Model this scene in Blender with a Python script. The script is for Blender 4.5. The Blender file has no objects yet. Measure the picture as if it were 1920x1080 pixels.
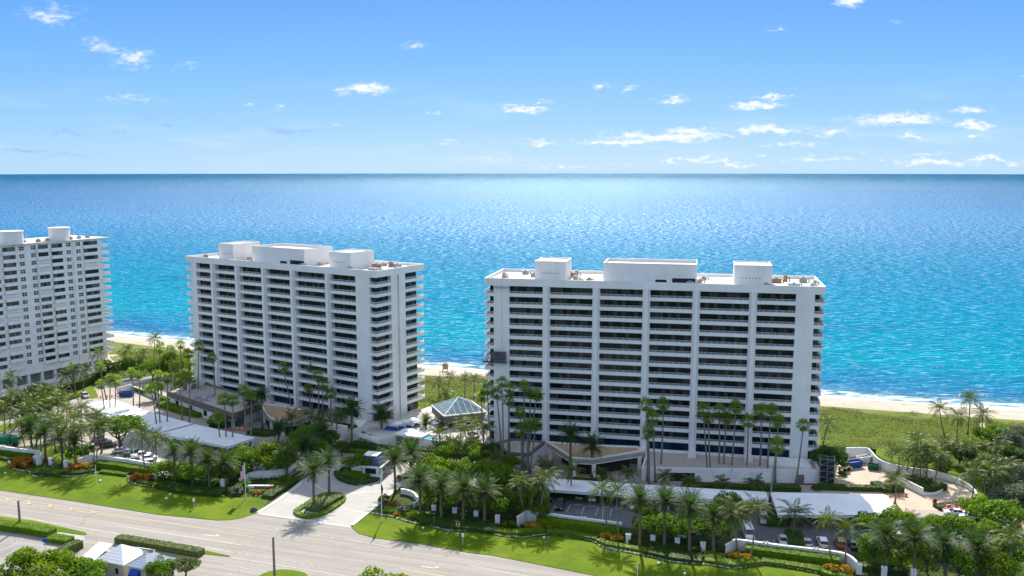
import bpy, math, random
import numpy as np
from mathutils import Vector, Matrix
S = bpy.context.scene
COL = S.collection
R = math.radians
PI = math.pi
rnd = random.Random(7)
rng = np.random.default_rng(11)

# ------------------------------------------------------------------ camera
FPX, YH, CAMZ = 1663.0, 315.0, 80.0
PITCH = math.atan((540 - YH) / FPX)
cam_d = bpy.data.cameras.new('camera')
cam = bpy.data.objects.new('camera', cam_d); COL.objects.link(cam)
cam.location = (0, 0, CAMZ); cam.rotation_euler = (PI / 2 - PITCH, 0, 0)
cam_d.sensor_width = 36; cam_d.lens = FPX * 36 / 1920
cam_d.clip_start = 1; cam_d.clip_end = 60000
S.camera = cam
# ------------------------------------------------------------------ sun + exposure
SUN_EL, SUN_AZ = R(40.5), R(3.5)
sl = bpy.data.lights.new('sun', 'SUN'); sl.energy = 3.9; sl.angle = R(0.53); sl.color = (1.0, 0.95, 0.86)
so = bpy.data.objects.new('sun', sl); COL.objects.link(so)
so.rotation_euler = (-(PI / 2 - SUN_EL), 0, -SUN_AZ); so.location = (0, 300, 300)
S.view_settings.view_transform = 'Standard'; S.view_settings.look = 'None'
S.view_settings.gamma = 1.0; S.view_settings.exposure = 1.05
S.cycles.max_bounces = 6; S.cycles.diffuse_bounces = 3; S.cycles.glossy_bounces = 2
S.cycles.transmission_bounces = 4; S.cycles.transparent_max_bounces = 8; S.cycles.caustics_reflective = False
S.cycles.caustics_refractive = False; S.cycles.sample_clamp_indirect = 4
try: S.cycles.use_denoising = True
except Exception: pass

# ------------------------------------------------------------------ node helpers
class NT:
    def __init__(s, tree): s.t = tree; s.n = tree.nodes; s.l = tree.links
    def new(s, typ, **kw):
        n = s.n.new(typ)
        for k, v in kw.items(): setattr(n, k, v)
        return n
    def put(s, node, sock, v):
        i = node.inputs[sock]
        if hasattr(v, 'links') or isinstance(v, bpy.types.NodeSocket): s.l.new(v, i)
        else: i.default_value = v
    def math(s, op, a, b=0.0, c=None, clamp=False):
        n = s.new('ShaderNodeMath', operation=op, use_clamp=clamp)
        s.put(n, 0, a); s.put(n, 1, b)
        if c is not None: s.put(n, 2, c)
        return n.outputs[0]
    def vmath(s, op, a, b=None, out=0):
        n = s.new('ShaderNodeVectorMath', operation=op); s.put(n, 0, a)
        if b is not None: s.put(n, 1, b)
        return n.outputs[out]
    def mix(s, f, a, b, mode='MIX'):
        n = s.new('ShaderNodeMix', data_type='RGBA', blend_type=mode)
        s.put(n, 0, f); s.put(n, 6, c4(a)); s.put(n, 7, c4(b))
        return n.outputs[2]
    def noise(s, vec, scale, detail=3.0, rough=0.55, out=0, dim='3D'):
        n = s.new('ShaderNodeTexNoise', noise_dimensions=dim)
        if vec is not None: s.put(n, 'Vector', vec)
        n.inputs['Scale'].default_value = scale; n.inputs['Detail'].default_value = detail
        n.inputs['Roughness'].default_value = rough
        return n.outputs[out]
    def ramp(s, f, stops, interp='LINEAR'):
        n = s.new('ShaderNodeValToRGB'); n.color_ramp.interpolation = interp
        e = n.color_ramp.elements
        while len(e) < len(stops): e.new(0.5)
        for i, (p, c) in enumerate(stops): e[i].position = p; e[i].color = c4(c)
        s.put(n, 0, f); return n.outputs[0]
    def smooth(s, v, a, b):
        n = s.new('ShaderNodeMapRange', interpolation_type='SMOOTHSTEP')
        s.put(n, 0, v); n.inputs[1].default_value = a; n.inputs[2].default_value = b
        return n.outputs[0]
def c4(c):
    if isinstance(c, bpy.types.NodeSocket): return c
    if isinstance(c, (int, float)): return (c, c, c, 1)
    return tuple(c) + (1,) if len(c) == 3 else tuple(c)
# ------------------------------------------------------------------ world
W = bpy.data.worlds.new("World"); S.world = W; W.use_nodes = True
def build_world():
    k = NT(W.node_tree); k.n.clear()
    geo = k.new('ShaderNodeTexCoord'); d = geo.outputs['Generated']
    sep = k.new('ShaderNodeSeparateXYZ'); k.put(sep, 0, d)
    zc = k.math('MAXIMUM', sep.outputs[2], 0.004)
    comb = k.new('ShaderNodeCombineXYZ'); k.put(comb, 0, sep.outputs[0]); k.put(comb, 1, sep.outputs[1]); k.put(comb, 2, zc)
    sky = k.new('ShaderNodeTexSky', sky_type='NISHITA'); sky.sun_disc = False
    sky.sun_elevation = SUN_EL; sky.sun_rotation = SUN_AZ; sky.altitude = 50
    sky.air_density = 1.0; sky.dust_density = 0.4; sky.ozone_density = 2.0
    k.put(sky, 0, comb.outputs[0])
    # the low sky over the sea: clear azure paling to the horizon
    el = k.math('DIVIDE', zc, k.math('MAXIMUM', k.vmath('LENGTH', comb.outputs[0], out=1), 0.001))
    grad = k.ramp(el, [(0.0, (0.94, 1.88, 2.86)), (0.05, (0.5, 1.5, 2.9)), (0.11, (0.2, 1.18, 2.92)), (0.18, (0.045, 0.82, 2.7)), (0.36, (2.1, 2.6, 3.3)), (0.5, (3.1, 3.35, 3.8))])  # last two stops lie above the frame, brightened to add fill light
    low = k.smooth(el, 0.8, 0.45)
    hz = k.new('ShaderNodeHueSaturation'); k.put(hz, 'Color', sky.outputs[0]); hz.inputs['Saturation'].default_value = 0.75   # upper sky desaturated to whiten the fill light
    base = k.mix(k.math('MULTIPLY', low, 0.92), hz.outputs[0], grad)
    # fair-weather clouds, each a patch of direction broken up by noise
    ysafe = k.math('MAXIMUM', sep.outputs[1], 0.05)
    a = k.math('DIVIDE', sep.outputs[0], ysafe); e = k.math('DIVIDE', sep.outputs[2], ysafe)
    ae = k.new('ShaderNodeCombineXYZ'); k.put(ae, 0, a); k.put(ae, 1, e)
    warp = k.noise(k.vmath('MULTIPLY', ae.outputs[0], (30, 75, 1)), 1.0, 5, 0.62, out=1, dim='2D')
    w2 = k.vmath('MULTIPLY', k.vmath('SUBTRACT', warp, (0.5, 0.5, 0.5)), (0.045, 0.020, 0))
    aw = k.vmath('ADD', ae.outputs[0], w2)
    CL = [(125,40,55,17,.62),(212,95,34,15,.62),(268,117,36,16,.68),(358,130,24,9,.42),(1572,14,30,12,1),(1540,7,12,7,.7),(780,93,26,7,.6),(684,174,50,11,1),(712,168,16,8,1),(985,209,47,8,.95),(965,200,18,5,.6),
      (1120,168,16,7,.75),(1175,172,22,5,.7),(1258,190,34,5,.8),(1410,201,60,7,.95),(1438,187,34,5,.85),(1455,184,14,6,.8),(255,188,60,7,.45),(465,198,12,6,.5),(535,203,18,8,.5),(1020,195,22,4,.6),(1665,228,108,10,1),(1690,222,60,9,1),
      (1800,210,42,6,.9),(1820,236,48,7,1),(1440,246,78,8,1),(1432,240,30,7,.9),(1240,258,130,9,1),(1290,250,60,8,.95),(1160,266,100,6,.95),(1550,252,40,8,.9),(1010,268,46,5,.85),(840,268,22,4,.55),(1352,258,32,5,.8),(1700,257,38,5,.8),(1810,256,22,4,.8),
      (1730,289,40,5,.8),(1745,305,90,8,.9),(1290,299,60,7,.8),(1360,307,70,6,.75),(1895,305,22,5,.8),(1650,300,22,5,.5),(820,217,9,4,.6),(630,236,20,3,.5),(1440,62,11,4,.5),(1660,54,13,3,.4),(1910,145,14,4,.8),(5,38,12,8,.6),
      (1520,288,14,3,.6),(1525,300,80,5,.7),(1600,285,22,4,.5),(1480,272,60,5,.75),(1420,296,26,4,.5),(1850,300,60,5,.75),(1180,306,30,4,.35),(930,300,70,5,.45),(1060,312,110,5,.5)]
    GR = [(545,250,50,5,.5),(330,240,30,4,.5),(235,247,32,4,.55),(145,253,44,4,.45),(50,284,52,5,.6),(60,110,60,10,.3),(285,222,20,4,.35),(150,290,60,4,.3)]
    def field(lst):
        acc = None
        for (px, py, w, h, s) in lst:
            ca = (px - 960) / FPX; ce = (YH - py) / FPX * 1.004
            v = k.vmath('MULTIPLY', k.vmath('SUBTRACT', aw, (ca, ce, 0)), (FPX / (w * 1.25), FPX / (h * 1.3), 0))
            # flat bases: squeeze the lower half
            f = k.math('SUBTRACT', 1.0, k.vmath('LENGTH', v, out=1))
            f = k.math('MULTIPLY', f, s) if s < 0.99 else f
            acc = f if acc is None else k.math('MAXIMUM', acc, f)
        return acc
    fr = k.noise(k.vmath('MULTIPLY', ae.outputs[0], (95, 230, 1)), 1.0, 4, 0.6, dim='2D')
    cf = k.math('ADD', field(CL), k.math('MULTIPLY', k.math('SUBTRACT', fr, 0.56), 1.15))
    front = k.math('GREATER_THAN', sep.outputs[1], 0.06)
    cd = k.math('MULTIPLY', k.smooth(cf, -0.08, 0.90), front)
    gf = k.math('ADD', field(GR), k.math('MULTIPLY', k.math('SUBTRACT', fr, 0.55), 0.8))
    gd = k.math('MULTIPLY', k.math('MULTIPLY', k.smooth(gf, -0.05, 0.5), front), 0.55)
    veil = k.math('MULTIPLY', k.smooth(k.noise(k.vmath('MULTIPLY', ae.outputs[0], (5, 38, 1)), 1.0, 5, 0.6, dim='2D'), 0.5, 0.78), k.math('MULTIPLY', k.smooth(el, 0.12, 0.0), 0.42))
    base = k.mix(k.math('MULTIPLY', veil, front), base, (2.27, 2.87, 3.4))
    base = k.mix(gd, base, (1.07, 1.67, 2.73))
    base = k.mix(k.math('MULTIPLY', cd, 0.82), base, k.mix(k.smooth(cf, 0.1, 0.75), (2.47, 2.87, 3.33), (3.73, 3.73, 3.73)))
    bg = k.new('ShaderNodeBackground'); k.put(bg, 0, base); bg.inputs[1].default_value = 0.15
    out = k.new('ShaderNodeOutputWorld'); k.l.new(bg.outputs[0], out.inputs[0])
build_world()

# ------------------------------------------------------------------ surveying: photograph pixel -> place on the ground
_c, _s = math.cos(PITCH), math.sin(PITCH)
def ray(px, py):
    u = (px - 960) / FPX; v = (540 - py) / FPX
    return (u, _c + v * _s, -_s + v * _c)
def G(px, py, z=0.0):
    r = ray(px, py); t = (z - CAMZ) / r[2]
    return (r[0] * t, r[1] * t, z)
def D(px, py, Y):
    r = ray(px, py); t = Y / r[1]
    return (r[0] * t, Y, r[2] * t + CAMZ)
def GP(pts, z=0.0): return [G(x, y, z)[:2] for x, y in pts]

# ------------------------------------------------------------------ mesh helpers
class MB:
    def __init__(s): s.v = []; s.f = []; s.m = []
    def add(s, vs, fs, m=0):
        o = len(s.v); s.v += [tuple(v) for v in vs]; s.f += [tuple(i + o for i in f) for f in fs]; s.m += [m] * len(fs); return s
    def box(s, x0, x1, y0, y1, z0, z1, m=0, M=None):
        vs = [(x, y, z) for z in (z0, z1) for y in (y0, y1) for x in (x0, x1)]
        if M is not None: vs = [tuple(M @ Vector(v)) for v in vs]
        return s.add(vs, [(0, 2, 3, 1), (4, 5, 7, 6), (0, 1, 5, 4), (2, 6, 7, 3), (0, 4, 6, 2), (1, 3, 7, 5)], m)
    def prism(s, poly, z0, z1, m=0, bottom=True, mtop=None):
        n = len(poly); a = sum(poly[i][0] * poly[(i + 1) % n][1] - poly[(i + 1) % n][0] * poly[i][1] for i in range(n))
        if a < 0: poly = poly[::-1]
        zz0 = z0 if isinstance(z0, (list, tuple)) else [z0] * n
        zz1 = z1 if isinstance(z1, (list, tuple)) else [z1] * n
        if a < 0 and isinstance(z0, (list, tuple)): zz0 = zz0[::-1]
        if a < 0 and isinstance(z1, (list, tuple)): zz1 = zz1[::-1]
        vs = [(p[0], p[1], zz0[i]) for i, p in enumerate(poly)] + [(p[0], p[1], zz1[i]) for i, p in enumerate(poly)]
        s.add(vs, [(i, (i + 1) % n, n + (i + 1) % n, n + i) for i in range(n)], m)
        s.add(vs, [tuple(range(n, 2 * n))], m if mtop is None else mtop)
        if bottom: s.add(vs, [tuple(range(n - 1, -1, -1))], m)
        return s
    def sheet(s, poly, z, m=0):
        n = len(poly); a = sum(poly[i][0] * poly[(i + 1) % n][1] - poly[(i + 1) % n][0] * poly[i][1] for i in range(n))
        if a < 0: poly = poly[::-1]
        return s.add([(p[0], p[1], z) for p in poly], [tuple(range(n))], m)
    def tube(s, path, rad, n=8, m=0, cap=True):
        P = [Vector(p) for p in path]; k = len(P)
        if not isinstance(rad, (list, tuple)): rad = [rad] * k
        o = len(s.v); ref = Vector((1, 0, 0))
        for i in range(k):
            t = (P[min(i + 1, k - 1)] - P[max(i - 1, 0)]).normalized()
            if abs(t.dot(ref)) > 0.95: ref = Vector((0, 1, 0))
            a = t.cross(ref).normalized(); b = t.cross(a)
            for j in range(n):
                q = 2 * PI * j / n
                s.v.append(tuple(P[i] + (a * math.cos(q) + b * math.sin(q)) * rad[i]))
        fs = []
        for i in range(k - 1):
            for j in range(n):
                fs.append((o + i * n + j, o + (i + 1) * n + j, o + (i + 1) * n + (j + 1) % n, o + i * n + (j + 1) % n))
        if cap: fs.append(tuple(o + (k - 1) * n + j for j in range(n))[::-1]); fs.append(tuple(o + j for j in range(n)))
        s.f += fs; s.m += [m] * len(fs); return s
    def lathe(s, prof, n=16, c=(0, 0, 0), m=0):
        o = len(s.v)
        for (r, z) in prof:
            for j in range(n):
                q = 2 * PI * j / n; s.v.append((c[0] + r * math.cos(q), c[1] + r * math.sin(q), c[2] + z))
        fs = [(o + i * n + j, o + i * n + (j + 1) % n, o + (i + 1) * n + (j + 1) % n, o + (i + 1) * n + j) for i in range(len(prof) - 1) for j in range(n)]
        s.f += fs; s.m += [m] * len(fs); return s
    def mesh(s, name, mats, smooth=False):
        me = bpy.data.meshes.new(name); me.from_pydata(s.v, [], s.f)
        if not isinstance(mats, (list, tuple)): mats = [mats]
        for x in mats: me.materials.append(x)
        if len(mats) > 1: me.polygons.foreach_set('material_index', s.m)
        if smooth: me.polygons.foreach_set('use_smooth', [True] * len(s.f))
        me.update(); return me
    def build(s, name, mats, parent=None, smooth=False, loc=None, bevel=0):
        o = bpy.data.objects.new(name, s.mesh(name, mats, smooth)); COL.objects.link(o)
        if parent is not None: o.parent = parent
        if loc is not None: o.location = loc
        if bevel:
            b = o.modifiers.new('bevel', 'BEVEL'); b.width = bevel; b.segments = 2; b.limit_method = 'ANGLE'
        return o
def quads_mesh(name, V, mat, nper=4):
    V = np.asarray(V, dtype=np.float32).reshape(-1, 3); n = len(V)
    me = bpy.data.meshes.new(name); me.vertices.add(n); me.vertices.foreach_set('co', V.ravel())
    me.loops.add(n); me.loops.foreach_set('vertex_index', np.arange(n, dtype=np.int32))
    nf = n // nper; me.polygons.add(nf); me.polygons.foreach_set('loop_start', np.arange(nf, dtype=np.int32) * nper)
    me.update(calc_edges=True)
    for x in (mat if isinstance(mat, (list, tuple)) else [mat]): me.materials.append(x)
    return me
def link(name, me, parent=None, loc=None, rotz=0.0, scale=None):
    o = bpy.data.objects.new(name, me); COL.objects.link(o)
    if parent is not None: o.parent = parent
    if loc is not None: o.location = loc
    if rotz: o.rotation_euler = (0, 0, rotz)
    if scale is not None: o.scale = scale if isinstance(scale, (tuple, list)) else (scale,) * 3
    return o
def tag(o, label=None, cat=None, group=None, kind=None):
    if label: o['label'] = label
    if cat: o['category'] = cat
    if group: o['group'] = group
    if kind: o['kind'] = kind
    return o
def thing(name, label, cat, loc=(0, 0, 0), rotz=0.0, group=None):
    o = bpy.data.objects.new(name, None); COL.objects.link(o); o.empty_display_size = 0.5
    o.location = loc; o.rotation_euler = (0, 0, rotz); return tag(o, label, cat, group)
def copy_tree(o, parent=None):
    c = o.copy(); COL.objects.link(c)
    if parent is not None: c.parent = parent
    for ch in list(o.children): copy_tree(ch, c)
    return c
def struct(o): o['kind'] = 'structure'; return o
def ordinal(i): return ['first', 'second', 'third', 'fourth', 'fifth', 'sixth', 'seventh', 'eighth', 'ninth', 'tenth', 'eleventh', 'twelfth'][i]

# ------------------------------------------------------------------ materials
def mat(name, col, rough=0.8, var=0.12, scale=1.0, spec=0.3, bump=0.0, bscale=None, col2=None, metal=0.0, streak=0.0):
    m = bpy.data.materials.new(name); m.use_nodes = True; k = NT(m.node_tree)
    b = k.n['Principled BSDF']; tc = k.new('ShaderNodeTexCoord'); v = tc.outputs['Object']
    n1 = k.noise(v, scale, 4, 0.6)
    c2 = col2 if col2 else tuple(c * (1 - var) for c in col); c1 = col if col2 else tuple(min(1, c * (1 + var * 0.6)) for c in col)
    colr = k.mix(k.smooth(n1, 0.3, 0.7), c2, c1)
    if streak:
        st = k.noise(k.vmath('MULTIPLY', v, (1.4, 1.4, 0.06)), 1.0, 4, 0.65)
        colr = k.mix(k.math('MULTIPLY', k.smooth(st, 0.52, 0.75), streak), colr, tuple(c * 0.72 for c in col))
    k.put(b, 'Base Color', colr); b.inputs['Roughness'].default_value = rough
    b.inputs['Specular IOR Level'].default_value = spec; b.inputs['Metallic'].default_value = metal
    if bump:
        bp = k.new('ShaderNodeBump'); bp.inputs['Strength'].default_value = bump; bp.inputs['Distance'].default_value = 0.05
        k.put(bp, 'Height', k.noise(v, bscale or scale * 6, 3)); k.l.new(bp.outputs[0], b.inputs['Normal'])
    return m
def leafmat(name, a, b_, trans=0.45, rough=0.55, scale=0.8, tcol=None, pv=0.25):
    m = bpy.data.materials.new(name); m.use_nodes = True; k = NT(m.node_tree); k.n.clear()
    geo = k.new('ShaderNodeNewGeometry'); oi = k.new('ShaderNodeObjectInfo'); tc = k.new('ShaderNodeTexCoord')
    n1 = k.noise(tc.outputs['Object'], scale, 2)
    f = k.math('ADD', k.math('MULTIPLY', geo.outputs['Random Per Island'], 0.55), k.math('MULTIPLY', n1, 0.6))
    f = k.math('SUBTRACT', f, 0.1, clamp=True)
    col = k.mix(f, a, b_)
    col = k.mix(k.math('MULTIPLY', oi.outputs['Random'], pv), col, tuple(c * 1.6 for c in b_))
    di = k.new('ShaderNodeBsdfPrincipled'); k.put(di, 'Base Color', col); di.inputs['Roughness'].default_value = rough; di.inputs['Specular IOR Level'].default_value = 0.25
    tr = k.new('ShaderNodeBsdfTranslucent'); k.put(tr, 'Color', k.mix(1.0, col, tcol or (1.5, 1.6, 0.5), 'MULTIPLY'))
    mx = k.new('ShaderNodeMixShader'); mx.inputs[0].default_value = trans
    k.l.new(di.outputs[0], mx.inputs[1]); k.l.new(tr.outputs[0], mx.inputs[2])
    o = k.new('ShaderNodeOutputMaterial'); k.l.new(mx.outputs[0], o.inputs[0]); return m
white = mat('white_paint', (0.82, 0.805, 0.775), 0.6, 0.07, 0.15, 0.3, streak=0.30)
white2 = mat('white_wall', (0.78, 0.78, 0.76), 0.7, 0.10, 0.4, 0.3, streak=0.22)
rail_m = mat('railing_white', (0.72, 0.73, 0.73), 0.5, 0.05, 0.5)
roofw = mat('roof_membrane', (0.66, 0.60, 0.53), 0.85, 0.22, 0.25, 0.2, col2=(0.50, 0.44, 0.37))
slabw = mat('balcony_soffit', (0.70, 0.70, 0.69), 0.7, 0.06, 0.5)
greyw = mat('grey_metal', (0.35, 0.36, 0.37), 0.5, 0.15, 1.0, 0.4)
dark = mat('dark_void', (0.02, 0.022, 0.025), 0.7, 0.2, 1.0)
brown = mat('brown_fascia', (0.19, 0.165, 0.14), 0.8, 0.2, 0.8, streak=0.3)
tan = mat('tan_roof', (0.56, 0.38, 0.22), 0.9, 0.2, 0.5, bump=0.3, col2=(0.46, 0.30, 0.17))
beige = mat('beige_roof', (0.50, 0.45, 0.38), 0.9, 0.2, 0.4, col2=(0.38, 0.34, 0.29))
rust = mat('rusty_unit', (0.38, 0.25, 0.17), 0.8, 0.3, 2.0)
def glassmat(name, dark_c=(0.007, 0.011, 0.014), curt=(0.085, 0.10, 0.09), panel=1.15, chance=0.36, tint=(0.012, 0.03, 0.04)):
    m = bpy.data.materials.new(name); m.use_nodes = True; k = NT(m.node_tree); b = k.n['Principled BSDF']
    tc = k.new('ShaderNodeTexCoord'); oi = k.new('ShaderNodeObjectInfo'); sp = k.new('ShaderNodeSeparateXYZ'); k.put(sp, 0, tc.outputs['Object'])
    u = k.math('DIVIDE', k.math('ADD', sp.outputs[0], sp.outputs[1]), panel)
    cell = k.math('FLOOR', u); fr = k.math('FRACT', u)
    cv = k.new('ShaderNodeCombineXYZ'); k.put(cv, 0, cell); k.put(cv, 1, k.math('MULTIPLY', oi.outputs['Random'], 97.0)); k.put(cv, 2, 1.7)
    wn = k.new('ShaderNodeTexWhiteNoise', noise_dimensions='3D'); k.put(wn, 0, cv.outputs[0])
    big = k.noise(cv.outputs[0], 0.31, 1)
    val = k.math('ADD', k.math('MULTIPLY', wn.outputs[0], 0.7), k.math('MULTIPLY', big, 0.4))
    on = k.math('GREATER_THAN', val, 1 - chance)
    fold = k.math('MULTIPLY', k.math('ADD', k.math('SINE', k.math('MULTIPLY', sp.outputs[0], 22.0)), 3.0), 0.25)
    cur = k.mix(fold, tuple(x * 0.55 for x in curt), curt)
    col = k.mix(k.math('MULTIPLY', on, k.math('MULTIPLY', wn.outputs[0], 0.9)), k.mix(wn.outputs[0], dark_c, tint), cur)
    mul = k.math('LESS_THAN', fr, 0.07)
    col = k.mix(mul, col, (0.012, 0.012, 0.012))
    k.put(b, 'Base Color', col); b.inputs['Roughness'].default_value = 0.12; b.inputs['Specular IOR Level'].default_value = 0.35
    return m
glass = glassmat('tinted_glass')
glass_b = glassmat('blue_glass', (0.008, 0.02, 0.045), (0.02, 0.06, 0.12), 1.6, 0.6, (0.012, 0.05, 0.13))
# ------------------------------------------------------------------ sea, beach, ground
SEA = -4.0
SHORE = [(-2600, 1300), (-900, 640), (-420, 520), (-187, 437), (-110, 399), (-29, 366), (40, 342), (115, 319), (178, 300), (260, 275), (420, 225), (900, 70), (2200, -300)]
def shore_cols(step=6.0):
    P = np.array(SHORE, float); out = []
    for a, b in zip(P[:-1], P[1:]):
        n = max(1, int(np.linalg.norm(b - a) / (step if -250 < a[0] < 300 else 30)))
        for i in range(n): out.append(a + (b - a) * i / n)
    out.append(P[-1]); C = np.array(out)
    for _ in range(6): C[1:-1] = 0.25 * C[:-2] + 0.5 * C[1:-1] + 0.25 * C[2:]
    t = np.gradient(C, axis=0); t /= np.linalg.norm(t, axis=1)[:, None]
    return C, np.stack([-t[:, 1], t[:, 0]], 1)      # points, seaward normals
SC, SN = shore_cols()
def strip(name, offs, zs, m, jit=None, attr=False):
    nc, nr = len(SC), len(offs); V = []
    for r in range(nr):
        for c in range(nc):
            p = SC[c] + SN[c] * offs[r]; V.append((p[0], p[1], zs[r]))
    F = [(r * nc + c, r * nc + c + 1, (r + 1) * nc + c + 1, (r + 1) * nc + c) for r in range(nr - 1) for c in range(nc - 1)]
    me = bpy.data.meshes.new(name); me.from_pydata(V, [], F); me.materials.append(m)
    me.polygons.foreach_set('use_smooth', [True] * len(F))
    o = link(name, me); return struct(o)
def inland(x, y):
    """metres inland of the water line (negative: at sea)"""
    d = np.hypot(SC[:, 0] - x, SC[:, 1] - y); j = int(d.argmin())
    return -float((np.array([x, y]) - SC[j]) @ SN[j])
def water_mat():
    m = bpy.data.materials.new('sea_water'); m.use_nodes = True; k = NT(m.node_tree); b = k.n['Principled BSDF']
    tc = k.new('ShaderNodeTexCoord'); P = tc.outputs['Object']
    at = k.new('ShaderNodeAttribute'); at.attribute_name = 'offshore'; off = at.outputs['Fac']
    sp = k.new('ShaderNodeSeparateXYZ'); k.put(sp, 0, P)
    big = k.noise(k.vmath('MULTIPLY', P, (0.002, 0.0045, 0)), 1.0, 4, 0.6)
    offw = k.math('MULTIPLY', off, k.math('ADD', 0.45, k.math('MULTIPLY', big, 1.1)))
    lg = k.math('DIVIDE', k.math('LOGARITHM', k.math('ADD', offw, 3.0), 10.0), 4.2)
    deep = k.ramp(lg, [(0.13, (0.34, 0.38, 0.34)), (0.25, (0.12, 0.27, 0.34)), (0.34, (0.024, 0.165, 0.325)), (0.45, (0.002, 0.245, 0.345)), (0.60, (0.001, 0.19, 0.34)),
                       (0.70, (0.001, 0.13, 0.315)), (0.80, (0.001, 0.085, 0.26)), (0.90, (0.002, 0.075, 0.185)), (1.0, (0.002, 0.066, 0.155))])
    patch = k.noise(k.vmath('MULTIPLY', P, (0.006, 0.012, 0)), 1.0, 5, 0.65)
    deep = k.mix(k.math('MULTIPLY', k.smooth(patch, 0.50, 0.72), 0.45), deep, (0.006, 0.10, 0.26))
    rp = k.noise(k.vmath('MULTIPLY', P, (0.045, 0.13, 0)), 1.0, 8, 0.80)
    deep = k.mix(k.math('MULTIPLY', k.smooth(rp, 0.44, 0.66), 0.6), deep, (0.002, 0.105, 0.215))
    cs = k.noise(k.vmath('MULTIPLY', P, (0.00022, 0.0009, 0)), 1.0, 4, 0.6)
    deep = k.mix(k.math('MULTIPLY', k.smooth(cs, 0.52, 0.66), k.math('MULTIPLY', k.smooth(off, 1200.0, 4000.0), 0.6)), deep, (0.002, 0.05, 0.14))  # cloud shadows on the far sea, painted into the water colour
    # surf
    wob = k.noise(k.vmath('MULTIPLY', P, (0.03, 0.03, 0)), 1.0, 3)
    o2 = k.math('ADD', off, k.math('MULTIPLY', k.math('SUBTRACT', wob, 0.5), 14.0))
    brk = k.noise(k.vmath('MULTIPLY', P, (0.10, 0.28, 0)), 1.0, 4, 0.7)
    band = None
    for (c0, w0, th) in ((1.0, 4.0, 0.30), (8.0, 4.5, 0.44), (17.0, 3.0, 0.57), (27.0, 2.5, 0.64), (41.0, 2.0, 0.70)):
        d_ = k.math('SUBTRACT', 1.0, k.math('DIVIDE', k.math('ABSOLUTE', k.math('SUBTRACT', o2, c0)), w0), clamp=True)
        g = k.math('MULTIPLY', k.smooth(d_, 0.0, 0.5), k.smooth(brk, th, th + 0.12))
        band = g if band is None else k.math('MAXIMUM', band, g)
    caps = k.math('MULTIPLY', k.smooth(k.noise(k.vmath('MULTIPLY', P, (0.05, 0.16, 0)), 1.0, 6, 0.72), 0.70, 0.78), k.smooth(off, 20.0, 120.0))
    foam = k.math('MAXIMUM', k.math('MULTIPLY', band, 0.85), k.math('MULTIPLY', caps, 0.5))
    col = k.mix(foam, deep, (0.75, 0.78, 0.78))
    # waves: wind chop over swell
    h1 = k.noise(k.vmath('MULTIPLY', P, (0.05, 0.11, 0)), 1.0, 3, 0.6)
    h2 = k.noise(k.vmath('MULTIPLY', P, (0.35, 0.6, 0)), 1.0, 3, 0.65)
    h3 = k.noise(k.vmath('MULTIPLY', P, (1.6, 2.2, 0)), 1.0, 2, 0.6)
    hh = k.math('ADD', k.math('MULTIPLY', h1, 6.0), k.math('ADD', k.math('MULTIPLY', h2, 2.4), k.math('MULTIPLY', h3, 0.55)))
    bp = k.new('ShaderNodeBump'); bp.inputs['Strength'].default_value = 1.0; bp.inputs['Distance'].default_value = 0.75
    k.put(bp, 'Height', hh)
    di = k.new('ShaderNodeBsdfDiffuse'); k.put(di, 'Color', col); k.l.new(bp.outputs[0], di.inputs['Normal'])
    gl = k.new('ShaderNodeBsdfGlossy'); gl.inputs['Roughness'].default_value = 0.335; gl.inputs['Color'].default_value = (0.74, 0.97, 1.0, 1); k.l.new(bp.outputs[0], gl.inputs['Normal'])
    fr = k.new('ShaderNodeFresnel'); fr.inputs['IOR'].default_value = 1.33; k.l.new(bp.outputs[0], fr.inputs['Normal'])
    spk = k.noise(k.vmath('MULTIPLY', P, (0.145, 0.38, 0)), 1.0, 6, 0.85)
    mx = k.new('ShaderNodeMixShader'); k.put(mx, 0, k.math('MULTIPLY', k.math('MULTIPLY', k.math('MULTIPLY', k.math('ADD', 0.22, k.math('MULTIPLY', k.smooth(off, 60.0, 1100.0), 0.78)), k.math('SUBTRACT', 1.0, k.math('MULTIPLY', k.smooth(off, 3000.0, 9000.0), 0.55))), k.math('ADD', 0.012, k.math('MULTIPLY', k.smooth(spk, 0.505, 0.67), 0.80))), k.math('SUBTRACT', 1.0, foam)))
    k.l.new(di.outputs[0], mx.inputs[1]); k.l.new(gl.outputs[0], mx.inputs[2])
    k.n.remove(b); k.l.new(mx.outputs[0], k.n['Material Output'].inputs[0])
    return m
def build_sea():
    far = 13900.0; nc = len(SC)
    offs = [-6, 0, 3, 6, 10, 15, 22, 30, 45, 70, 110, 180, 300, 500, 900, 1600, 3000, 5500, 9000, None]
    V = []; A = []
    for r, of in enumerate(offs):
        for c in range(nc):
            if of is not None and of <= 180: p = SC[c] + SN[c] * of; V.append((p[0], p[1], SEA)); A.append(max(0.0, of)); continue
            q = SC[c] + SN[c] * 180; L = float(np.hypot(*q)); rr = far if of is None else L + (of - 180)
            V.append((q[0] / L * rr, q[1] / L * rr, SEA)); A.append(180 + rr - L)
    F = [(r * nc + c, r * nc + c + 1, (r + 1) * nc + c + 1, (r + 1) * nc + c) for r in range(len(offs) - 1) for c in range(nc - 1)]
    me = bpy.data.meshes.new('ocean'); me.from_pydata(V, [], F); me.materials.append(water_mat())
    at = me.attributes.new('offshore', 'FLOAT', 'POINT'); at.data.foreach_set('value', A)
    struct(link('ocean', me))
build_sea()
sand = mat('beach_sand', (0.47, 0.40, 0.325), 0.95, 0.2, 0.12, 0.15, bump=0.4, bscale=1.5, col2=(0.385, 0.315, 0.245))
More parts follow.
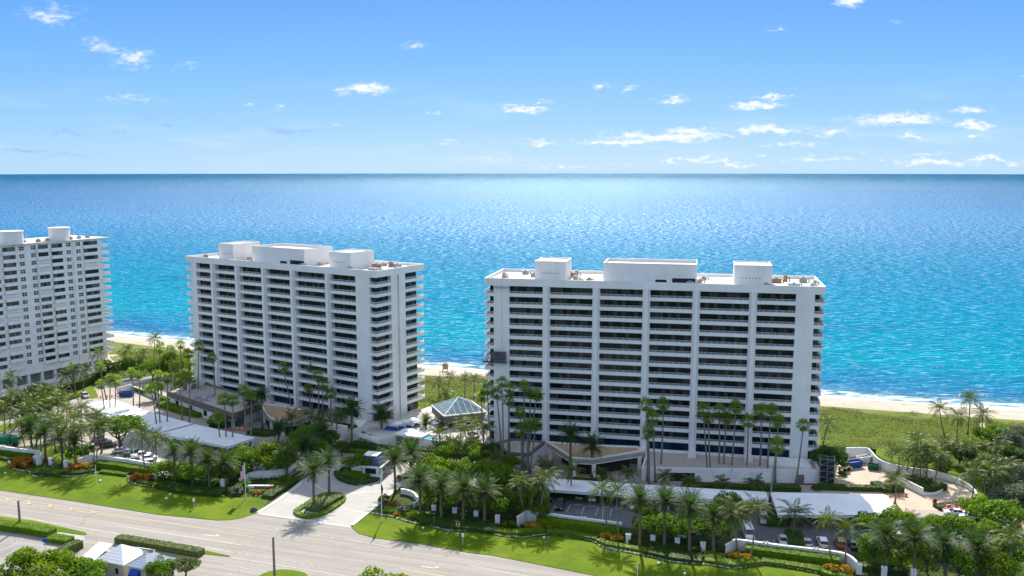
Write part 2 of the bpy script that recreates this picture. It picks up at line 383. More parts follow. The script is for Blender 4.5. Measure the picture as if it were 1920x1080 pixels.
soil = mat('planted_soil', (0.045, 0.075, 0.016), 0.95, 0.4, 0.3, 0.1, bump=0.5, bscale=3, col2=(0.07, 0.075, 0.03))
dune_g = mat('dune_ground', (0.115, 0.165, 0.022), 0.95, 0.3, 0.06, 0.1, bump=0.5, bscale=1.2, col2=(0.15, 0.17, 0.045))
strip('beach', [-52, -40, -30, -24, -16, -8, -2, 2, 10, 24], [-2.3, -1.4, -0.95, -1.1, -1.7, -2.9, -3.8, -4.15, -4.8, -6.5], sand)
strip('dune', [-75, -60, -45, -34, -28, -24.5, -22], [-0.35, -0.2, -0.35, -0.55, -0.6, -0.85, -1.9], dune_g)
strip('ground', [-900, -420, -330, -260, -200, -150, -120, -95, -75, -70], [-0.05, -0.05, -0.05, -0.05, -0.05, -0.05, -0.05, -0.05, -0.07, -0.5], soil)

# ------------------------------------------------------------------ the twin condominium towers
def tower(name, label, loc, rotz, W, ribs, lp, rp, boxes, D_=23.6, rear_bal=True):
    t = thing(name, label, 'apartment tower', loc, rotz, 'twin white condominium towers')
    NF, H0, FH = 15, 47.45, 3.0
    top = 49.55; e = 2.63; bd = 1.6
    body = MB()
    bays = []; xs = [lp] + list(ribs) + [rp]
    for i in range(len(xs) - 1):
        x0 = xs[i] + (0 if i == 0 else 1.0); x1 = xs[i + 1] - (0 if i == len(xs) - 2 else 1.0); bays.append((x0, x1))
    body.box(e + 0.3, W - e - 0.3, bd + 0.06, D_ - 3.4, 0.0, 48.3)                     # core
    for a, b in ((e, lp), (rp, W - e)):
        body.box(a, b, 0.0, bd + 0.3, 0.0, 47.44)                                       # solid front panels
    for r in ribs: body.box(r - 1.0, r + 1.0, 0.02, bd + 0.3, 0.0, 47.43)               # party walls
    for s_ in (0, 1):                                                                    # end walls
        fx = (lambda x: x) if s_ == 0 else (lambda x: W - x)
        for a, b in ((7.05, 9.95), (10.9, 13.9)):
            x0, x1 = sorted((fx(0.0), fx(3.2))); body.box(x0, x1, a, b, 0.0, 47.44)
        x0, x1 = sorted((fx(0.7), fx(3.2))); body.box(x0, x1, 9.95, 10.9, 0.0, 47.42)
    body.build('wall', white, t)
    rib = MB()
    r0 = None
    for r in ribs:
        m = MB(); m.box(-0.55, 0.55, -0.75, 0.0, 0.0, 47.9)
        for s_ in (-1, 1): m.box(s_ * 0.70 - 0.12, s_ * 0.70 + 0.12, -0.28, 0.0, 0.0, 47.44)
        if r0 is None: r0 = m.build('rib', white, t, loc=(r, 0, 0))
        else:
            c = r0.copy(); COL.objects.link(c); c.parent = t; c.location = (r, 0, 0)
    # roof: slab, parapet and plant rooms
    rf = MB(); rf.box(0.3, W - 0.3, 0.3, D_ - 0.3, 47.46, 48.7, 0)
    ro = rf.build('roof', roofw, t)
    pm = MB()
    for a in ((0, W, -0.02, 0.3), (0, W, D_ - 0.3, D_), (0, 0.3, 0.3, D_ - 0.3), (W - 0.3, W, 0.3, D_ - 0.3)): pm.box(a[0], a[1], a[2], a[3], 47.45, top)
    pm.build('parapet', white, ro)
    for (x0, x1, y0, y1, z1, kind) in boxes:
        m = MB(); m.box(x0, x1, y0, y1, 48.7, z1)
        m.box(x0 + 0.4, x1 - 0.4, y0 + 0.4, y1 - 0.4, z1, z1 + 0.05, 1)
        for a in ((x0, x1, y0, y0 + 0.22), (x0, x1, y1 - 0.22, y1), (x0, x0 + 0.22, y0 + 0.22, y1 - 0.22), (x1 - 0.22, x1, y0 + 0.22, y1 - 0.22)):
            m.box(a[0], a[1], a[2], a[3], z1, z1 + (0.35 if kind == 0 else 0.9))
        pb = m.build('plant_room', [white, roofw], ro)
        if kind == 0:
            for i in range(6): v = MB(); v.box(x0 + 2.0 + i * 0.9, x0 + 2.25 + i * 0.9, y0 - 0.03, y0, 50.7, 50.95); v.build('vent', dark, pb)
        else:
            v = MB(); v.box(x1 - 6.5, x1 - 0.3, y0 - 0.04, y0, 49.0, 50.3); v.box(x1 - 11, x1 - 8, y0 - 0.04, y0, 49.0, 49.8)
            v.build('louvre', dark, pb)
    hv = [(0.05, 5, 1.2, 1.0, rust), (0.13, 12, 1.6, 1.1, greyw), (0.245, 14, 2.4, 1.3, rust), (0.27, 8, 1.2, 1.0, greyw), (0.62, 3, 2.0, 0.9, greyw), (0.80, 9, 1.4, 1.2, greyw), (0.875, 13, 2.6, 1.2, rust), (0.92, 7, 3.0, 0.7, greyw), (0.955, 15, 2.0, 1.4, greyw), (0.03, 13, 1.0, .8, greyw), (0.09, 18, 1.8, 1.1, greyw), (0.20, 19, 1.2, .9, rust), (0.26, 17, 1.0, 1.6, greyw), (0.29, 4, .9, .8, beige), (0.315, 6, 1.4, .7, rust), (0.65, 8, 1.0, 1.0, greyw), (0.66, 15, 1.6, .9, greyw), (0.84, 4, 1.1, .8, greyw), (0.86, 18, 1.6, 1.0, greyw), (0.905, 17, 1.0, 1.5, rust), (0.97, 5, 1.2, .9, greyw), (0.985, 12, .8, .8, greyw)]
    for (f, y, w_, h_, mm) in hv:
        m = MB(); m.box(-w_ / 2, w_ / 2, -0.7, 0.7, 0.0, h_); m.tube([(0, 0, h_), (0, 0, h_ + 0.25)], 0.4, 8)
        m.tube([(w_ / 2, 0, h_ * 0.7), (w_ / 2 + 0.5, 0, h_ * 0.7), (w_ / 2 + 0.6, 0, 0.0)], 0.18, 6)
        m.build('air_unit', mm, ro, loc=(f * W, y, 48.7))
    # balconies + glazing
    proto = {}
    def bay(x0, x1, z, i, j):
        w = round(x1 - x0, 2)
        if w not in proto:
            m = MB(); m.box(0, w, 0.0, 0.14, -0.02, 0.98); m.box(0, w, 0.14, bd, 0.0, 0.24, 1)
            r = MB(); r.box(0, w, 0.02, 0.10, 1.46, 1.53)
            for q in (1.13, 1.28): r.box(0, w, 0.04, 0.08, q - 0.016, q + 0.016)
            n = max(2, round(w / 1.6))
            for q in range(n + 1):
                xx = min(max(q * w / n, 0.05), w - 0.05); r.box(xx - 0.04, xx + 0.04, 0.03, 0.09, 0.98, 1.46)
            g = MB(); g.box(0, w, 0.0, 0.08, 0.24, 2.98)
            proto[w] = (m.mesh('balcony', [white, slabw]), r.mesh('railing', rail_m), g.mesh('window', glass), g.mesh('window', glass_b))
        P = proto[w]
        b = link('balcony', P[0], t, (x0, 0.004, z)); link('railing', P[1], b)
        link('window', P[2], t, (x0, bd - 0.03, z))
    for i in range(NF):
        z = H0 - FH * (i + 1)
        for j, (x0, x1) in enumerate(bays):
            if i < NF - 1: bay(x0, x1, z, i, j)
            else: link('window', proto[round(x1 - x0, 2)][3], t, (x0, bd - 0.03, z))
    # wrap-round corner balconies and the seaward end balconies: one part per floor and end
    for i in range(NF):
        z = H0 - FH * (i + 1)
        for s_ in (0, 1):
            key = ('end', s_)
            if key not in proto:
                fx = (lambda x: x) if s_ == 0 else (lambda x: W - x)
                def bx(mb, a, b, y0, y1, z0, z1, mi=0):
                    p, q = sorted((fx(a), fx(b))); mb.box(p, q, y0, y1, z0, z1, mi)
                cb, cr, rb, rr, g1, g2 = MB(), MB(), MB(), MB(), MB(), MB()
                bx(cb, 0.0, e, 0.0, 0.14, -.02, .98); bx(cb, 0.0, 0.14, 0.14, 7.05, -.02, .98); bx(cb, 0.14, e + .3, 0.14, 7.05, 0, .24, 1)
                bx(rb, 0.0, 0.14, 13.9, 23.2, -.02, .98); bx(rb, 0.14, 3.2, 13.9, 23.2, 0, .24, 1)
                for q, th in ((1.14, .02), (1.28, .02), (1.42, .02), (1.58, .045)):
                    bx(cr, 0.03, e, 0.03, 0.09, q - th, q + th); bx(cr, 0.03, 0.09, 0.09, 7.05, q - th, q + th)
                    bx(rr, 0.03, 0.09, 13.9, 23.2, q - th, q + th)
                for yy in (1.3, 2.7, 4.2, 5.6): bx(cr, 0.03, 0.09, yy, yy + .07, .98, 1.55)
                bx(cr, 1.25, 1.32, 0.03, 0.09, .98, 1.55)
                for yy in (15.3, 16.7, 18.2, 19.6, 21.4): bx(rr, 0.03, 0.09, yy, yy + .07, .98, 1.55)
                bx(g1, 1.35, e + .28, 1.0, 7.04, .25, 2.97); bx(g2, 0.6, 3.1, 13.92, 20.1, .25, 2.97)
                proto[key] = (cb.mesh('corner_balcony', [white, slabw]), cr.mesh('railing', rail_m), rb.mesh('end_balcony', [white, slabw]), rr.mesh('railing', rail_m), g1.mesh('corner_window', glass), g2.mesh('end_window', glass))
            P = proto[key]
            if i < NF - 1:
                b = link('corner_balcony', P[0], t, (0, 0.003, z)); link('railing', P[1], b)
                b = link('end_balcony', P[2], t, (0, 0, z)); link('railing', P[3], b)
            link('corner_window', P[4], t, (0, 0, z)); link('end_window', P[5], t, (0, 0, z))
    rbm = MB(); cw = MB()
    for i in range(NF - 1):
        z = H0 - FH * (i + 1); rbm.box(3.2, W - 3.2, D_ - 3.38, 23.2, z, z + .24); rbm.box(0.14, W - 0.14, 23.06, 23.2, z + .24, z + .98)
    rbm.build('seaward_slabs', white, t)
    cw.box(e + .32, W - e - .32, D_ - 3.39, D_ - 3.3, 0.3, 47.3); cw.build('seaward_glazing', glass, t)
    return t
Ry, My = -0.211, -0.557
RO = (-0.8 + math.cos(Ry) * -7.07, 244.885 + math.sin(Ry) * -7.07, 0.0)
TR = tower('apartment_tower', 'broad white balconied tower facing the camera, nearer the middle of the coast', RO, Ry, 90.95, [17.55, 31.4, 45.0, 58.2, 72.9], 7.04, 83.7,
      [(13.6, 22.4, 4, 15, 53.85, 0), (32.8, 58.1, 4, 17, 53.25, 1), (68.0, 77.7, 4, 15, 53.95, 0)])
TR['label'] = 'white balconied tower seen square on, the right-hand twin with a work platform on its wall'
MO = (-40.773 - 0.848 * 86.46, 262.986 + 0.5286 * 86.46, 0.0)
TM = tower('apartment_tower', 'white balconied tower turned to show its end wall, the twin beside the glass pyramid', MO, My, 86.46, [14.0, 26.1, 38.8, 51.8, 67.0], 5.24, 78.35,
      [(12.4, 19.7, 4, 16, 53.95, 0), (29.2, 53.3, 4, 17, 53.25, 1), (64.0, 73.0, 4, 15, 53.65, 0)])
# ------------------------------------------------------------------ neighbouring tower at the left edge
glass_l = glassmat('clear_glass', (0.02, 0.025, 0.028), (0.16, 0.17, 0.17), 0.95, 0.4, (0.03, 0.05, 0.055))
shutter = mat('white_shutter', (0.74, 0.75, 0.75), 0.5, 0.08, 2.0)
def left_tower():
    L0 = (-162.1 - 0.496 * 60, 348.53 - 0.868 * 60)
    t = thing('apartment_tower', 'older white tower with small punched windows and two round roof tanks', 'apartment tower', (L0[0], L0[1], 0), R(60.25))
    FH = 2.8; zc = [51.05 - FH * k for k in range(16)]
    m = MB(); m.box(0, 60.2, 0.2, 22, 5.2, 52.3); m.box(0, 60, 3.5, 21.5, 0, 5.2)
    for x in np.arange(1.0, 60, 5.2): m.box(x, x + 1.0, 0.3, 1.4, 0, 5.2)
    m.box(0, 60, 0.0, 0.25, 4.4, 5.2); m.box(-2, 58, -2.2, -1.9, -0.05, 1.5)
    for x in (10.95, 33.6, 48.0): m.box(x, x + 0.5, -0.15, 0.25, 5.2, 52.3)
    m.build('wall', white2, t)
    r = MB(); r.box(-0.3, 63.7, -0.35, 22.6, 52.3, 52.75); ro = r.build('roof', roofw, t)
    for i in range(9):
        q = MB(); q.box(-0.7, 0.7, -0.5, 0.5, 0, 1.0); q.tube([(0, 0, 1.0), (0, 0, 1.3)], 0.35, 8); q.build('air_unit', [rust, greyw, greyw][i % 3], ro, loc=(23 + i * 4.3, 2.2 + (i % 3), 52.75))
    dk = MB(); dk.box(0.5, 59.5, 3.4, 3.49, 0.1, 4.9); dk.build('arcade_glazing', greyw, t)
    groups = [(1.36, 7.5), (16.0, 20.6), (21.7, 26.2), (34.2, 39.0), (40.2, 44.5), (46, 50.5), (54, 59)]
    singles = [(8.7, 10.5), (12.7, 14.5), (26.9, 28.5), (31.2, 32.9), (51.2, 53)]
    rr = random.Random(5); cnt = 0; stuffb = MB()
    me_s = None; protos = {}
    for k, z in enumerate(zc):
        for (a, b) in singles:
            if me_s is None:
                q = MB(); q.box(0, 1.8, 0.1, 0.19, -0.7, 0.7); q2 = MB()
                for (x0, x1, z0, z1) in ((0, 1.8, -.76, -.7), (0, 1.8, .7, .76), (-.06, 0, -.76, .76), (1.8, 1.86, -.76, .76), (.85, .95, -.7, .7), (0, 1.8, -.05, .05)): q2.box(x0, x1, 0.05, 0.2, z0, z1)
                me_s = (q.mesh('window', glass_l), q2.mesh('frame', white))
            w = link('window', me_s[0], t, (60 - b, 0, z)); link('frame', me_s[1], w)
        for (a, b) in groups:
            w_ = round(b - a, 2)
            if w_ not in protos:
                q = MB(); q.box(-0.1, w_ + .1, -0.5, -0.38, -2.0, -0.75); q.box(-0.1, w_ + .1, -0.5, 0.2, -2.02, -1.82); q.box(-.1, 0.02, -.38, .2, -1.82, -.75); q.box(w_ - .02, w_ + .1, -.38, .2, -1.82, -.75)
                g = MB(); g.box(0.1, w_ - 0.1, 0.1, 0.19, -0.7, 0.75)
                protos[w_] = (q.mesh('balcony', white), g.mesh('balcony_window', glass_l), g.mesh('shutter', shutter))
            link('balcony', protos[w_][0], t, (60 - b, 0, z))
            p = rr.random(); nm = 'shutter' if p < 0.16 else 'balcony_window'
            link(nm, protos[w_][2 if p < 0.16 else 1], t, (60 - b, 0, z))
    eb = MB(); er = MB()
    for k in range(16):
        z = zc[k] - 2.0
        q = MB(); q.box(60.0, 63.4, -0.3, 12, 0, 0.2); q.box(60.0, 63.4, -0.3, -0.18, 0.2, 1.15); q.box(63.28, 63.4, -0.18, 12, 0.2, 1.15)
        q.build('end_balcony', white, t, loc=(0, 0, z))
    q = MB(); q.box(60.2, 60.3, 0.5, 11.5, 7.5, 52); q.build('end_window', glass_l, t)
    for (px, py, pb, r_) in ((22, 432, 458, 3.9), (112, 425, 450, 3.7)):
        x, y, _ = G(px, pb, 52.7); lx = x - L0[0]; ly = y - L0[1]; c_, s_ = math.cos(R(60.25)), math.sin(R(60.25))
        q = MB(); q.lathe([(r_, 0), (r_, 4.3), (r_ + .15, 4.35), (r_ + .15, 4.8), (r_ - .3, 4.8), (0.01, 4.85)], 28); tk = q.build('roof_tank', white2, ro, smooth=False, loc=(lx * c_ + ly * s_, -lx * s_ + ly * c_, 52.75))
    return t
left_tower()

# ------------------------------------------------------------------ ground surfaces
def road_mat():
    m = bpy.data.materials.new('road_asphalt'); m.use_nodes = True; k = NT(m.node_tree); b = k.n['Principled BSDF']; tc = k.new('ShaderNodeTexCoord')
    mp = k.new('ShaderNodeMapping'); mp.inputs['Rotation'].default_value = (0, 0, R(17.3)); k.put(mp, 0, tc.outputs['Object']); P = mp.outputs[0]
    lane = k.noise(k.vmath('MULTIPLY', P, (0.012, 0.9, 0)), 1.0, 3, 0.6); blot = k.noise(P, 0.10, 5, 0.65); fine = k.noise(P, 3.0, 3, 0.7)
    col = k.mix(k.math('MULTIPLY', k.smooth(lane, 0.4, 0.62), 0.7), (0.275, 0.25, 0.218), (0.35, 0.32, 0.28)); col = k.mix(k.math('MULTIPLY', k.smooth(blot, 0.5, 0.72), 0.55), col, (0.245, 0.222, 0.195))
    col = k.mix(k.math('MULTIPLY', k.smooth(fine, 0.45, 0.7), 0.25), col, (0.235, 0.215, 0.19))
    vo = k.new('ShaderNodeTexVoronoi', feature='DISTANCE_TO_EDGE'); k.put(vo, 'Vector', k.vmath('ADD', k.vmath('MULTIPLY', P, (0.09, 0.16, 0)), k.vmath('MULTIPLY', k.noise(P, 0.3, 3, out=1), (0.5, 0.5, 0)))); vo.inputs['Scale'].default_value = 1.0
    crack = k.smooth(vo.outputs['Distance'], 0.012, 0.0); col = k.mix(k.math('MULTIPLY', crack, 0.4), col, (0.17, 0.16, 0.15))
    k.put(b, 'Base Color', col); b.inputs['Roughness'].default_value = 0.9; b.inputs['Specular IOR Level'].default_value = 0.2; return m
asph = road_mat()
lot_m = mat('lot_asphalt', (0.155, 0.15, 0.15), 0.9, 0.3, 0.12, 0.2, bump=0.2, bscale=4, col2=(0.10, 0.10, 0.105))
pave_m = mat('concrete_paving', (0.42, 0.37, 0.31), 0.9, 0.15, 0.15, 0.2, bump=0.1, bscale=3, col2=(0.33, 0.29, 0.245))
sandpave = mat('sandy_paving', (0.52, 0.42, 0.32), 0.9, 0.15, 0.15, 0.2, bump=0.1, bscale=3, col2=(0.44, 0.35, 0.265))
walk_m = mat('sidewalk_concrete', (0.40, 0.375, 0.345), 0.9, 0.12, 0.3, 0.2)
kerb_m = mat('kerb_concrete', (0.56, 0.53, 0.48), 0.85, 0.1, 0.5)
paint = mat('road_paint', (0.58, 0.56, 0.52), 0.8, 0.3, 0.8, col2=(0.42, 0.395, 0.355))
paint_y = mat('yellow_paint', (0.54, 0.39, 0.16), 0.8, 0.25, 0.8, col2=(0.41, 0.34, 0.225))
def paver_mat():
    m = bpy.data.materials.new('driveway_pavers'); m.use_nodes = True; k = NT(m.node_tree); b = k.n['Principled BSDF']
    tc = k.new('ShaderNodeTexCoord'); mp = k.new('ShaderNodeMapping'); mp.inputs['Rotation'].default_value = (0, 0, R(38)); k.put(mp, 0, tc.outputs['Object'])
    br = k.new('ShaderNodeTexBrick'); k.put(br, 'Vector', mp.outputs[0]); br.inputs['Scale'].default_value = 1.6
    br.inputs['Color1'].default_value = c4((0.43, 0.40, 0.37)); br.inputs['Color2'].default_value = c4((0.37, 0.34, 0.315)); br.inputs['Mortar'].default_value = c4((0.27, 0.25, 0.23))
    br.inputs['Mortar Size'].default_value = 0.012
    n = k.noise(tc.outputs['Object'], 0.25, 4)
    k.put(b, 'Base Color', k.mix(k.math('MULTIPLY', k.smooth(n, 0.4, 0.7), 0.35), br.outputs[0], (0.30, 0.275, 0.25))); b.inputs['Roughness'].default_value = 0.85; return m
pavers = paver_mat()
def grass_mat():
    m = bpy.data.materials.new('lawn_grass'); m.use_nodes = True; k = NT(m.node_tree); b = k.n['Principled BSDF']
    tc = k.new('ShaderNodeTexCoord'); P = tc.outputs['Object']
    n1 = k.noise(P, 0.12, 4, 0.6); n2 = k.noise(P, 2.2, 4, 0.7)
    st = k.noise(k.vmath('MULTIPLY', P, (0.5, 2.6, 0)), 1.0, 2)
    f = k.math('ADD', k.math('MULTIPLY', n1, 0.55), k.math('ADD', k.math('MULTIPLY', n2, 0.3), k.math('MULTIPLY', st, 0.2)))
    col = k.ramp(f, [(0.36, (0.058, 0.108, 0.004)), (0.52, (0.100, 0.160, 0.004)), (0.68, (0.170, 0.208, 0.010))])
    dry = k.smooth(k.noise(P, 0.22, 5, 0.65), 0.53, 0.72); col = k.mix(k.math('MULTIPLY', dry, 0.42), col, (0.17, 0.165, 0.03)); lush = k.smooth(k.noise(P, 0.07, 4, 0.6), 0.52, 0.68); col = k.mix(k.math('MULTIPLY', lush, 0.35), col, (0.05, 0.105, 0.006))
    k.put(b, 'Base Color', col); b.inputs['Roughness'].default_value = 0.9; b.inputs['Specular IOR Level'].default_value = 0.1
    bp = k.new('ShaderNodeBump'); bp.inputs['Strength'].default_value = 0.8; bp.inputs['Distance'].default_value = 0.08
    k.put(bp, 'Height', k.noise(P, 9.0, 3, 0.7)); k.l.new(bp.outputs[0], b.inputs['Normal']); return m
grass = grass_mat()
def area(name, pts, z, m, thick=0.0, px=True):
    poly = GP(pts) if px else pts
    mb = MB()
    if thick: mb.prism(poly, z - thick, z, 0, bottom=False)
    else: mb.sheet(poly, z)
    o = mb.build(name, m)
    bm_tri(o); return struct(o)
def bm_tri(o):
    import bmesh
    bm = bmesh.new(); bm.from_mesh(o.data); bmesh.ops.triangulate(bm, faces=[f for f in bm.faces if len(f.verts) > 4]); bm.to_mesh(o.data); bm.free()
def smoothpts(pts, n=4, closed=False):
    out = []; L = len(pts)
    for i in range(L if closed else L - 1):
        p0 = pts[(i - 1) % L] if closed or i > 0 else pts[0]; p1 = pts[i]; p2 = pts[(i + 1) % L]; p3 = pts[(i + 2) % L] if closed or i + 2 < L else pts[-1]
        for j in range(n):
            t = j / n; t2, t3 = t * t, t * t * t
            out.append(tuple(0.5 * (2 * p1[q] + (p2[q] - p0[q]) * t + (2 * p0[q] - 5 * p1[q] + 4 * p2[q] - p3[q]) * t2 + (3 * p1[q] - p0[q] - 3 * p2[q] + p3[q]) * t3) for q in (0, 1)))
    if not closed: out.append(tuple(pts[-1][:2]))
    return out
def ribbon(mb, path, w, z, m=0):
    P = [np.array(p[:2], float) for p in path]; n = len(P); V = []
    for i in range(n):
        t = P[min(i + 1, n - 1)] - P[max(i - 1, 0)]; t /= (np.linalg.norm(t) + 1e-9); nn = np.array([-t[1], t[0]]) * w / 2
        V += [(P[i][0] + nn[0], P[i][1] + nn[1], z), (P[i][0] - nn[0], P[i][1] - nn[1], z)]
    return mb.add(V, [(2 * i, 2 * i + 1, 2 * i + 3, 2 * i + 2) for i in range(n - 1)], m)
def wallsweep(mb, path, w, z0, z1, m=0):
    """upright ribbon of thickness w along a ground path"""
    P = [np.array(p[:2], float) for p in path]; n = len(P); V = []
    for i in range(n):
        t = P[min(i + 1, n - 1)] - P[max(i - 1, 0)]; t /= (np.linalg.norm(t) + 1e-9); nn = np.array([-t[1], t[0]]) * w / 2
        h1 = z1[i] if isinstance(z1, (list, tuple)) else z1
        V += [(P[i][0] + nn[0], P[i][1] + nn[1], z0), (P[i][0] - nn[0], P[i][1] - nn[1], z0), (P[i][0] - nn[0], P[i][1] - nn[1], h1), (P[i][0] + nn[0], P[i][1] + nn[1], h1)]
    F = []
    for i in range(n - 1):
        for j in range(4): F.append((4 * i + j, 4 * i + (j + 1) % 4, 4 * i + 4 + (j + 1) % 4, 4 * i + 4 + j))
    F += [(3, 2, 1, 0), tuple(4 * (n - 1) + j for j in range(4))]
    return mb.add(V, [f[::-1] for f in F], m)

area('road', [(-300, 885), (-80, 905), (480, 962), (657, 987.6), (1113, 1079), (1400, 1140), (1900, 1260), (1900, 1700), (-300, 1700)], -0.03, asph)
area('pavement', [(-120, 815), (60, 778), (150, 744), (165, 728), (200, 714), (300, 703), (420, 745), (640, 800), (840, 838), (905, 828), (1020, 845), (1230, 876), (1240, 900), (1540, 910), (1560, 925), (1700, 945), (1830, 965), (1800, 1000), (1420, 965), (1000, 905), (960, 930), (830, 895), (760, 915), (700, 900), (560, 900), (480, 885), (430, 850), (300, 895), (150, 875), (100, 830), (-120, 855)], -0.004, pave_m)
area('driveway', smoothpts([(480, 962), (568, 901), (584, 881), (600, 862), (640, 848), (720, 850), (800, 868), (770, 895), (737, 920), (700, 950), (657, 987.6)], 3)[:-1] + [(657, 987.6)], 0.0, pavers)
area('parking_lot', [(955, 940), (1035, 922), (1440, 948), (1700, 965), (1830, 985), (1830, 1075), (1640, 1045), (1400, 1012), (1160, 988), (980, 966)], 0.0, lot_m)
area('forecourt', [(150, 801), (217, 788), (330, 842), (335, 885), (288, 880), (176, 858)], 0.0, pave_m)
area('yard', [(1562, 912), (1575, 856), (1628, 853), (1652, 880), (1697, 890), (1757, 896), (1806, 912), (1834, 934), (1818, 953), (1785, 958), (1745, 957), (1700, 956), (1672, 958), (1655, 932), (1540, 925), (1540, 913)], 0.004, sandpave)
area('plaza', [(-140, 800), (0, 764), (60, 752), (98, 744), (150, 730), (200, 708), (228, 672), (208, 655), (150, 686), (60, 703), (-140, 745)], 0.004, sandpave)
# kerbs and bands of the entrance
def kerb(name, pts, w=0.5, z=0.09):
    mb = MB(); wallsweep(mb, GP(pts), w, -0.06, z); return struct(mb.build(name, kerb_m))
kerb('kerb', smoothpts([(484, 961.5), (530, 932), (568, 902), (584, 882), (592, 868)], 4), 1.1)
kerb('kerb', smoothpts([(659, 985), (700, 952), (735, 923), (752, 908)], 4), 1.1)
mb = MB(); ribbon(mb, GP([(484, 962.5), (570, 975), (657, 988)]), 0.7, 0.008); ribbon(mb, GP(smoothpts([(584, 900), (600, 915), (625, 922), (650, 925), (690, 922), (722, 921)], 4)), 0.5, 0.006)
ribbon(mb, GP([(535, 938), (577, 943)]), 0.3, 0.006); ribbon(mb, GP([(640, 953), (690, 962)]), 0.3, 0.006)
struct(mb.build('paving_band', kerb_m))
# road markings
mk = MB(); z = -0.022
ribbon(mk, GP([(-60, 955), (0, 962), (163, 991), (280, 1010), (360, 1022), (432, 1034)]), 0.16, z)
for a, b in [((435, 1045.5), (500, 1055.5)), ((500, 1055.5), (640, 1078)), ((419, 1058.5), (500, 1071)), ((640, 1078), (800, 1106)), ((218, 985), (452, 1021.5)), ((645, 1010), (760, 1030)), ((880, 1060), (1000, 1082))]: ribbon(mk, GP([a, b]), 0.16, z)
for i in range(9): ribbon(mk, GP([(446 + i * 17, 1036.5 + i * 2.7), (451 + i * 17, 1037.3 + i * 2.7)]), 0.16, z)
for i in range(6): ribbon(mk, GP([(490 + i * 26, 986 + i * 4.2), (497 + i * 26, 987 + i * 4.2)]), 0.14, z)
for (px, py) in ((395, 1004), (806, 1064)):
    x, y, _ = G(px, py); ux, uy = 0.955, -0.297
    pts = [(-2.0, 0.0), (0.4, 0.1), (1.1, 0.5)]; ribbon(mk, [(x + a * ux - b * uy, y + a * uy + b * ux) for a, b in pts], 0.3, z)
    tri = [(0.7, 1.0), (1.9, 0.75), (1.0, -0.15)]; mk.sheet([(x + a * ux - b * uy, y + a * uy + b * ux) for a, b in tri], z)
struct(mk.build('lane_marking', paint))
ml = MB()
ribbon(ml, GP([(-60, 922), (0, 931), (100, 946), (280, 974), (400, 994), (478, 1007)]), 0.24, z); ribbon(ml, GP([(-60, 929), (0, 937.3), (100, 951.6), (280, 977.5)]), 0.2, z)
ribbon(ml, GP([(750, 1065), (860, 1085), (1000, 1115)]), 0.3, z)
for i in range(5): x0 = 12 + i * 40; ribbon(ml, GP([(x0, 934 + i * 6.0), (x0 + 6, 941 + i * 5.6)]), 0.5, z)
struct(ml.build('centre_marking', paint_y))
# parking bays
mp_ = MB()
for (a, b) in [((1070, 945.5), (1062, 961)), ((1096, 948.5), (1090, 963.5)), ((1122, 951), (1117, 966.5)), ((1147.5, 953.5), (1144, 968)), ((1043, 943), (1034, 958)), ((1450, 1011), (1456, 1026)), ((1487, 1015), (1496, 1031)), ((1524, 1018), (1532, 1032)), ((1556, 1021), (1564, 1033)), ((1587, 1023), (1595, 1034))]: ribbon(mp_, GP([a, b]), 0.14, 0.008)
for a, b in [((1076, 946.5), (1091, 948)), ((1102, 949), (1117, 950.5)), ((1128, 951.5), (1143, 952.8)), ((1151, 953.5), (1165, 954.6)), ((1569, 1032.5), (1586, 1034))]: ribbon(mp_, GP([a, b]), 0.28, 0.12)
struct(mp_.build('parking_marking', paint))
area('parking_lot', [(-140, 1010), (0, 1009), (115, 1034), (66, 1062), (0, 1090), (-140, 1110)], -0.02, mat('pale_asphalt', (0.27, 0.255, 0.24), 0.9, 0.2, 0.2, bump=0.2, bscale=4))
mp2 = MB()
for a, b in [((13, 1014), (-4, 1021)), ((32, 1018), (0, 1033)), ((49, 1022), (11, 1040)), ((70, 1026.5), (38, 1043)), ((90, 1031), (60, 1047))]: ribbon(mp2, GP([a, b]), 0.13, -0.014)
struct(mp2.build('parking_marking', paint))
area('sidewalk', [(-140, 955), (-40, 972), (0, 977), (60, 985), (155, 1003), (160, 1010), (150, 1017), (100, 1006), (0, 985), (-140, 962)], -0.018, walk_m)
BORD_L = [(-40, 860), (0, 861.5), (15, 865), (19, 872), (28, 881), (59, 887), (64, 895), (92, 892), (119, 894), (148, 894), (179, 887.5), (193, 888), (240, 894), (241.5, 896), (243, 905), (269, 912), (300, 915), (328, 922), (358, 926), (387, 927.5), (420, 931), (450, 934), (478, 931), (505, 928), (520, 915)]
BORD_R = [(697.5, 963.5), (715, 966.5), (740, 970), (755, 976), (783, 983), (806, 984.5), (825, 993.5), (865, 997), (895, 995.5), (917, 999), (930, 1004), (960, 1007.5), (983, 1009), (1027, 1003), (1064, 1006.5), (1108, 1015), (1123, 1022), (1138, 1029), (1182, 1037), (1212, 1043), (1240, 1050), (1272, 1056.5), (1324, 1059.5), (1346, 1063), (1376, 1067.5), (1405, 1063), (1435, 1058.5), (1460, 1062.5), (1504, 1070), (1531, 1075.5), (1545, 1086), (1600, 1098), (1750, 1120)]
def lawn(pts, z=0.06, th=0.15): return area('lawn', pts, z, grass, th)
lawn(BORD_L + [(487, 960.5), (450, 972), (430, 975), (407, 975.5), (296, 965), (148, 941), (0, 919), (-40, 913)])
lawn([(659.5, 989.5)] + [(690, 966)] + BORD_R + [(1750, 1180), (1400, 1143), (1250, 1110), (1113, 1079), (1000, 1056.5), (920, 1041), (880, 1036.5), (800, 1022), (699, 1008), (672, 1000)])
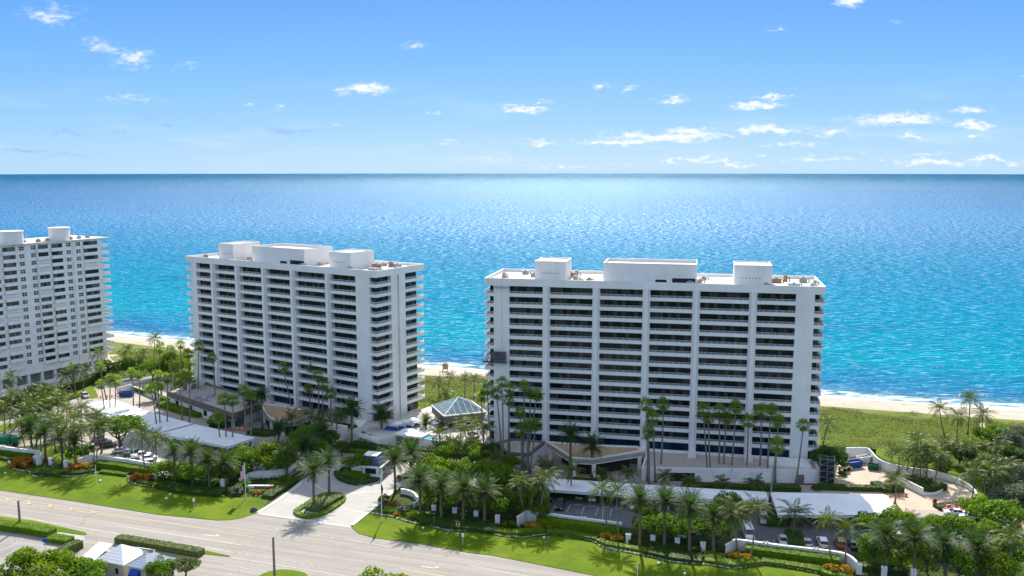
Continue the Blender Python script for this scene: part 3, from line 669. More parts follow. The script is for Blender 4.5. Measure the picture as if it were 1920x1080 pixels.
lawn([(-120, 955), (-40, 967), (0, 968.5), (60, 976), (110, 987), (160, 998.5), (163, 1001.5), (155, 1003.5), (110, 997), (50, 984), (0, 976), (-120, 958)])
lawn([(136, 1012), (151, 1013.5), (154, 1017), (143, 1026), (128, 1031)])
lawn([(384, 1032), (432, 1042.5), (428, 1043.5), (380, 1038)])
lawn(smoothpts([(482, 1086), (498, 1074), (528, 1068), (560, 1071), (577, 1080), (560, 1100), (510, 1102)], 4, True))
lawn([(55, 862), (62, 840), (115, 834), (165, 848), (170, 862), (150, 872), (90, 868)])
lawn([(-40, 806), (0, 797), (30, 790), (52, 786), (38, 800), (10, 809), (-40, 818)]); lawn([(35, 822), (60, 815), (85, 811), (75, 820), (45, 827)])
lawn([(120, 742), (150, 733), (172, 722), (180, 733), (185, 745), (172, 748), (160, 740), (140, 747), (128, 749)])
lawn([(1600, 1030), (1740, 1038), (1760, 1066), (1640, 1062), (1612, 1050)])
lawn([(1752, 950), (1790, 944), (1826, 935), (1842, 910), (1850, 930), (1845, 955), (1830, 962), (1800, 965), (1760, 958)])
lawn([(1630, 846), (1660, 862), (1705, 876), (1760, 882), (1815, 895), (1850, 925), (1850, 900), (1800, 870), (1700, 850), (1650, 838)], 0.04)

# ------------------------------------------------------------------ low buildings round the towers
def toL(p, O, rz):
    x, y = p[0] - O[0], p[1] - O[1]; c, s = math.cos(rz), math.sin(rz); return (x * c + y * s, -x * s + y * c)
def fromL(p, O, rz):
    c, s = math.cos(rz), math.sin(rz); return (O[0] + p[0] * c - p[1] * s, O[1] + p[0] * s + p[1] * c)
def ring(mb, poly, w, z0, z1, m=0):
    n = len(poly); a = sum(poly[i][0] * poly[(i + 1) % n][1] - poly[(i + 1) % n][0] * poly[i][1] for i in range(n))
    if a < 0: poly = poly[::-1]
    P = [np.array(p, float) for p in poly]; I = []
    for i in range(n):
        e0 = P[i] - P[i - 1]; e1 = P[(i + 1) % n] - P[i]; e0 /= np.linalg.norm(e0); e1 /= np.linalg.norm(e1)
        n0 = np.array([-e0[1], e0[0]]); n1 = np.array([-e1[1], e1[0]]); b = n0 + n1; b /= max(0.35, b @ n0) * 1.0 if False else 1.0
        b = b / np.linalg.norm(b); I.append(P[i] + b * w / max(0.4, b @ n0))
    V = [(p[0], p[1], z) for z in (z0, z1) for p in P] + [(p[0], p[1], z) for z in (z0, z1) for p in I]
    F = []
    for i in range(n):
        j = (i + 1) % n
        F += [(i, j, n + j, n + i), (2 * n + j, 2 * n + i, 3 * n + i, 3 * n + j), (n + i, n + j, 3 * n + j, 3 * n + i), (j, i, 2 * n + i, 2 * n + j)]
    return mb.add(V, F, m)
A_ = G(1203, 877, 3.5)[:2]; B_ = G(1537, 882, 3.5)[:2]
pA, pB = fromL((46.2, -0.9), RO, Ry), fromL((90.2, -0.9), RO, Ry)
t = thing('podium', 'low white garage podium with tiled roof terrace under the square-on tower', 'podium')
m = MB(); m.prism([A_, B_, pB, pA], 0, 2.88); m.build('base', white2, t)
m = MB(); ring(m, [A_, B_, pB, pA], 0.4, 2.88, 3.6); m.build('parapet', white, t)
terr = mat('terrace_tiles', (0.52, 0.45, 0.40), 0.85, 0.12, 0.6, 0.2, col2=(0.45, 0.385, 0.34))
m = MB(); m.sheet([A_, B_, pB, pA], 2.9); m.build('terrace_floor', terr, t)
def onwall(p, q, u, off):  # point on wall line
    d = np.array(q) - np.array(p); L = np.linalg.norm(d); d = d / L; nn = np.array([d[1], -d[0]]); r_ = np.array(p) + d * u + nn * off; return (float(r_[0]), float(r_[1]))
def panel(p, q, u0, u1, z0, z1, off, mt, name, par, th=0.05):
    mm = MB(); mm.prism([onwall(p, q, u0, 0), onwall(p, q, u1, 0), onwall(p, q, u1, off), onwall(p, q, u0, off)], z0, z1); return mm.build(name, mt, par)
panel(A_, B_, 7.3, 13.6, 0.1, 2.3, 0.06, dark, 'garage_door', t); panel(A_, B_, 39.5, 41.4, 0.1, 2.3, 0.05, brown, 'door', t)
for u in (0.5, 19, 33): panel(A_, B_, u, u + 0.25, 0.0, 3.3, 0.08, white, 'pilaster', t)
m = MB()
for (lx, w_) in ((45.0, 1.5), (58.2, 1.6), (72.9, 1.6)):
    p0 = [fromL((lx - w_ / 2, -0.8), RO, Ry), fromL((lx + w_ / 2, -0.8), RO, Ry), fromL((lx + w_ / 2 + .3, -4.6), RO, Ry), fromL((lx - w_ / 2 - .3, -4.6), RO, Ry)]
    m = MB(); m.prism(p0, 2.92, 4.1, 0); m.build('planter', white, t)
m = MB(); m.prism([fromL((78, -6.5), RO, Ry), fromL((88.5, -8.3), RO, Ry), fromL((88.5, -0.9), RO, Ry), fromL((78, -0.9), RO, Ry)], 2.92, 3.5); m.build('planter', white2, t)

t = thing('podium', 'low white flat-roofed wing with brown fascia beside the square-on tower and its palm clump', 'podium')
pl = GP([(909, 845), (992, 851), (1022, 827), (962, 822), (915, 832)], 4.0)
m = MB(); m.prism(pl, 0, 3.1); m.build('wall', white2, t)
m = MB(); ring(m, pl, 0.5, 3.05, 4.05); m.build('fascia', brown, t)
m = MB(); m.sheet(pl, 3.5); m.build('roof', beige, t)
t = thing('porch', 'angular tan-topped entrance canopy with white fascia under the square-on tower', 'entrance canopy')
pl = GP([(1025, 827), (1073, 857), (1113, 859), (1206, 844), (1196, 836), (1110, 833)], 5.2)
m = MB(); ring(m, pl, 0.4, 3.4, 5.2); m.build('fascia', white, t)
m = MB(); m.prism(pl, 3.6, 4.75); m.build('roof', tan, t)
m = MB()
for i in (0, 1, 2, 3):
    c = np.array(pl[i]); q = np.mean(np.array(pl), axis=0); c = c + (q - c) * 0.08
    m = MB(); m.box(c[0] - .5, c[0] + .5, c[1] - .5, c[1] + .5, 0, 3.5); m.build('column', white2, t)
m = None
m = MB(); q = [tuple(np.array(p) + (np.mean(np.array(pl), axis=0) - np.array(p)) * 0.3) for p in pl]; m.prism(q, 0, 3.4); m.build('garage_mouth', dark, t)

def wing(lab, pts, z, fh, inset, mats_, parapet=True):
    tt = thing('podium', lab, 'podium'); pl = GP(pts, z); c = np.mean(np.array(pl), axis=0)
    m = MB(); ring(m, pl, 0.5, z - fh, z + 0.05); m.build('fascia', mats_[0], tt)
    m = MB(); m.prism(pl, z - 0.9, z - 0.45); m.build('roof', mats_[1], tt)
    q = [tuple(np.array(p) + (c - np.array(p)) * inset) for p in pl]
    m = MB(); m.prism(q, 0, z - fh * 0.9); m.build('wall', white2, tt)
    return tt, pl, q
t, pl, q = wing('brown-fasciaed flat-roofed wing in front of the turned tower, over the loading court', [(312, 733), (437, 776), (492, 757), (452, 737), (400, 722), (362, 712)], 5.0, 1.9, 0.06, (brown, beige))
for i in range(7): panel(q[0], q[1], 4 + i * 4.6, 6.0 + i * 4.6, 0.8, 2.6, 0.06, white if i % 2 else glass_l, 'window', t)
panel(q[0], q[1], 33.5, 36.5, 0.1, 2.9, 0.08, dark, 'door', t); panel(q[1], q[2], 2, 5, 0.1, 2.9, 0.06, brown, 'door', t)
m = MB(); wallsweep(m, GP([(352, 728), (388, 716), (402, 721)], 5.2), 0.4, 4.5, 6.4); m.build('parapet', white2, t)
m = MB(); m.lathe([(2.1, 0), (2.3, 0.5), (2.0, 1.5), (1.2, 2.0), (0.05, 2.1)], 14); m.build('roof_vent', brown, t, loc=G(356, 727, 4.6))
for i, (px, py) in enumerate([(372, 747), (382, 751), (395, 744), (430, 757)]):
    m = MB(); m.box(-1, 1, -.7, .7, 0, .9); m.build('air_unit', greyw, t, loc=G(px, py, 4.6))
t = thing('porch', 'tan-topped entrance canopy with curved white front beside the turned tower', 'entrance canopy')
pl = GP(smoothpts([(493, 766), (496, 756), (553, 764), (588, 772), (560, 788), (530, 790), (508, 784)], 2, True), 4.6)
m = MB(); ring(m, pl, 0.4, 3.0, 4.6); m.build('fascia', white2, t); m = MB(); m.prism(pl, 3.2, 4.2); m.build('roof', tan, t)
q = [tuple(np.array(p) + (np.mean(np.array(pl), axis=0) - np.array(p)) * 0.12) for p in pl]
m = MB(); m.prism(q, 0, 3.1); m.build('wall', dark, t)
m = MB()
for i in (0, 6, 10, 12): c = np.array(pl[i]) + (np.mean(np.array(pl), axis=0) - np.array(pl[i])) * 0.05; m = MB(); m.box(c[0] - .5, c[0] + .5, c[1] - .5, c[1] + .5, 0, 3.1); m.build('column', white2, t)
t = thing('podium', 'small white planter block with beige top behind the sloping palms by the turned tower', 'podium')
pl = GP([(600, 803), (636, 808), (652, 800), (612, 793)], 3.4); m = MB(); m.prism(pl, 0, 3.2); m.build('wall', white2, t); m = MB(); ring(m, pl, .4, 3.2, 3.7); m.build('parapet', white, t); m = MB(); m.sheet(pl, 3.25); m.build('roof', beige, t)
# pool deck with its walls
deckp = GP([(656, 809), (712, 825), (745, 816), (798, 823), (900, 838), (935, 815), (910, 790), (850, 775), (805, 762), (770, 775), (745, 785), (690, 787)], 3.0)
deck_m = mat('deck_paving', (0.58, 0.53, 0.47), 0.85, 0.12, 0.4, col2=(0.5, 0.455, 0.40))
m = MB(); m.prism(deckp, -0.2, 3.0, 0, False, 1); o = m.build('pool_deck', [white2, deck_m]); bm_tri(o); struct(o)
m = MB(); m.sheet(GP(smoothpts([(780, 820), (797, 822.5), (822, 825), (828, 822.5), (808, 818.5), (790, 817.5)], 3, True), 3.0), 3.012); struct(m.build('pool', mat('pool_water', (0.10, 0.46, 0.52), 0.12, 0.1, 0.6, 0.5)))
m = MB(); wallsweep(m, GP([(656, 808), (664, 810.5), (712, 825)], 3.8), 0.35, 2.9, 3.9); tag(m.build('garden_wall', white2), 'white parapet wall along the edge of the pool deck above the dark hedge', 'wall')
p0, p1 = G(743, 813, 3.6)[:2], G(798, 820, 3.6)[:2]
t = thing('pool_house', 'small flat-roofed pool house with dark and white panels under the pool deck', 'pool house')
q0, q1 = onwall(p0, p1, 0, -6), onwall(p0, p1, 9.0, -6)
m = MB(); m.prism([onwall(p0, p1, -.4, .5), onwall(p0, p1, 8.4, .5), q1, onwall(p0, p1, -.4, -6)], 3.1, 3.65); m.build('roof', white, t)
m = MB(); m.prism([p0, onwall(p0, p1, 8, 0), onwall(p0, p1, 8, -5.5), onwall(p0, p1, 0, -5.5)], 0, 3.1); m.build('wall', white2, t)
panel(p0, p1, 0.05, 2.2, 0.1, 3.05, .06, brown, 'screen', t); panel(p0, p1, 5.0, 7.3, 0.1, 3.05, .06, brown, 'screen', t)

# pyramid clubhouse
t = thing('clubhouse', 'square clubhouse with a pyramid roof of glass panes between the towers', 'clubhouse')
Lq, Fq, Rq = np.array(G(809, 762, 7)[:2]), np.array(G(832.6, 780, 7)[:2]), np.array(G(909, 772, 7)[:2])
ax = (Rq - Fq); s1 = np.linalg.norm(ax); ax /= s1; ay = np.array([-ax[1], ax[0]]); sd = 13.2
cr = [tuple(Fq), tuple(Fq + ax * sd), tuple(Fq + ax * sd + ay * sd), tuple(Fq + ay * sd)]; cc = np.mean(np.array(cr), axis=0)
apex = (cc[0], cc[1], D(858.5, 744.5, cc[1])[2])
m = MB(); ring(m, cr, 0.5, 4.6, 6.85); m.build('fascia', brown, t)
q = [tuple(np.array(p) + (cc - np.array(p)) * 0.1) for p in cr]; m = MB(); m.prism(q, 0, 5.0); m.build('wall', white2, t)
for i in range(4):
    L_ = np.linalg.norm(np.array(q[(i + 1) % 4]) - np.array(q[i]))
    for u in np.arange(1.0, L_ - 2.2, 2.7): panel(q[i], q[(i + 1) % 4], u, u + 2.2, 0.3, 4.3, .06, glass_l, 'window', t)
pg = mat('skylight_glass', (0.10, 0.17, 0.20), 0.08, 0.25, 0.5, 0.6, col2=(0.16, 0.24, 0.26))
m = MB(); m.add([(p[0], p[1], 6.9) for p in cr] + [apex], [(0, 1, 4), (1, 2, 4), (2, 3, 4), (3, 0, 4)]); gl_ = m.build('glass_roof', pg, t)
m = MB()
for i in range(4):
    a, b = np.array(cr[i] + (6.92,)), np.array(cr[(i + 1) % 4] + (6.92,)); ap = np.array(apex)
    m.tube([tuple(a), tuple(ap)], 0.16, 5); m.tube([tuple(a), tuple(b)], 0.22, 5)
    for j in range(1, 7):
        f = j / 7; st = a + (b - a) * f; h = 1 - abs(2 * f - 1); mid = (a + b) / 2
        en = st + (ap - mid) * h; m.tube([tuple(st), tuple(en)], 0.08, 4)
    for f in (0.22,):
        m.tube([tuple(a + (ap - a) * f), tuple(b + (ap - b) * f)], 0.05, 4)
m.build('glazing_bars', white, gl_)

# entrance gatehouse
navy = mat('navy_tiles', (0.035, 0.06, 0.145), 0.6, 0.2, 2.0, 0.4)
gx, gy, _ = G(700, 890); gz = R(-14)
t = thing('gatehouse', 'white gatehouse with a dark blue mansard roof on the entrance island', 'gatehouse', (gx, gy, 0), gz)
m = MB(); m.box(-2.2, 2.6, -2.0, 2.0, 0.1, 2.7); m.build('wall', white2, t)
m = MB(); m.box(-1.4, 1.6, -2.06, -2.0, 1.0, 2.4); m.build('window', glass_l, t); m = MB(); m.box(2.6, 2.66, -1.4, 1.4, 1.0, 2.4); m.build('window', glass_l, t)
m = MB(); m.box(-3.0, 3.6, -2.7, 3.0, 2.72, 3.2); m.build('canopy', white, t)
m = MB(); m.add([(-2.6, -2.4, 3.26), (2.9, -2.4, 3.26), (2.9, 2.8, 3.26), (-2.6, 2.8, 3.26), (-2.0, -1.4, 5.5), (1.6, -1.4, 5.5), (1.6, 1.8, 5.5), (-2.0, 1.8, 5.5)], [(0, 1, 5, 4), (1, 2, 6, 5), (2, 3, 7, 6), (3, 0, 4, 7)]); rf = m.build('roof', navy, t)
m = MB(); m.box(-2.1, 1.7, -1.5, 1.9, 5.5, 5.72); m.build('cap', white, rf)
m = MB()
for y in (-2.4, 2.4): m = MB(); m.box(3.1, 3.5, y, y + .4, 0, 2.72); m.build('column', white2, t)
m = MB(); m.box(1.2, 3.6, -3.3, -2.6, 0, 1.1); m.build('planter', white2, t)

# carports
cp_m = mat('carport_roof', (0.86, 0.855, 0.84), 0.6, 0.06, 0.2, 0.3, col2=(0.76, 0.75, 0.735))
cov = mat('carport_edge', (0.70, 0.72, 0.75), 0.6, 0.05, 1.0)
def carport(lab, pts, z, ncol=6):
    tt = thing('carport', lab, 'carport', group='flat white carports'); pl = GP(pts, z)
    m = MB(); m.prism(pl, z - 0.14, z); m.build('roof', cp_m, tt)
    m = MB(); ring(m, [tuple(p) for p in pl], 0.12, z - 0.6, z + 0.04); m.build('fascia', cov, tt)
    n = len(pl)
    def edge(p, q, k):
        for i in range(k):
            f = (i + .12) / (k - .76); f = min(f, 0.97); c = np.array(p) + (np.array(q) - np.array(p)) * f; c = c + (np.mean(np.array(pl), axis=0) - c) * 0.06
            mm = MB(); mm.box(-.16, .16, -.16, .16, 0, z - .2); mm.build('post', white2, tt, loc=(c[0], c[1], 0))
    edge(pl[3], pl[2], ncol); edge(pl[0], pl[1], ncol)
    return tt
carport('sunlit white carport roof farthest along the row, next to the neighbouring plaza', [(158, 757), (214.5, 748.5), (269.5, 768), (208, 786)], 3.0)
carport('white carport roof in the middle of three, five palms along its edge', [(228, 778), (271, 769.5), (361.5, 794.3), (297, 811.5)], 3.0)
carport('shaded white carport roof nearest the entrance on the turned tower side', [(299, 813.5), (366, 795.5), (479, 820.5), (427, 838)], 3.0)
carport('long white carport roof with open bays facing the parking lot', [(1021, 917.5), (1024, 896.5), (1245, 911), (1245, 934)], 3.0)
carport('white carport roof half hidden by the date palm row', [(1248, 934.5), (1248, 911.5), (1437, 922.5), (1441, 938)], 3.0)
carport('broad white carport roof beside the sandy yard ramp', [(1459, 965.5), (1444, 922.6), (1661, 928), (1686, 966)], 3.0)

# small house by the near kerb
t = thing('house', 'small beige house with white standing-seam hip roofs and a blue awning', 'house')
seam = bpy.data.materials.new('standing_seam'); seam.use_nodes = True
def seam_mat():
    k = NT(seam.node_tree); b = k.n['Principled BSDF']; tc = k.new('ShaderNodeTexCoord'); sp = k.new('ShaderNodeSeparateXYZ'); k.put(sp, 0, tc.outputs['Object'])
    u = k.math('FRACT', k.math('DIVIDE', sp.outputs[2], 0.36)); k.put(b, 'Base Color', k.mix(k.math('LESS_THAN', u, 0.2), (0.78, 0.79, 0.80), (0.50, 0.53, 0.58)))
    b.inputs['Roughness'].default_value = 0.4
seam_mat()
stucco = mat('beige_stucco', (0.50, 0.45, 0.36), 0.9, 0.1, 0.8, 0.1)
He = 3.2
a, b, c_ = [np.array(G(x, y, He)[:2]) for x, y in ((177, 1050), (231, 1060.5), (279, 1033))]; d_ = a + (c_ - b)
def hip(par, q, z0, z1, name='roof', f=0.5):
    q = [np.array(p) for p in q]; m = MB(); ce = np.mean(np.array(q), axis=0); l01 = np.linalg.norm(q[1] - q[0]); l12 = np.linalg.norm(q[2] - q[1])
    e0, e1 = ((q[0] + q[3]) / 2, (q[1] + q[2]) / 2) if l01 > l12 else ((q[0] + q[1]) / 2, (q[2] + q[3]) / 2)
    r0, r1 = ce + (e0 - ce) * (1 - min(l01, l12) / max(l01, l12)) + 1e-4, ce + (e1 - ce) * (1 - min(l01, l12) / max(l01, l12))
    V = [tuple(p) + (z0,) for p in q] + [tuple(r0) + (z1,), tuple(r1) + (z1,)]
    F = [(0, 1, 5, 4), (1, 2, 5), (2, 3, 4, 5), (3, 0, 4)] if l01 > l12 else [(0, 1, 4), (1, 2, 5, 4), (2, 3, 5), (3, 0, 4, 5)]
    m.add(V, F); m.add([tuple(p) + (z0 - .02,) for p in q], [(3, 2, 1, 0)]); return m.build(name, seam, par)
hip(t, [a, b, c_, d_], He, 5.6)
ins = lambda Q, f: [tuple(np.array(p) + (np.mean(np.array(Q), axis=0) - np.array(p)) * f) for p in Q]
m = MB(); m.prism(ins([a, b, c_, d_], .1), 0, He - .05); m.build('wall', stucco, t)
q2 = [np.array(G(x, y, He)[:2]) for x, y in ((235, 1061), (271, 1067.5), (331, 1049.5))]; q2.append(q2[0] + q2[2] - q2[1])
hip(t, q2, He, 5.2); m = MB(); m.prism(ins(q2, .12), 0, He - .06); m.build('wall', stucco, t)
w0, w1 = ins(q2, .12)[0], ins(q2, .12)[1]; blue = mat('blue_awning', (0.01, 0.06, 0.36), 0.6, 0.1, 1.0)
m = MB()
for i in range(6):
    th0, th1 = i * PI / 12, (i + 1) * PI / 12
    P0 = (0.15 + 1.0 * math.sin(th0), 1.5 + 1.2 * math.cos(th0)); P1 = (0.15 + 1.0 * math.sin(th1), 1.5 + 1.2 * math.cos(th1))
    m.add([onwall(w0, w1, 0.8, P0[0]) + (P0[1],), onwall(w0, w1, 2.9, P0[0]) + (P0[1],), onwall(w0, w1, 2.9, P1[0]) + (P1[1],), onwall(w0, w1, 0.8, P1[0]) + (P1[1],)], [(0, 1, 2, 3)])
for u in (0.8, 2.9): m.add([onwall(w0, w1, u, 0.1) + (1.5,)] + [onwall(w0, w1, u, 0.15 + math.sin(i * PI / 12)) + (1.5 + 1.2 * math.cos(i * PI / 12),) for i in range(7)], [tuple(range(8))])
m.build('awning', blue, t)
w2, w3 = ins([a, b, c_, d_], .1)[0], ins([a, b, c_, d_], .1)[1]; panel(w2, w3, 4.5, 5.2, 1.0, 2.2, .05, dark, 'window', t); panel(w2, w3, 1.5, 2.3, 1.0, 2.2, .05, dark, 'window', t)
l1, l2, l3 = [np.array(G(x, y, 2.9)[:2]) for x, y in ((150, 1046.5), (176, 1051.5), (212, 1029))]; l4 = l1 + l3 - l2
m = MB(); m.add([tuple(l1) + (2.9,), tuple(l2) + (2.9,), tuple(l3) + (3.9,), tuple(l4) + (3.9,)], [(0, 1, 2, 3)]); m.add([tuple(l1) + (2.88,), tuple(l2) + (2.88,), tuple(l3) + (3.88,), tuple(l4) + (3.88,)], [(3, 2, 1, 0)]); m.build('porch_roof', seam, t)
m = MB(); m.prism(ins([l1, l2, l3, l4], .15), 0, 2.8); m.build('wall', stucco, t)
b1 = [np.array(G(x, y, 3.4)[:2]) for x, y in ((248, 1030), (278, 1035), (291, 1029), (262, 1024.5))]
m = MB(); m.add([tuple(b1[0]) + (4.0,), tuple(b1[1]) + (4.0,), tuple(b1[2]) + (3.2,), tuple(b1[3]) + (3.2,)], [(0, 1, 2, 3), ]); m.add([tuple(b1[0]) + (3.9,), tuple(b1[1]) + (3.9,), tuple(b1[2]) + (3.1,), tuple(b1[3]) + (3.1,)], [(3, 2, 1, 0)]); m.build('porch_roof', seam, t)
m = MB(); p = b1[2] + (b1[0] - b1[2]) * .05; m.box(p[0] - .12, p[0] + .12, p[1] - .12, p[1] + .12, 0, 3.15); m.build('post', white, t)
# ------------------------------------------------------------------ vegetation kit
L_date = leafmat('date_frond', (0.036, 0.078, 0.020), (0.092, 0.145, 0.048), 0.28, 0.6, 0.6, (1.3, 1.5, 0.6), 0.08)
L_coco = leafmat('coconut_frond', (0.040, 0.075, 0.014), (0.13, 0.165, 0.040), 0.34, 0.45, 0.6, (1.5, 1.6, 0.5), 0.2)
L_fan = leafmat('fan_leaf', (0.080, 0.150, 0.022), (0.22, 0.30, 0.055), 0.45, 0.6, 0.6, (1.6, 1.7, 0.5), 0.2)
L_dead = leafmat('dead_leaf', (0.16, 0.11, 0.055), (0.24, 0.16, 0.08), 0.2, 0.8)
L_tree = leafmat('tree_leaf', (0.050, 0.112, 0.008), (0.140, 0.235, 0.016), 0.36, 0.55, 0.5, (1.7, 1.8, 0.4), 0.22)
L_lime = leafmat('lime_leaf', (0.075, 0.135, 0.006), (0.19, 0.27, 0.012), 0.35, 0.55, 0.5, (1.5, 1.6, 0.4), 0.15)
L_dark = leafmat('dark_leaf', (0.030, 0.076, 0.012), (0.082, 0.145, 0.020), 0.25, 0.55, 0.5, None, 0.15)
L_hedge = leafmat('hedge_leaf', (0.085, 0.175, 0.005), (0.20, 0.30, 0.010), 0.28, 0.6, 0.5, (1.5, 1.6, 0.4), 0.06)
L_olive = leafmat('olive_leaf', (0.085, 0.125, 0.03), (0.16, 0.20, 0.06), 0.2, 0.6, 0.5, None, 0.1)
L_grey = leafmat('grey_leaf', (0.10, 0.14, 0.075), (0.20, 0.235, 0.15), 0.25, 0.6, 0.5, (1.2, 1.2, 0.8), 0.2)
L_orange = leafmat('croton_leaf', (0.22, 0.085, 0.012), (0.52, 0.23, 0.02), 0.3, 0.5, 2.0, (1.3, 1.1, 0.5), 0.1)
L_gold = leafmat('golden_croton_leaf', (0.25, 0.17, 0.015), (0.56, 0.36, 0.03), 0.3, 0.5, 2.0, (1.3, 1.2, 0.5), 0.1)
L_white = leafmat('white_petal', (0.55, 0.58, 0.50), (0.80, 0.80, 0.76), 0.2, 0.6, 2.0, (1, 1, 1), 0.0)
L_dune = leafmat('dune_leaf', (0.095, 0.160, 0.008), (0.235, 0.305, 0.022), 0.3, 0.8, 0.10, (1.3, 1.4, 0.5), 0.0)
L_straw = leafmat('dune_straw', (0.20, 0.18, 0.07), (0.34, 0.29, 0.14), 0.3, 0.8, 0.06, (1.2, 1.1, 0.6), 0.0)
def bark(name, c, ring=4.0):
    m = bpy.data.materials.new(name); m.use_nodes = True; k = NT(m.node_tree); b = k.n['Principled BSDF']; tc = k.new('ShaderNodeTexCoord'); sp = k.new('ShaderNodeSeparateXYZ'); k.put(sp, 0, tc.outputs['Object'])
    w = k.math('SINE', k.math('MULTIPLY', sp.outputs[2], ring * 2 * PI)); n = k.noise(tc.outputs['Object'], 2.0, 3)
    f = k.math('ADD', k.math('MULTIPLY', w, 0.15), n, clamp=True)
    k.put(b, 'Base Color', k.mix(f, tuple(x * 0.6 for x in c), tuple(x * 1.25 for x in c))); b.inputs['Roughness'].default_value = 0.9; return m
B_date = bark('date_bark', (0.16, 0.125, 0.09), 3.5); B_coco = bark('coconut_bark', (0.24, 0.20, 0.165), 4); B_fan = bark('fan_palm_bark', (0.215, 0.19, 0.165), 5); B_tree = bark('tree_bark', (0.13, 0.10, 0.075), 1)
def nrm(a): return a / (np.linalg.norm(a, axis=-1, keepdims=True) + 1e-9)
def frond(L, el, az, bend, nl, leafL, leafW, droop, fold=0.5, rg=rng):
    """quads of one pinnate frond from the origin"""
    t = np.linspace(0, 1, 9); e = el - bend * t ** 1.25; dl = L / 8
    hx = np.concatenate([[0], np.cumsum(np.cos(e[:-1]) * dl)]); hz = np.concatenate([[0], np.cumsum(np.sin(e[:-1]) * dl)])
    ca, sa = math.cos(az), math.sin(az); side = np.array([-sa, ca, 0.0])
    Q = []
    P = np.stack([hx * ca, hx * sa, hz], 1)
    for i in range(8):
        w = 0.05 * (1 - i / 9); Q.append([P[i] + side * w, P[i] - side * w, P[i + 1] - side * w * .9, P[i + 1] + side * w * .9])
    tt = np.linspace(0.16, 0.99, nl)
    px = np.interp(tt, t, hx); pz = np.interp(tt, t, hz); ee = np.interp(tt, t, e)
    base = np.stack([px * ca, px * sa, pz], 1); fwd = np.stack([np.cos(ee) * ca, np.cos(ee) * sa, np.sin(ee)], 1); up = np.stack([-np.sin(ee) * ca, -np.sin(ee) * sa, np.cos(ee)], 1)
    ll = leafL * np.clip(np.sin(PI * (0.12 + 0.80 * tt)), 0.2, 1)[:, None]
    for sgn in (-1, 1):
        j = rg.normal(0, 0.10, (nl, 3))
        d = nrm(sgn * side[None, :] * 0.85 + fwd * 0.62 + up * fold * 0.55 + j); d2 = nrm(d + np.array([0, 0, -droop]))
        mid = base + d * ll * 0.5; tip = mid + d2 * ll * 0.5; wv = nrm(fwd + 0.2 * up) * leafW
        Q += list(np.stack([base, mid - wv, tip, mid + wv], 1))
    return Q
def crown_date(seed):
    r = np.random.default_rng(seed); Q = []
    n = 74
    for i in range(n):
        f = (i + .5) / n; el = R(82) - f * R(112) + r.normal(0, .09); az = i * 2.39996 + r.normal(0, .15)
        Q += frond(3.5 * (0.80 + .30 * r.random()) * (0.82 if f > .8 else 1), el, az, R(40) + r.normal(0, .16), 16, 0.60, 0.062, 0.25, 0.6, r)
    return quads_mesh('crown', np.array(Q), L_date)
def crown_coco(seed, n=26, L=4.5):
    r = np.random.default_rng(seed); Q = []
    for i in range(n):
        f = (i + .5) / n; el = R(76) - f * R(100) + r.normal(0, .10); az = i * 2.39996 + r.normal(0, .25)
        Q += frond(L * (0.8 + .3 * r.random()), el, az, R(78) + r.normal(0, .2), 22, 0.92, 0.075, 0.75, 0.15, r)
    return quads_mesh('crown', np.array(Q), L_coco)
def crown_fan(seed, n=24):
    r = np.random.default_rng(seed); Q = []
    for i in range(n):
        f = (i + .5) / n; el = R(80) - f * R(125) + r.normal(0, .12); az = i * 2.39996 + r.normal(0, .2)
        d = np.array([math.cos(el) * math.cos(az), math.cos(el) * math.sin(az), math.sin(el)]); s_ = nrm(np.cross(d, [0, 0, 1.0])); u = np.cross(s_, d)
        pl = 0.8 + .6 * r.random(); c = d * pl; w = 0.025
        Q.append([s_ * w, -s_ * w, c - s_ * w, c + s_ * w]); lr = 0.95 + .25 * r.random(); m_ = 11
        for k in range(m_):
            a = (k - (m_ - 1) / 2) / ((m_ - 1) / 2) * 1.9; dd = d * math.cos(a) + s_ * math.sin(a) + u * 0.10; e_ = c + dd * lr * .62; tip = e_ + nrm(dd + np.array([0, 0, -0.75])) * lr * .45
            pw = np.cross(dd, u) * .085; Q.append([c, e_ - pw, tip, e_ + pw])
    return quads_mesh('crown', np.array(Q), L_fan)
def skirt_fan(seed):
    r = np.random.default_rng(seed); Q = []
    for i in range(14):
        az = r.random() * 6.28; d = np.array([math.cos(az) * .5, math.sin(az) * .5, -.9]); s_ = np.array([-math.sin(az), math.cos(az), 0]); c = np.array([math.cos(az) * .2, math.sin(az) * .2, -.1 - .4 * r.random()])
        for k in range(5):
            dd = nrm(d + s_ * (k - 2) * .35); Q.append([c, c + dd * .6 - s_ * .09, c + dd * 1.15, c + dd * .6 + s_ * .09])
    return quads_mesh('dead_leaves', np.array(Q), L_dead)
def fruit_date(seed):
    r = np.random.default_rng(seed); Q = []
    for i in range(60):
        az = r.random() * 6.28; rad = .35 + .45 * r.random(); z = -.25 + .5 * r.random(); c = np.array([rad * math.cos(az), rad * math.sin(az), z]); a = r.normal(0, 1, 3); b = np.cross(a, r.normal(0, 1, 3)); a = nrm(a) * .22; b = nrm(b) * .12
        Q.append([c - a, c - b, c + a, c + b])
    return quads_mesh('fruit_stalks', np.array(Q), leafmat('date_stalk', (0.42, 0.22, 0.06), (0.55, 0.36, 0.12), 0.2))
CR_D = [crown_date(s) for s in (1, 2, 3, 4)]; CR_C = [crown_coco(s) for s in (5, 6, 7, 8)]; CR_F = [crown_fan(s) for s in (9, 10, 11, 12)]; SK = [skirt_fan(s) for s in (1, 2)]; FR = fruit_date(3)
CR_S = [crown_coco(s, 20, 3.0) for s in (21, 22)]
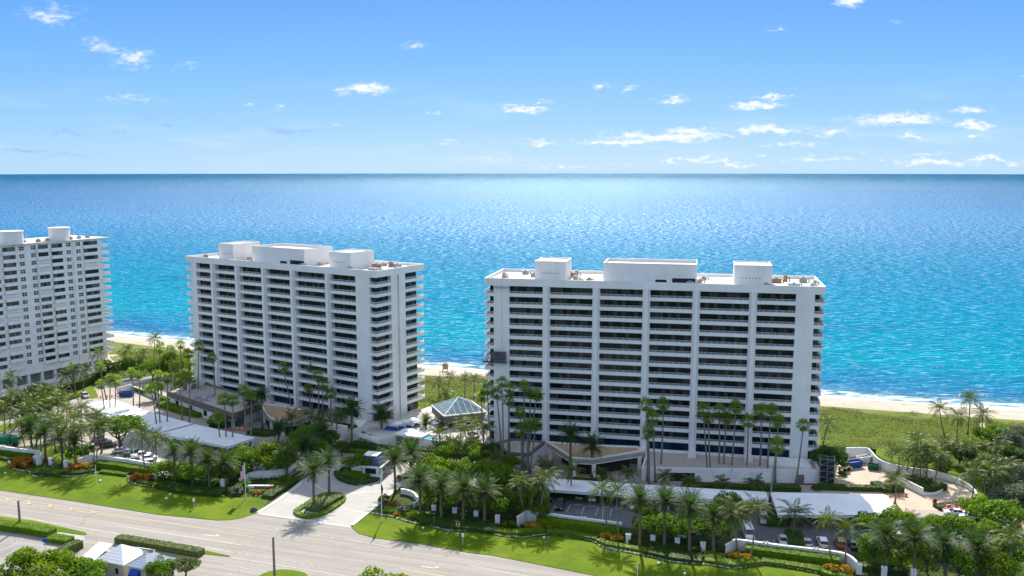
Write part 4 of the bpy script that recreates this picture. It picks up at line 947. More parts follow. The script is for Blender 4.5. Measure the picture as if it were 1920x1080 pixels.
KIND = {'date': ('date_palm', 'date palm', B_date, 0.34, 0.27, CR_D, 3.2), 'coco': ('coconut_palm', 'coconut palm', B_coco, 0.21, 0.13, CR_C, 4.2), 'fan': ('fan_palm', 'fan palm', B_fan, 0.25, 0.15, CR_F, 1.85), 'small': ('feather_palm', 'palm tree', B_coco, 0.15, 0.11, CR_S, 2.8)}
pidx = 0
def palm(kind, bx, by, cx, cy, label, group=None, sc=1.0):
    """stands at ground pixel (bx, by); crown hub seen at (cx, cy)"""
    global pidx; pidx += 1
    nm, cat, bk, r0, r1, crs, cr = KIND[kind]
    x, y, _ = G(bx, by); tx, ty, tz = D(cx, cy, y); dx = tx - x; h = tz
    t = thing(nm, label, cat, (x, y, 0), 0, group)
    q = random.Random(pidx * 31); bow = q.uniform(-.5, .5) * (0.3 if kind == 'date' else 1.0); dy = q.uniform(-.6, .6) * (0.2 if kind == 'date' else 1)
    path = []; rad = []
    for i in range(9):
        f = i / 8; path.append((dx * f ** (1.0 if kind != 'coco' else .85) + bow * math.sin(PI * f) * .5, dy * math.sin(PI * f * .5) * .5, h * f)); rad.append(r0 + (r1 - r0) * f + (.16 * (1 - f * 6) if f < .16 else 0))
    m = MB(); m.tube(path, rad, 8)
    if kind == 'date': e_ = path[-1]; m.lathe([(.25, -1.1), (.48, -.55), (.55, -.1), (.3, .3), (.05, .5)], 10, e_)
    m.build('trunk', bk, t, smooth=True)
    sc *= {'date': 1.30, 'coco': 1.0, 'fan': 1.12, 'small': 1.1}[kind]; c = link('crown', crs[pidx % len(crs)], t, path[-1], q.uniform(0, 6.28), sc * q.uniform(.86, 1.12)); c.rotation_euler = (q.uniform(-.08, .08), q.uniform(-.08, .08), q.uniform(0, 6.28))
    if kind == 'fan': link('dead_leaves', SK[pidx % 2], t, path[-1], q.uniform(0, 6.28), sc)
    if kind == 'date' and pidx % 3 != 0: link('fruit_stalks', FR, t, path[-1], q.uniform(0, 6.28))
    return t
# ---- broadleaf crowns: leaf sprays spread through clumps
def crown_mesh(seed, mt, nclump=26, per=150, leaf=0.20, flat=0.75):
    r = np.random.default_rng(seed); Q = []
    for c in range(nclump):
        d = nrm(r.normal(0, 1, 3)); d[2] = abs(d[2]) * 1.0 - .25; rad = .45 + .5 * r.random() ** .6; ctr = d * rad * np.array([1, 1, flat]); cs = .20 + .20 * r.random()
        n = int(per * (cs / .3) ** 2); o = nrm(r.normal(0, 1, (n, 3))); o[:, 2] = o[:, 2] * .8 + .12; pos = ctr + o * cs * (0.72 + .32 * r.random((n, 1)))
        a = nrm(np.cross(o + r.normal(0, .55, (n, 3)), r.normal(0, 1, (n, 3)))); b = nrm(np.cross(a, o + r.normal(0, .6, (n, 3))))
        l = leaf * (.30 + .5 * r.random((n, 1))) * .55; Q.append(np.stack([pos - a * l, pos - b * l * .5, pos + a * l, pos + b * l * .5], 1))
    return quads_mesh('crown', np.concatenate(Q), mt)
TM_ = {'tree': [crown_mesh(s, L_tree) for s in (31, 32, 33)], 'lime': [crown_mesh(s, L_lime) for s in (34, 35)], 'dark': [crown_mesh(s, L_dark, 30) for s in (36, 37)], 'grey': [crown_mesh(s, L_grey) for s in (38, 39)], 'olive': [crown_mesh(s, L_olive) for s in (40,)]}
SHR = {'orange': [crown_mesh(51, L_orange, 22, 60, .5, .6)], 'gold': [crown_mesh(52, L_gold, 22, 60, .5, .6)], 'green': [crown_mesh(53, L_tree, 16, 70, .42, .7)], 'dark': [crown_mesh(54, L_dark, 16, 70, .42, .7)], 'lime': [crown_mesh(55, L_lime, 16, 70, .42, .7)], 'grey': [crown_mesh(56, L_grey, 16, 70, .42, .7)]}
def tree(kind, cx, cy, by, rpx, label, group=None, cat='tree', flat=1.0):
    """crown centre seen at (cx, cy) with radius rpx, trunk foot on the ground line by"""
    global pidx; pidx += 1; q = random.Random(pidx * 17)
    x, y, _ = G(cx, by); X, Y, Z = D(cx, cy, y); dist = math.sqrt(X * X + Y * Y + (Z - CAMZ) ** 2); rad = rpx / FPX * dist * 1.08
    t = thing('broadleaf_tree', label, cat, (X, Y, 0), 0, group)
    m = MB(); m.tube([(0, 0, 0), (.1, .05, Z * .35), (-.05, .1, Z * .7)], [.06 * rad + .08, .05 * rad + .05, .03 * rad + .04], 7)
    for i in range(5):
        a = i * 1.257 + q.random(); m.tube([(0, 0, Z * .3 + i * .12 * Z * .5), (math.cos(a) * rad * .3, math.sin(a) * rad * .3, Z * .7), (math.cos(a) * rad * .62, math.sin(a) * rad * .62, Z * 1.02)], [.035 * rad + .03, .025 * rad + .02, .015 * rad + .01], 5)
    m.build('trunk', B_tree, t, smooth=True)
    l = TM_[kind]; c = link('crown', l[pidx % len(l)], t, (0, 0, Z), q.uniform(0, 6.28), (rad, rad * q.uniform(.9, 1.1), rad * flat * q.uniform(.92, 1.05)))
    return t
def shrub(kind, px, py, rpx, label, group=None, cat='shrub', h=1.0, name='shrub'):
    global pidx; pidx += 1; q = random.Random(pidx * 13)
    x, y, _ = G(px, py); rad = rpx / FPX * math.hypot(y, 80) * (0.92 if 'croton' in name else 1.05)
    l = SHR[kind]; o = link(name, l[0], None, (x, y, rad * .42 * h), q.uniform(0, 6.28), (rad, rad, rad * .85 * h)); return tag(o, label, cat, group)
# ---- clipped hedges: a swept core dressed with leaf faces
def hedge(pts, w, h, label, mt=None, px=True, group=None, name='clipped_hedge', dens=34, leaf=.17, z0=0.0, cat='hedge', zoff=0.0):
    mt = mt or L_hedge; P = np.array(GP(pts) if px else pts, float)
    seg = []; 
    for a, b in zip(P[:-1], P[1:]):
        n = max(1, int(np.linalg.norm(b - a) / 0.8)); seg += [a + (b - a) * i / n for i in range(n)]
    P = np.array(seg + [P[-1]]); T = np.gradient(P, axis=0); T = nrm(T); N = np.stack([-T[:, 1], T[:, 0]], 1)
    mb = MB(); c = P - P[0]
    wallsweep(mb, [tuple(p) for p in c], w * .92, z0 - .05, z0 + h * .94)
    mesh0 = np.array(mb.v); Q = []
    # core faces as quads
    for f in mb.f:
        if len(f) == 4: Q.append(mesh0[list(f)])
    L = float(np.linalg.norm(np.diff(P, axis=0), axis=1).sum()); cum = np.concatenate([[0], np.cumsum(np.linalg.norm(np.diff(P, axis=0), axis=1))])
    n = int(L * (w + 2 * h) * dens); u = rng.random(n) * L; i = np.clip(np.searchsorted(cum, u) - 1, 0, len(P) - 2); f = ((u - cum[i]) / (cum[i + 1] - cum[i] + 1e-9))[:, None]
    ctr = c[i] * (1 - f) + c[i + 1] * f; nn = N[i]; s = rng.random(n) * (w + 2 * h)
    lat = np.where(s < h, -w / 2, np.where(s > h + w, w / 2, s - h - w / 2)); zz = np.where(s < h, s, np.where(s > h + w, w + 2 * h - s, h))
    bump_ = rng.normal(0, .05, n); nor = np.zeros((n, 3)); sl = s < h; sr = s > h + w; st_ = ~(sl | sr)
    nor[sl, :2] = -nn[sl]; nor[sr, :2] = nn[sr]; nor[st_, 2] = 1
    pos = np.concatenate([ctr + nn * lat[:, None], (zz + z0)[:, None]], 1) + nor * bump_[:, None]
    o = nor + rng.normal(0, .5, (n, 3)); a = nrm(np.cross(o, rng.normal(0, 1, (n, 3)))); b = nrm(np.cross(a, o)); l = leaf * (.6 + .6 * rng.random((n, 1)))
    Q = np.concatenate([np.array(Q), np.stack([pos - a * l, pos - b * l * .55, pos + a * l, pos + b * l * .55], 1)])
    o = link(name, quads_mesh(name, Q, mt), None, (P[0][0], P[0][1], zoff)); return tag(o, label, cat, group)
def inpoly(P, poly):
    x, y = P[:, 0], P[:, 1]; ins = np.zeros(len(P), bool); n = len(poly)
    for i in range(n):
        x0, y0 = poly[i]; x1, y1 = poly[(i + 1) % n]
        c = ((y0 > y) != (y1 > y)) & (x < (x1 - x0) * (y - y0) / (y1 - y0 + 1e-12) + x0); ins ^= c
    return ins
def scatter(name, pts, mt, dens, leaf, hmax, kind='stuff', px=True, zf=None, up=0.6, thin=None):
    poly = np.array(GP(pts) if px else pts, float); lo, hi = poly.min(0), poly.max(0); n = int((hi - lo).prod() * dens)
    P = lo + rng.random((n, 2)) * (hi - lo); P = P[inpoly(P, poly)]
    if thin is not None: P = P[thin(P)]
    n = len(P); z = (zf(P) if zf is not None else np.zeros(n)) + hmax * rng.random(n) ** 1.2
    pos = np.concatenate([P, z[:, None]], 1); o = rng.normal(0, 1, (n, 3)) * (1 - up) + np.array([0, 0, up]); a = nrm(np.cross(o, rng.normal(0, 1, (n, 3)))); b = nrm(np.cross(a, o)); l = leaf * (.5 + rng.random((n, 1)))
    me = quads_mesh(name, np.stack([pos - a * l, pos - b * l * .5, pos + a * l, pos + b * l * .5], 1), mt)
    ob = link(name, me); ob['kind'] = kind; return ob
def swell(P, s=9.0, a=0.7):
    return a * (np.sin(P[:, 0] / s + 1.3 * np.sin(P[:, 1] / s * .8)) * np.sin(P[:, 1] / s * 1.7 + P[:, 0] / s * .6) + .6 * np.sin(P[:, 0] / s * 2.9 + 4) * np.sin(P[:, 1] / s * 3.3))
# ------------------------------------------------------------------ planting
ent = 'date palms lining the entrance drive'
palm('date', 589, 952, 588, 884, 'date palm on the oval island, the one nearer the road', ent); palm('date', 617, 933, 616, 866, 'date palm on the oval island, the one nearer the gatehouse', ent)
palm('date', 538, 893, 537, 855, 'date palm rising from the hedge left of the entrance drive', ent, .95); palm('date', 741, 924, 739, 864, 'date palm on the right edge of the entrance drive beside the gatehouse', ent); palm('date', 771, 892, 770, 851, 'date palm behind the drive, between gatehouse and pool house', ent)
row = 'date palms in a row behind the lawns'
for i, (bx, by, cx, cy) in enumerate([(423, 912, 420, 868), (393, 915, 389, 862), (362, 911, 358, 850), (329, 906, 326, 849)]): palm('date', bx, by, cx, cy, 'date palm behind the left lawn, %s along the row from the flagpole' % ordinal(i), row)
for i, (bx, by, cx, cy) in enumerate([(142, 878, 139, 829), (118, 872, 113, 822), (86, 865, 83, 812), (61, 858, 57, 802)]): palm('date', bx, by, cx, cy, 'date palm by the white piers near the croton mounds, %s along from the curved wall' % ordinal(i), row)
for i, (bx, by, cx, cy) in enumerate([(789, 970, 786, 899), (828, 976, 827, 911), (868, 980, 869, 916), (908, 983, 908, 922)]): palm('date', bx, by, cx, cy, 'date palm right of the drive, %s in the row of four from the gate' % ordinal(i), row)
for i, (bx, by, cx, cy) in enumerate([(1199, 1029, 1200, 938), (1246, 1028, 1247, 942), (1293, 1038, 1293, 952), (1338, 1039, 1338, 968)]): palm('date', bx, by, cx, cy, 'tall date palm mid right lawn, %s from the golden mound by the flat wall' % ordinal(i), row)
for i, (bx, by, cx, cy) in enumerate([(1662, 1073, 1662, 1004), (1715, 1082, 1715, 1008), (1773, 1087, 1771, 1019), (1832, 1092, 1832, 1026)]): palm('date', bx, by, cx, cy, 'date palm beyond the curled end of the white wall, %s along the row' % ordinal(i), row)
tw = 'date palms by the towers'
palm('date', 1068, 892, 1070, 818, 'date palm before the tan canopy of the square-on tower, taller of two', tw, 1.05); palm('date', 1110, 894, 1110, 838, 'date palm before the tan canopy of the square-on tower, shorter of two', tw, 1.05)
palm('date', 492, 804, 490, 743, 'date palm beside the tan canopy of the turned tower', tw); palm('date', 471, 800, 470, 755, 'date palm left of the tan canopy, by the loading court', tw); palm('date', 659, 836, 659, 768, 'date palm beside the white sail over the pool deck', tw); palm('date', 715, 822, 715, 781, 'date palm in front of the corner of the turned tower', tw, .95); palm('date', 798, 823, 798, 793, 'small date palm standing by the pool', tw, .75)
palm('date', 575, 870, 574, 838, 'date palm in the bushes left of the inner drive, lower of two', tw); palm('date', 610, 850, 606, 812, 'date palm in the bushes left of the inner drive, upper of two', tw); palm('date', 520, 838, 524, 806, 'date palm with a thick crown beside the shaded carport end', tw, .9)

fg = 'tall fan palms before the towers'
ORD = lambda i, n: ordinal(i)
for i, (bx, by, cx, cy) in enumerate([(1217, 908, 1215, 812), (1214, 902, 1212, 760), (1229, 905, 1223, 784), (1238, 890, 1243, 759)]): palm('fan', bx, by, cx, cy, 'fan palm at the podium end by the canopy, %s' % ['shortest with bright crown', 'leftmost of the high ones', 'hidden behind the bright crown', 'highest crown of the clump'][i], fg, 1.1)
for i, (bx, by, cx, cy) in enumerate([(1327, 900, 1318, 770), (1333, 900, 1328, 785), (1347, 890, 1348, 770), (1356, 890, 1362, 786), (1370, 892, 1379, 764)]): palm('fan', bx, by, cx, cy, 'tall fan palm before the podium garage door clump of five, %s from its left' % ordinal(i), fg)
for i, (bx, by, cx, cy) in enumerate([(1399, 892, 1403, 791), (1423, 894, 1428, 772), (1438, 902, 1446, 768), (1453, 906, 1459, 790), (1443, 946, 1458, 836), (1492, 909, 1507, 798)]): palm('fan', bx, by, cx, cy, 'fan palm before the plain right end of the square-on tower, %s from the left' % ordinal(i), fg)
for i, (bx, by, cx, cy) in enumerate([(908, 872, 902, 744), (924, 872, 914, 731), (942, 886, 931, 740), (943, 888, 941, 717), (951, 882, 955, 730), (958, 880, 954, 752), (980, 880, 983, 726), (990, 880, 995, 739), (985, 884, 1007, 742), (978, 890, 975, 775)]): palm('fan', bx, by, cx, cy, 'fan palm clumped at the square-on tower edge by the dune, %s crown from the left' % ordinal(i), fg, .92)
for i, (bx, by, cx, cy) in enumerate([(984, 890, 978, 808), (990, 892, 990, 799), (993, 888, 1004, 798)]): palm('fan', bx, by, cx, cy, 'low bright fan palm by the brown-edged wing, %s of the three crowns' % ['left', 'middle', 'right'][i], fg, 1.0)
for i, (bx, by, cx, cy) in enumerate([(550, 778, 531, 689), (556, 768, 543, 691), (559, 768, 551, 688), (569, 770, 566, 688), (585, 784, 585, 691), (583, 784, 579, 729), (597, 800, 596, 704), (604, 800, 605, 720), (618, 800, 620, 738)]): palm('fan', bx, by, cx, cy, 'fan palm in front of the middle of the turned tower, %s from the left' % ordinal(i), fg)
for i, (bx, by, cx, cy) in enumerate([(416, 838, 409, 783), (424, 838, 419, 751), (436, 838, 437, 752), (462, 836, 455, 734), (470, 836, 471, 740)]): palm('fan', bx, by, cx, cy, 'fan palm at the entrance end of the shaded carport, %s along its edge' % ordinal(i), fg)
for i, (bx, by, cx, cy) in enumerate([(197, 783, 189, 722), (207, 781, 207, 709), (215, 780, 218, 714), (250, 773, 247, 699), (261, 771, 261, 703)]): palm('fan', bx, by, cx, cy, 'fan palm along the sunlit carport, %s from the plaza' % ordinal(i), fg)
for i, (bx, by, cx, cy) in enumerate([(295, 812, 284, 730), (302, 810, 295, 704), (313, 808, 314, 709), (342, 801, 336, 712), (355, 798, 355, 706)]): palm('fan', bx, by, cx, cy, 'fan palm between the two shaded carports, %s in their gap from the left' % ordinal(i), fg)
for i, (bx, by, cx, cy) in enumerate([(303, 745, 300, 654), (322, 748, 320, 658), (345, 745, 338, 647), (358, 750, 353, 664), (372, 752, 373, 650), (404, 765, 398, 671), (330, 755, 327, 690), (343, 757, 346, 705)]): palm('fan', bx, by, cx, cy, 'fan palm at the left foot of the turned tower, %s crown from the plaza' % ['first', 'second', 'third', 'fourth', 'fifth', 'sixth', 'lower left', 'lower right'][i], fg)
palm('fan', 201, 757, 188, 688, 'lone leaning fan palm before the plaza of the left-edge tower', fg)

cg = 'coconut palms about the grounds'
for (bx, by, cx, cy, l) in [(176, 708, 184, 664, 'leaning coconut palm on the plaza before the end of the left-edge tower'), (141, 740, 124, 706, 'coconut palm leaning out over the plaza hedge'), (143, 738, 137, 694, 'upright coconut palm behind the leaning one at the plaza hedge'), (156, 735, 157, 697, 'coconut palm on the grass strip by the silver car'), (23, 783, 19, 709, 'tall coconut palm at the picture edge below the left-edge tower'), (219, 712, 219, 691, 'low coconut palm in the dark bushes by the plaza end'),
  (236, 690, 237, 656, 'coconut palm against the sand beside the plaza'), (270, 705, 267, 664, 'dark coconut palm nearer the beach gap left of the turned tower'), (288, 690, 290, 637, 'tallest coconut palm in the beach gap left of the turned tower'), (18, 800, 21, 742, 'lower coconut palm at the picture edge beside the tall one'),
  (85, 790, 82, 735, 'coconut palm behind the front row, over the road by the hedge'), (52, 857, 40, 797, 'coconut palm leaning behind the croton mound at the far left'), (158, 872, 150, 806, 'coconut palm beside the curved wall end, left of a pair'), (173, 877, 177, 800, 'coconut palm at the flat white wall, thin and tall'), (179, 878, 186, 802, 'second coconut palm at the flat white wall'),
  (274, 889, 265, 818, 'leaning coconut palm in front of the parked white cars'), (290, 880, 292, 826, 'coconut palm behind the leaning one by the white cars'), (125, 812, 125, 772, 'coconut palm in the grove near the silver car, left of two'), (152, 806, 152, 768, 'coconut palm in the grove near the silver car, right of two'), (98, 826, 96, 786, 'coconut palm in the grove behind the date palms'), (68, 838, 68, 790, 'coconut palm on the grass patch beside the green truck'), (120, 850, 116, 800, 'coconut palm on the grass patch with a shaded trunk')]: palm('coco', bx, by, cx, cy, l, cg, 1.02)
for (bx, by, cx, cy, l) in [(1771, 818, 1762, 767, 'windswept coconut palm by the beach path, leftmost'), (1794, 829, 1797, 781, 'shorter windswept coconut palm by the beach path, in the middle'), (1814, 815, 1819, 748, 'tallest windswept coconut palm by the beach path'), (1838, 822, 1843, 777, 'windswept coconut palm leaning over the sandy beach path'), (1543, 836, 1552, 796, 'leaning coconut palm behind the right end of the square-on tower')]: palm('coco', bx, by, cx, cy, l, cg, .95)
for i, (bx, by, cx, cy) in enumerate([(1673, 881, 1671, 844), (1684, 889, 1686, 848), (1699, 899, 1704, 858), (1710, 899, 1721, 829), (1727, 906, 1727, 872), (1738, 907, 1738, 858), (1751, 907, 1760, 854), (1775, 893, 1771, 832)]): palm('coco', bx, by, cx, cy, 'coconut palm along the curved ramp wall of the sandy yard, %s from the bins' % ordinal(i), cg, .85)
for (bx, by, cx, cy, l) in [(1678, 944, 1678, 898, 'lone coconut palm beside the broad carport corner and cones'), (1823, 940, 1823, 888, 'coconut palm outside the ramp bend, left of four'), (1849, 937, 1846, 884, 'coconut palm outside the ramp bend, second of four'), (1858, 937, 1867, 886, 'coconut palm outside the ramp bend, third of four, leaning'), (1878, 925, 1890, 874, 'coconut palm outside the ramp bend, rightmost and leaning to the edge'), (1815, 880, 1815, 840, 'dark coconut palm behind the ramp wall, near the beach path'), (1870, 870, 1872, 838, 'dark coconut palm in the scrub near the right edge'),
  (1490, 1007, 1491, 966, 'drooping coconut palm on the hedge island of the parking lot'), (1560, 1058, 1551, 977, 'coconut palm before the white SUV, leaning left'), (1584, 1062, 1586, 992, 'coconut palm before the red SUV'), (1382, 1037, 1382, 966, 'coconut palm at the curved wall before the white van'), (1406, 1048, 1417, 955, 'coconut palm leaning across the white van'), (1389, 1040, 1372, 962, 'coconut palm at the curved wall, crown over the trees'), (1893, 1090, 1893, 1005, 'coconut palm at the bottom right edge'),
  (985, 977, 975, 908, 'coconut palm at the white wall end, left of three'), (995, 975, 1000, 912, 'coconut palm at the white wall end, in the middle of three'), (1008, 980, 1022, 901, 'pale-trunked coconut palm at the white wall end, leaning right'), (1143, 1002, 1128, 921, 'coconut palm by the golden mound, leaning left over the lot'), (1160, 1008, 1157, 926, 'coconut palm by the golden mound, upright'), (1072, 934, 1073, 884, 'coconut palm growing through the long carport edge'), (864, 835, 864, 795, 'coconut palm by the pool, left of the blue umbrella'), (895, 838, 895, 796, 'coconut palm by the pool, right of the blue umbrella')]: palm('coco', bx, by, cx, cy, l, cg, 1.02)
for (bx, by, cx, cy, l) in [(823, 744, 822, 718, 'coconut palm on the dune between the towers, nearest the turned tower'), (840, 737, 844, 704, 'coconut palm on the dune between the towers, slender and tall'), (872, 750, 872, 708, 'fullest coconut palm on the dune between the towers'), (889, 746, 889, 711, 'coconut palm on the dune between the towers, nearest the square-on tower')]: palm('coco', bx, by, cx, cy, l, cg, .72)
sg = 'low palms at the foot of the towers'
for (bx, by, cx, cy, l) in [(826, 858, 824, 815, 'coconut palm below the pool deck, left of three'), (876, 858, 872, 812, 'coconut palm below the pool deck, middle of three'), (905, 852, 908, 806, 'coconut palm below the pool deck, right of three'), (935, 905, 932, 862, 'coconut palm rising from the clump right of the gate'), (545, 828, 548, 786, 'coconut palm before the tan canopy of the turned tower, left'), (575, 826, 578, 780, 'coconut palm before the tan canopy of the turned tower, right'), (628, 830, 632, 782, 'coconut palm on the bank under the turned tower')]: palm('coco', bx, by, cx, cy, l, cg, .95)
for (bx, by, cx, cy, l) in [(1130, 905, 1130, 887, 'low palm behind the long carport, first right of the date palms'), (1177, 907, 1178, 886, 'low palm behind the long carport, at the podium corner'), (1024, 905, 1024, 876, 'dark low palm by the brown-edged wing'), (1247, 912, 1247, 893, 'low palm before the podium wall, left of the garage door'), (1298, 925, 1297, 905, 'low palm before the garage door'), (1354, 925, 1354, 905, 'low palm before the podium wall, right of the garage door'), (1414, 930, 1414, 905, 'low palm before the podium wall by the carport gap'), (1675, 920, 1675, 905, 'low palm at the yard ramp'),
  (835, 752, 835, 736, 'short palm beside the glass pyramid on the dune'), (905, 790, 903, 744, 'slim palm between glass pyramid and square-on tower'), (690, 832, 688, 822, 'low palm in the dark hedge under the pool wall'), (560, 835, 556, 815, 'bushy palm left of the inner drive'), (540, 815, 540, 796, 'bushy palm by the tan canopy'), (640, 805, 638, 778, 'palm with brown trunk by the white planter block'), (610, 800, 608, 775, 'palm leaning by the white planter block'), (830, 822, 829, 795, 'slim palm beside the sun loungers'), (850, 852, 848, 830, 'low palm below the pool deck, left of two'), (890, 850, 886, 828, 'low palm below the pool deck, right of two'), (820, 860, 818, 838, 'low palm behind the gatehouse by the pool house'), (1020, 975, 1018, 950, 'low palm in the tree clump by the lot')]: palm('small', bx, by, cx, cy, l, sg, 1.0)

for (bx, by, cx, cy, l) in [(40, 822, 44, 772, 'coconut palm in the grove, against the side road'), (62, 812, 58, 760, 'coconut palm in the grove, behind the grass patch'), (105, 800, 108, 752, 'coconut palm in the grove under the lamp post'), (140, 828, 138, 786, 'coconut palm in the grove, nearest the ficus'), (180, 822, 182, 778, 'coconut palm at the carport end of the grove'), (78, 852, 76, 806, 'coconut palm between the first and second date palms at far left'), (104, 848, 100, 798, 'coconut palm behind the third pier at far left'), (132, 860, 130, 812, 'coconut palm beside the dark tree and pier'), (8, 815, 6, 765, 'coconut palm over the green lorry'), (48, 795, 46, 745, 'coconut palm beside the long dark plaza hedge'), (190, 850, 196, 800, 'coconut palm over the parked black cars'), (118, 785, 116, 740, 'coconut palm beside the plaza lamp post')]: palm('coco', bx, by, cx, cy, l, cg, 1.0)
# trees
tg = 'broadleaf trees'
tree('tree', 222, 798, 848, 36, 'wide dark ficus with forked trunk over the parked black cars', None, flat=.7)
for i, (x, y, by, r) in enumerate([(800, 893, 935, 30), (835, 886, 930, 30), (868, 884, 930, 30), (905, 888, 930, 30), (940, 893, 935, 32), (970, 905, 940, 28), (820, 925, 962, 30), (860, 930, 965, 32), (900, 932, 968, 30), (940, 938, 970, 30), (975, 940, 966, 26), (1000, 930, 960, 24)]): tree('lime' if y < 896 and i % 2 else 'tree', x, y, by, r, 'leafy tree in the thick clump right of the gate, %s %s' % (ordinal(i % 6), 'along its back' if i < 6 else 'along its front'), tg)
for i, (x, y, by, r) in enumerate([(306, 880, 903, 22), (340, 884, 905, 24), (378, 888, 908, 24), (412, 885, 908, 24), (440, 880, 905, 22)]): tree('tree', x, y, by, r, 'dark tree behind the date palms left of the flagpole, %s from the white cars' % ordinal(i), tg)
for i, (x, y, by, r) in enumerate([(470, 858, 890, 27), (500, 852, 888, 30), (525, 862, 890, 26), (455, 850, 880, 22), (545, 840, 870, 22)]): tree(['tree', 'lime'][i % 2], x, y, by, r, 'rounded tree in the thicket left of the drive, %s' % ['over the curved sign wall', 'tallest, above the sign', 'next to the drive date palm', 'farthest left', 'nearest the inner drive'][i], tg)
for i, (x, y, by, r) in enumerate([(1010, 958, 985, 18), (1215, 985, 1015, 26), (1258, 985, 1017, 28), (1300, 985, 1020, 28), (1345, 995, 1026, 26), (1210, 960, 1000, 20), (1320, 965, 1005, 22), (1368, 940, 985, 24)]): tree('tree', x, y, by, r, 'dense tree among the tall date palms of the right lawn, %s from the left' % ordinal(i), tg)
for i, (x, y, by, r) in enumerate([(1635, 985, 1030, 30), (1680, 975, 1025, 28), (1720, 990, 1030, 26), (1640, 1025, 1062, 26), (1690, 1030, 1068, 24), (1755, 985, 1030, 26), (1800, 990, 1040, 28), (1840, 1000, 1050, 28), (1740, 1035, 1075, 26), (1800, 1050, 1090, 30), (1860, 1055, 1095, 32), (1900, 1030, 1075, 30)]): tree(['tree', 'lime', 'tree'][i % 3], x, y, by, r, 'green tree in the bottom right grove behind the date row, %s %s' % (ordinal(i % 6), 'of the farther line' if i < 6 else 'of the nearer line'), tg)
for (k_, x, y, by, r, l) in [('dark', 1555, 858, 890, 26, 'dark round tree at the right foot of the square-on tower'), ('tree', 1850, 960, 990, 34, 'round bright shrub-like tree beside the red sports car'), ('tree', 1890, 968, 1000, 32, 'bright tree at the right edge above the grove'), ('lime', 708, 1116, 1160, 56, 'leafy tree crown poking in at the bottom beside the road'), ('lime', 38, 1068, 1100, 40, 'bright tree at the bottom left corner'), ('lime', 105, 1072, 1104, 42, 'bright tree left of the small house'), ('tree', 165, 1075, 1102, 30, 'bushy tree against the porch of the small house'), ('olive', 347, 1060, 1083, 20, 'rounded clipped tree at the end of the long hedge'), ('tree', 300, 1068, 1090, 26, 'dark reddish bush-like tree beside the small house'),
   ('dark', 75, 738, 765, 24, 'dark tree by the plaza hedge, left of two'), ('tree', 88, 755, 780, 26, 'green tree by the plaza hedge, right of two'), ('dark', 205, 690, 712, 20, 'dark bush-like tree at the plaza corner'), ('dark', 245, 688, 712, 24, 'dark tree behind the sandy court left of the turned tower'), ('tree', 285, 690, 715, 22, 'green tree at the left foot of the turned tower'), ('lime', 315, 680, 710, 24, 'bright tree beside the turned tower'), ('lime', 345, 690, 718, 22, 'bright tree touching the turned tower'), ('tree', 345, 720, 745, 16, 'small tree before the brown-edged wing'), ('tree', 290, 728, 750, 15, 'small tree by the blue bins'), ('tree', 410, 788, 806, 16, 'small tree at the corner of the brown-edged wing'), ('tree', 600, 840, 862, 20, 'bush-like tree left of the inner drive bend'), ('tree', 575, 815, 842, 24, 'dense tree below the tan canopy of the turned tower'), ('tree', 620, 822, 845, 18, 'tree beside the brown bank of the inner drive'), ('dark', 640, 838, 856, 15, 'dark bush-like tree on the inner drive bank'),
   ('tree', 655, 868, 893, 16, 'frangipani tree on the gate island, left'), ('tree', 680, 863, 892, 17, 'frangipani tree on the gate island, right'), ('dark', 760, 832, 850, 14, 'dark tree beside the pool house'), ('tree', 850, 838, 862, 20, 'tree below the pool deck, left'), ('tree', 885, 842, 866, 20, 'tree below the pool deck, right'), ('dark', 800, 852, 876, 20, 'dark tree under the pool house wall, left of five'), ('tree', 832, 850, 874, 22, 'green tree under the pool deck, second of five'), ('dark', 862, 848, 872, 22, 'dark tree under the pool deck, middle of five'), ('tree', 895, 850, 874, 22, 'green tree under the pool deck, fourth of five'), ('dark', 925, 848, 874, 22, 'dark tree under the brown-edged wing, last of five'), ('tree', 770, 862, 886, 18, 'green tree just behind the gatehouse drive'), ('lime', 812, 868, 892, 22, 'bright tree behind the clump right of the gate'), ('tree', 955, 868, 892, 22, 'green tree before the brown-edged wing'), ('tree', 1860, 815, 838, 24, 'green scrub tree beside the sandy beach path'), ('dark', 1735, 850, 872, 20, 'dark tree behind the ramp wall'), ('dark', 1800, 850, 872, 24, 'dark tree above the ramp bend'), ('dark', 1760, 868, 888, 20, 'dark tree over the ramp wall top'), ('dark', 1850, 880, 905, 28, 'dark tree outside the ramp bend'), ('dark', 1900, 855, 882, 26, 'dark tree at the right edge above the scrub'), ('tree', 140, 850, 868, 14, 'dark tree behind the middle white pier'), ('tree', 165, 846, 864, 15, 'tree beside the black cars')]:
    tree(k_, x, y, by, r, l)
for i, (x, y, by, r) in enumerate([(1872, 905, 925, 24), (1905, 890, 910, 26), (1885, 935, 955, 24), (1915, 930, 955, 24), (1895, 830, 850, 22), (1918, 815, 832, 20)]): tree('grey', x, y, by, r, 'silvery grey seaside bush by the sandy track, %s' % ['first', 'second', 'third', 'fourth', 'fifth', 'sixth'][i] + ' from the ramp', 'silvery seaside bushes', 'bush')

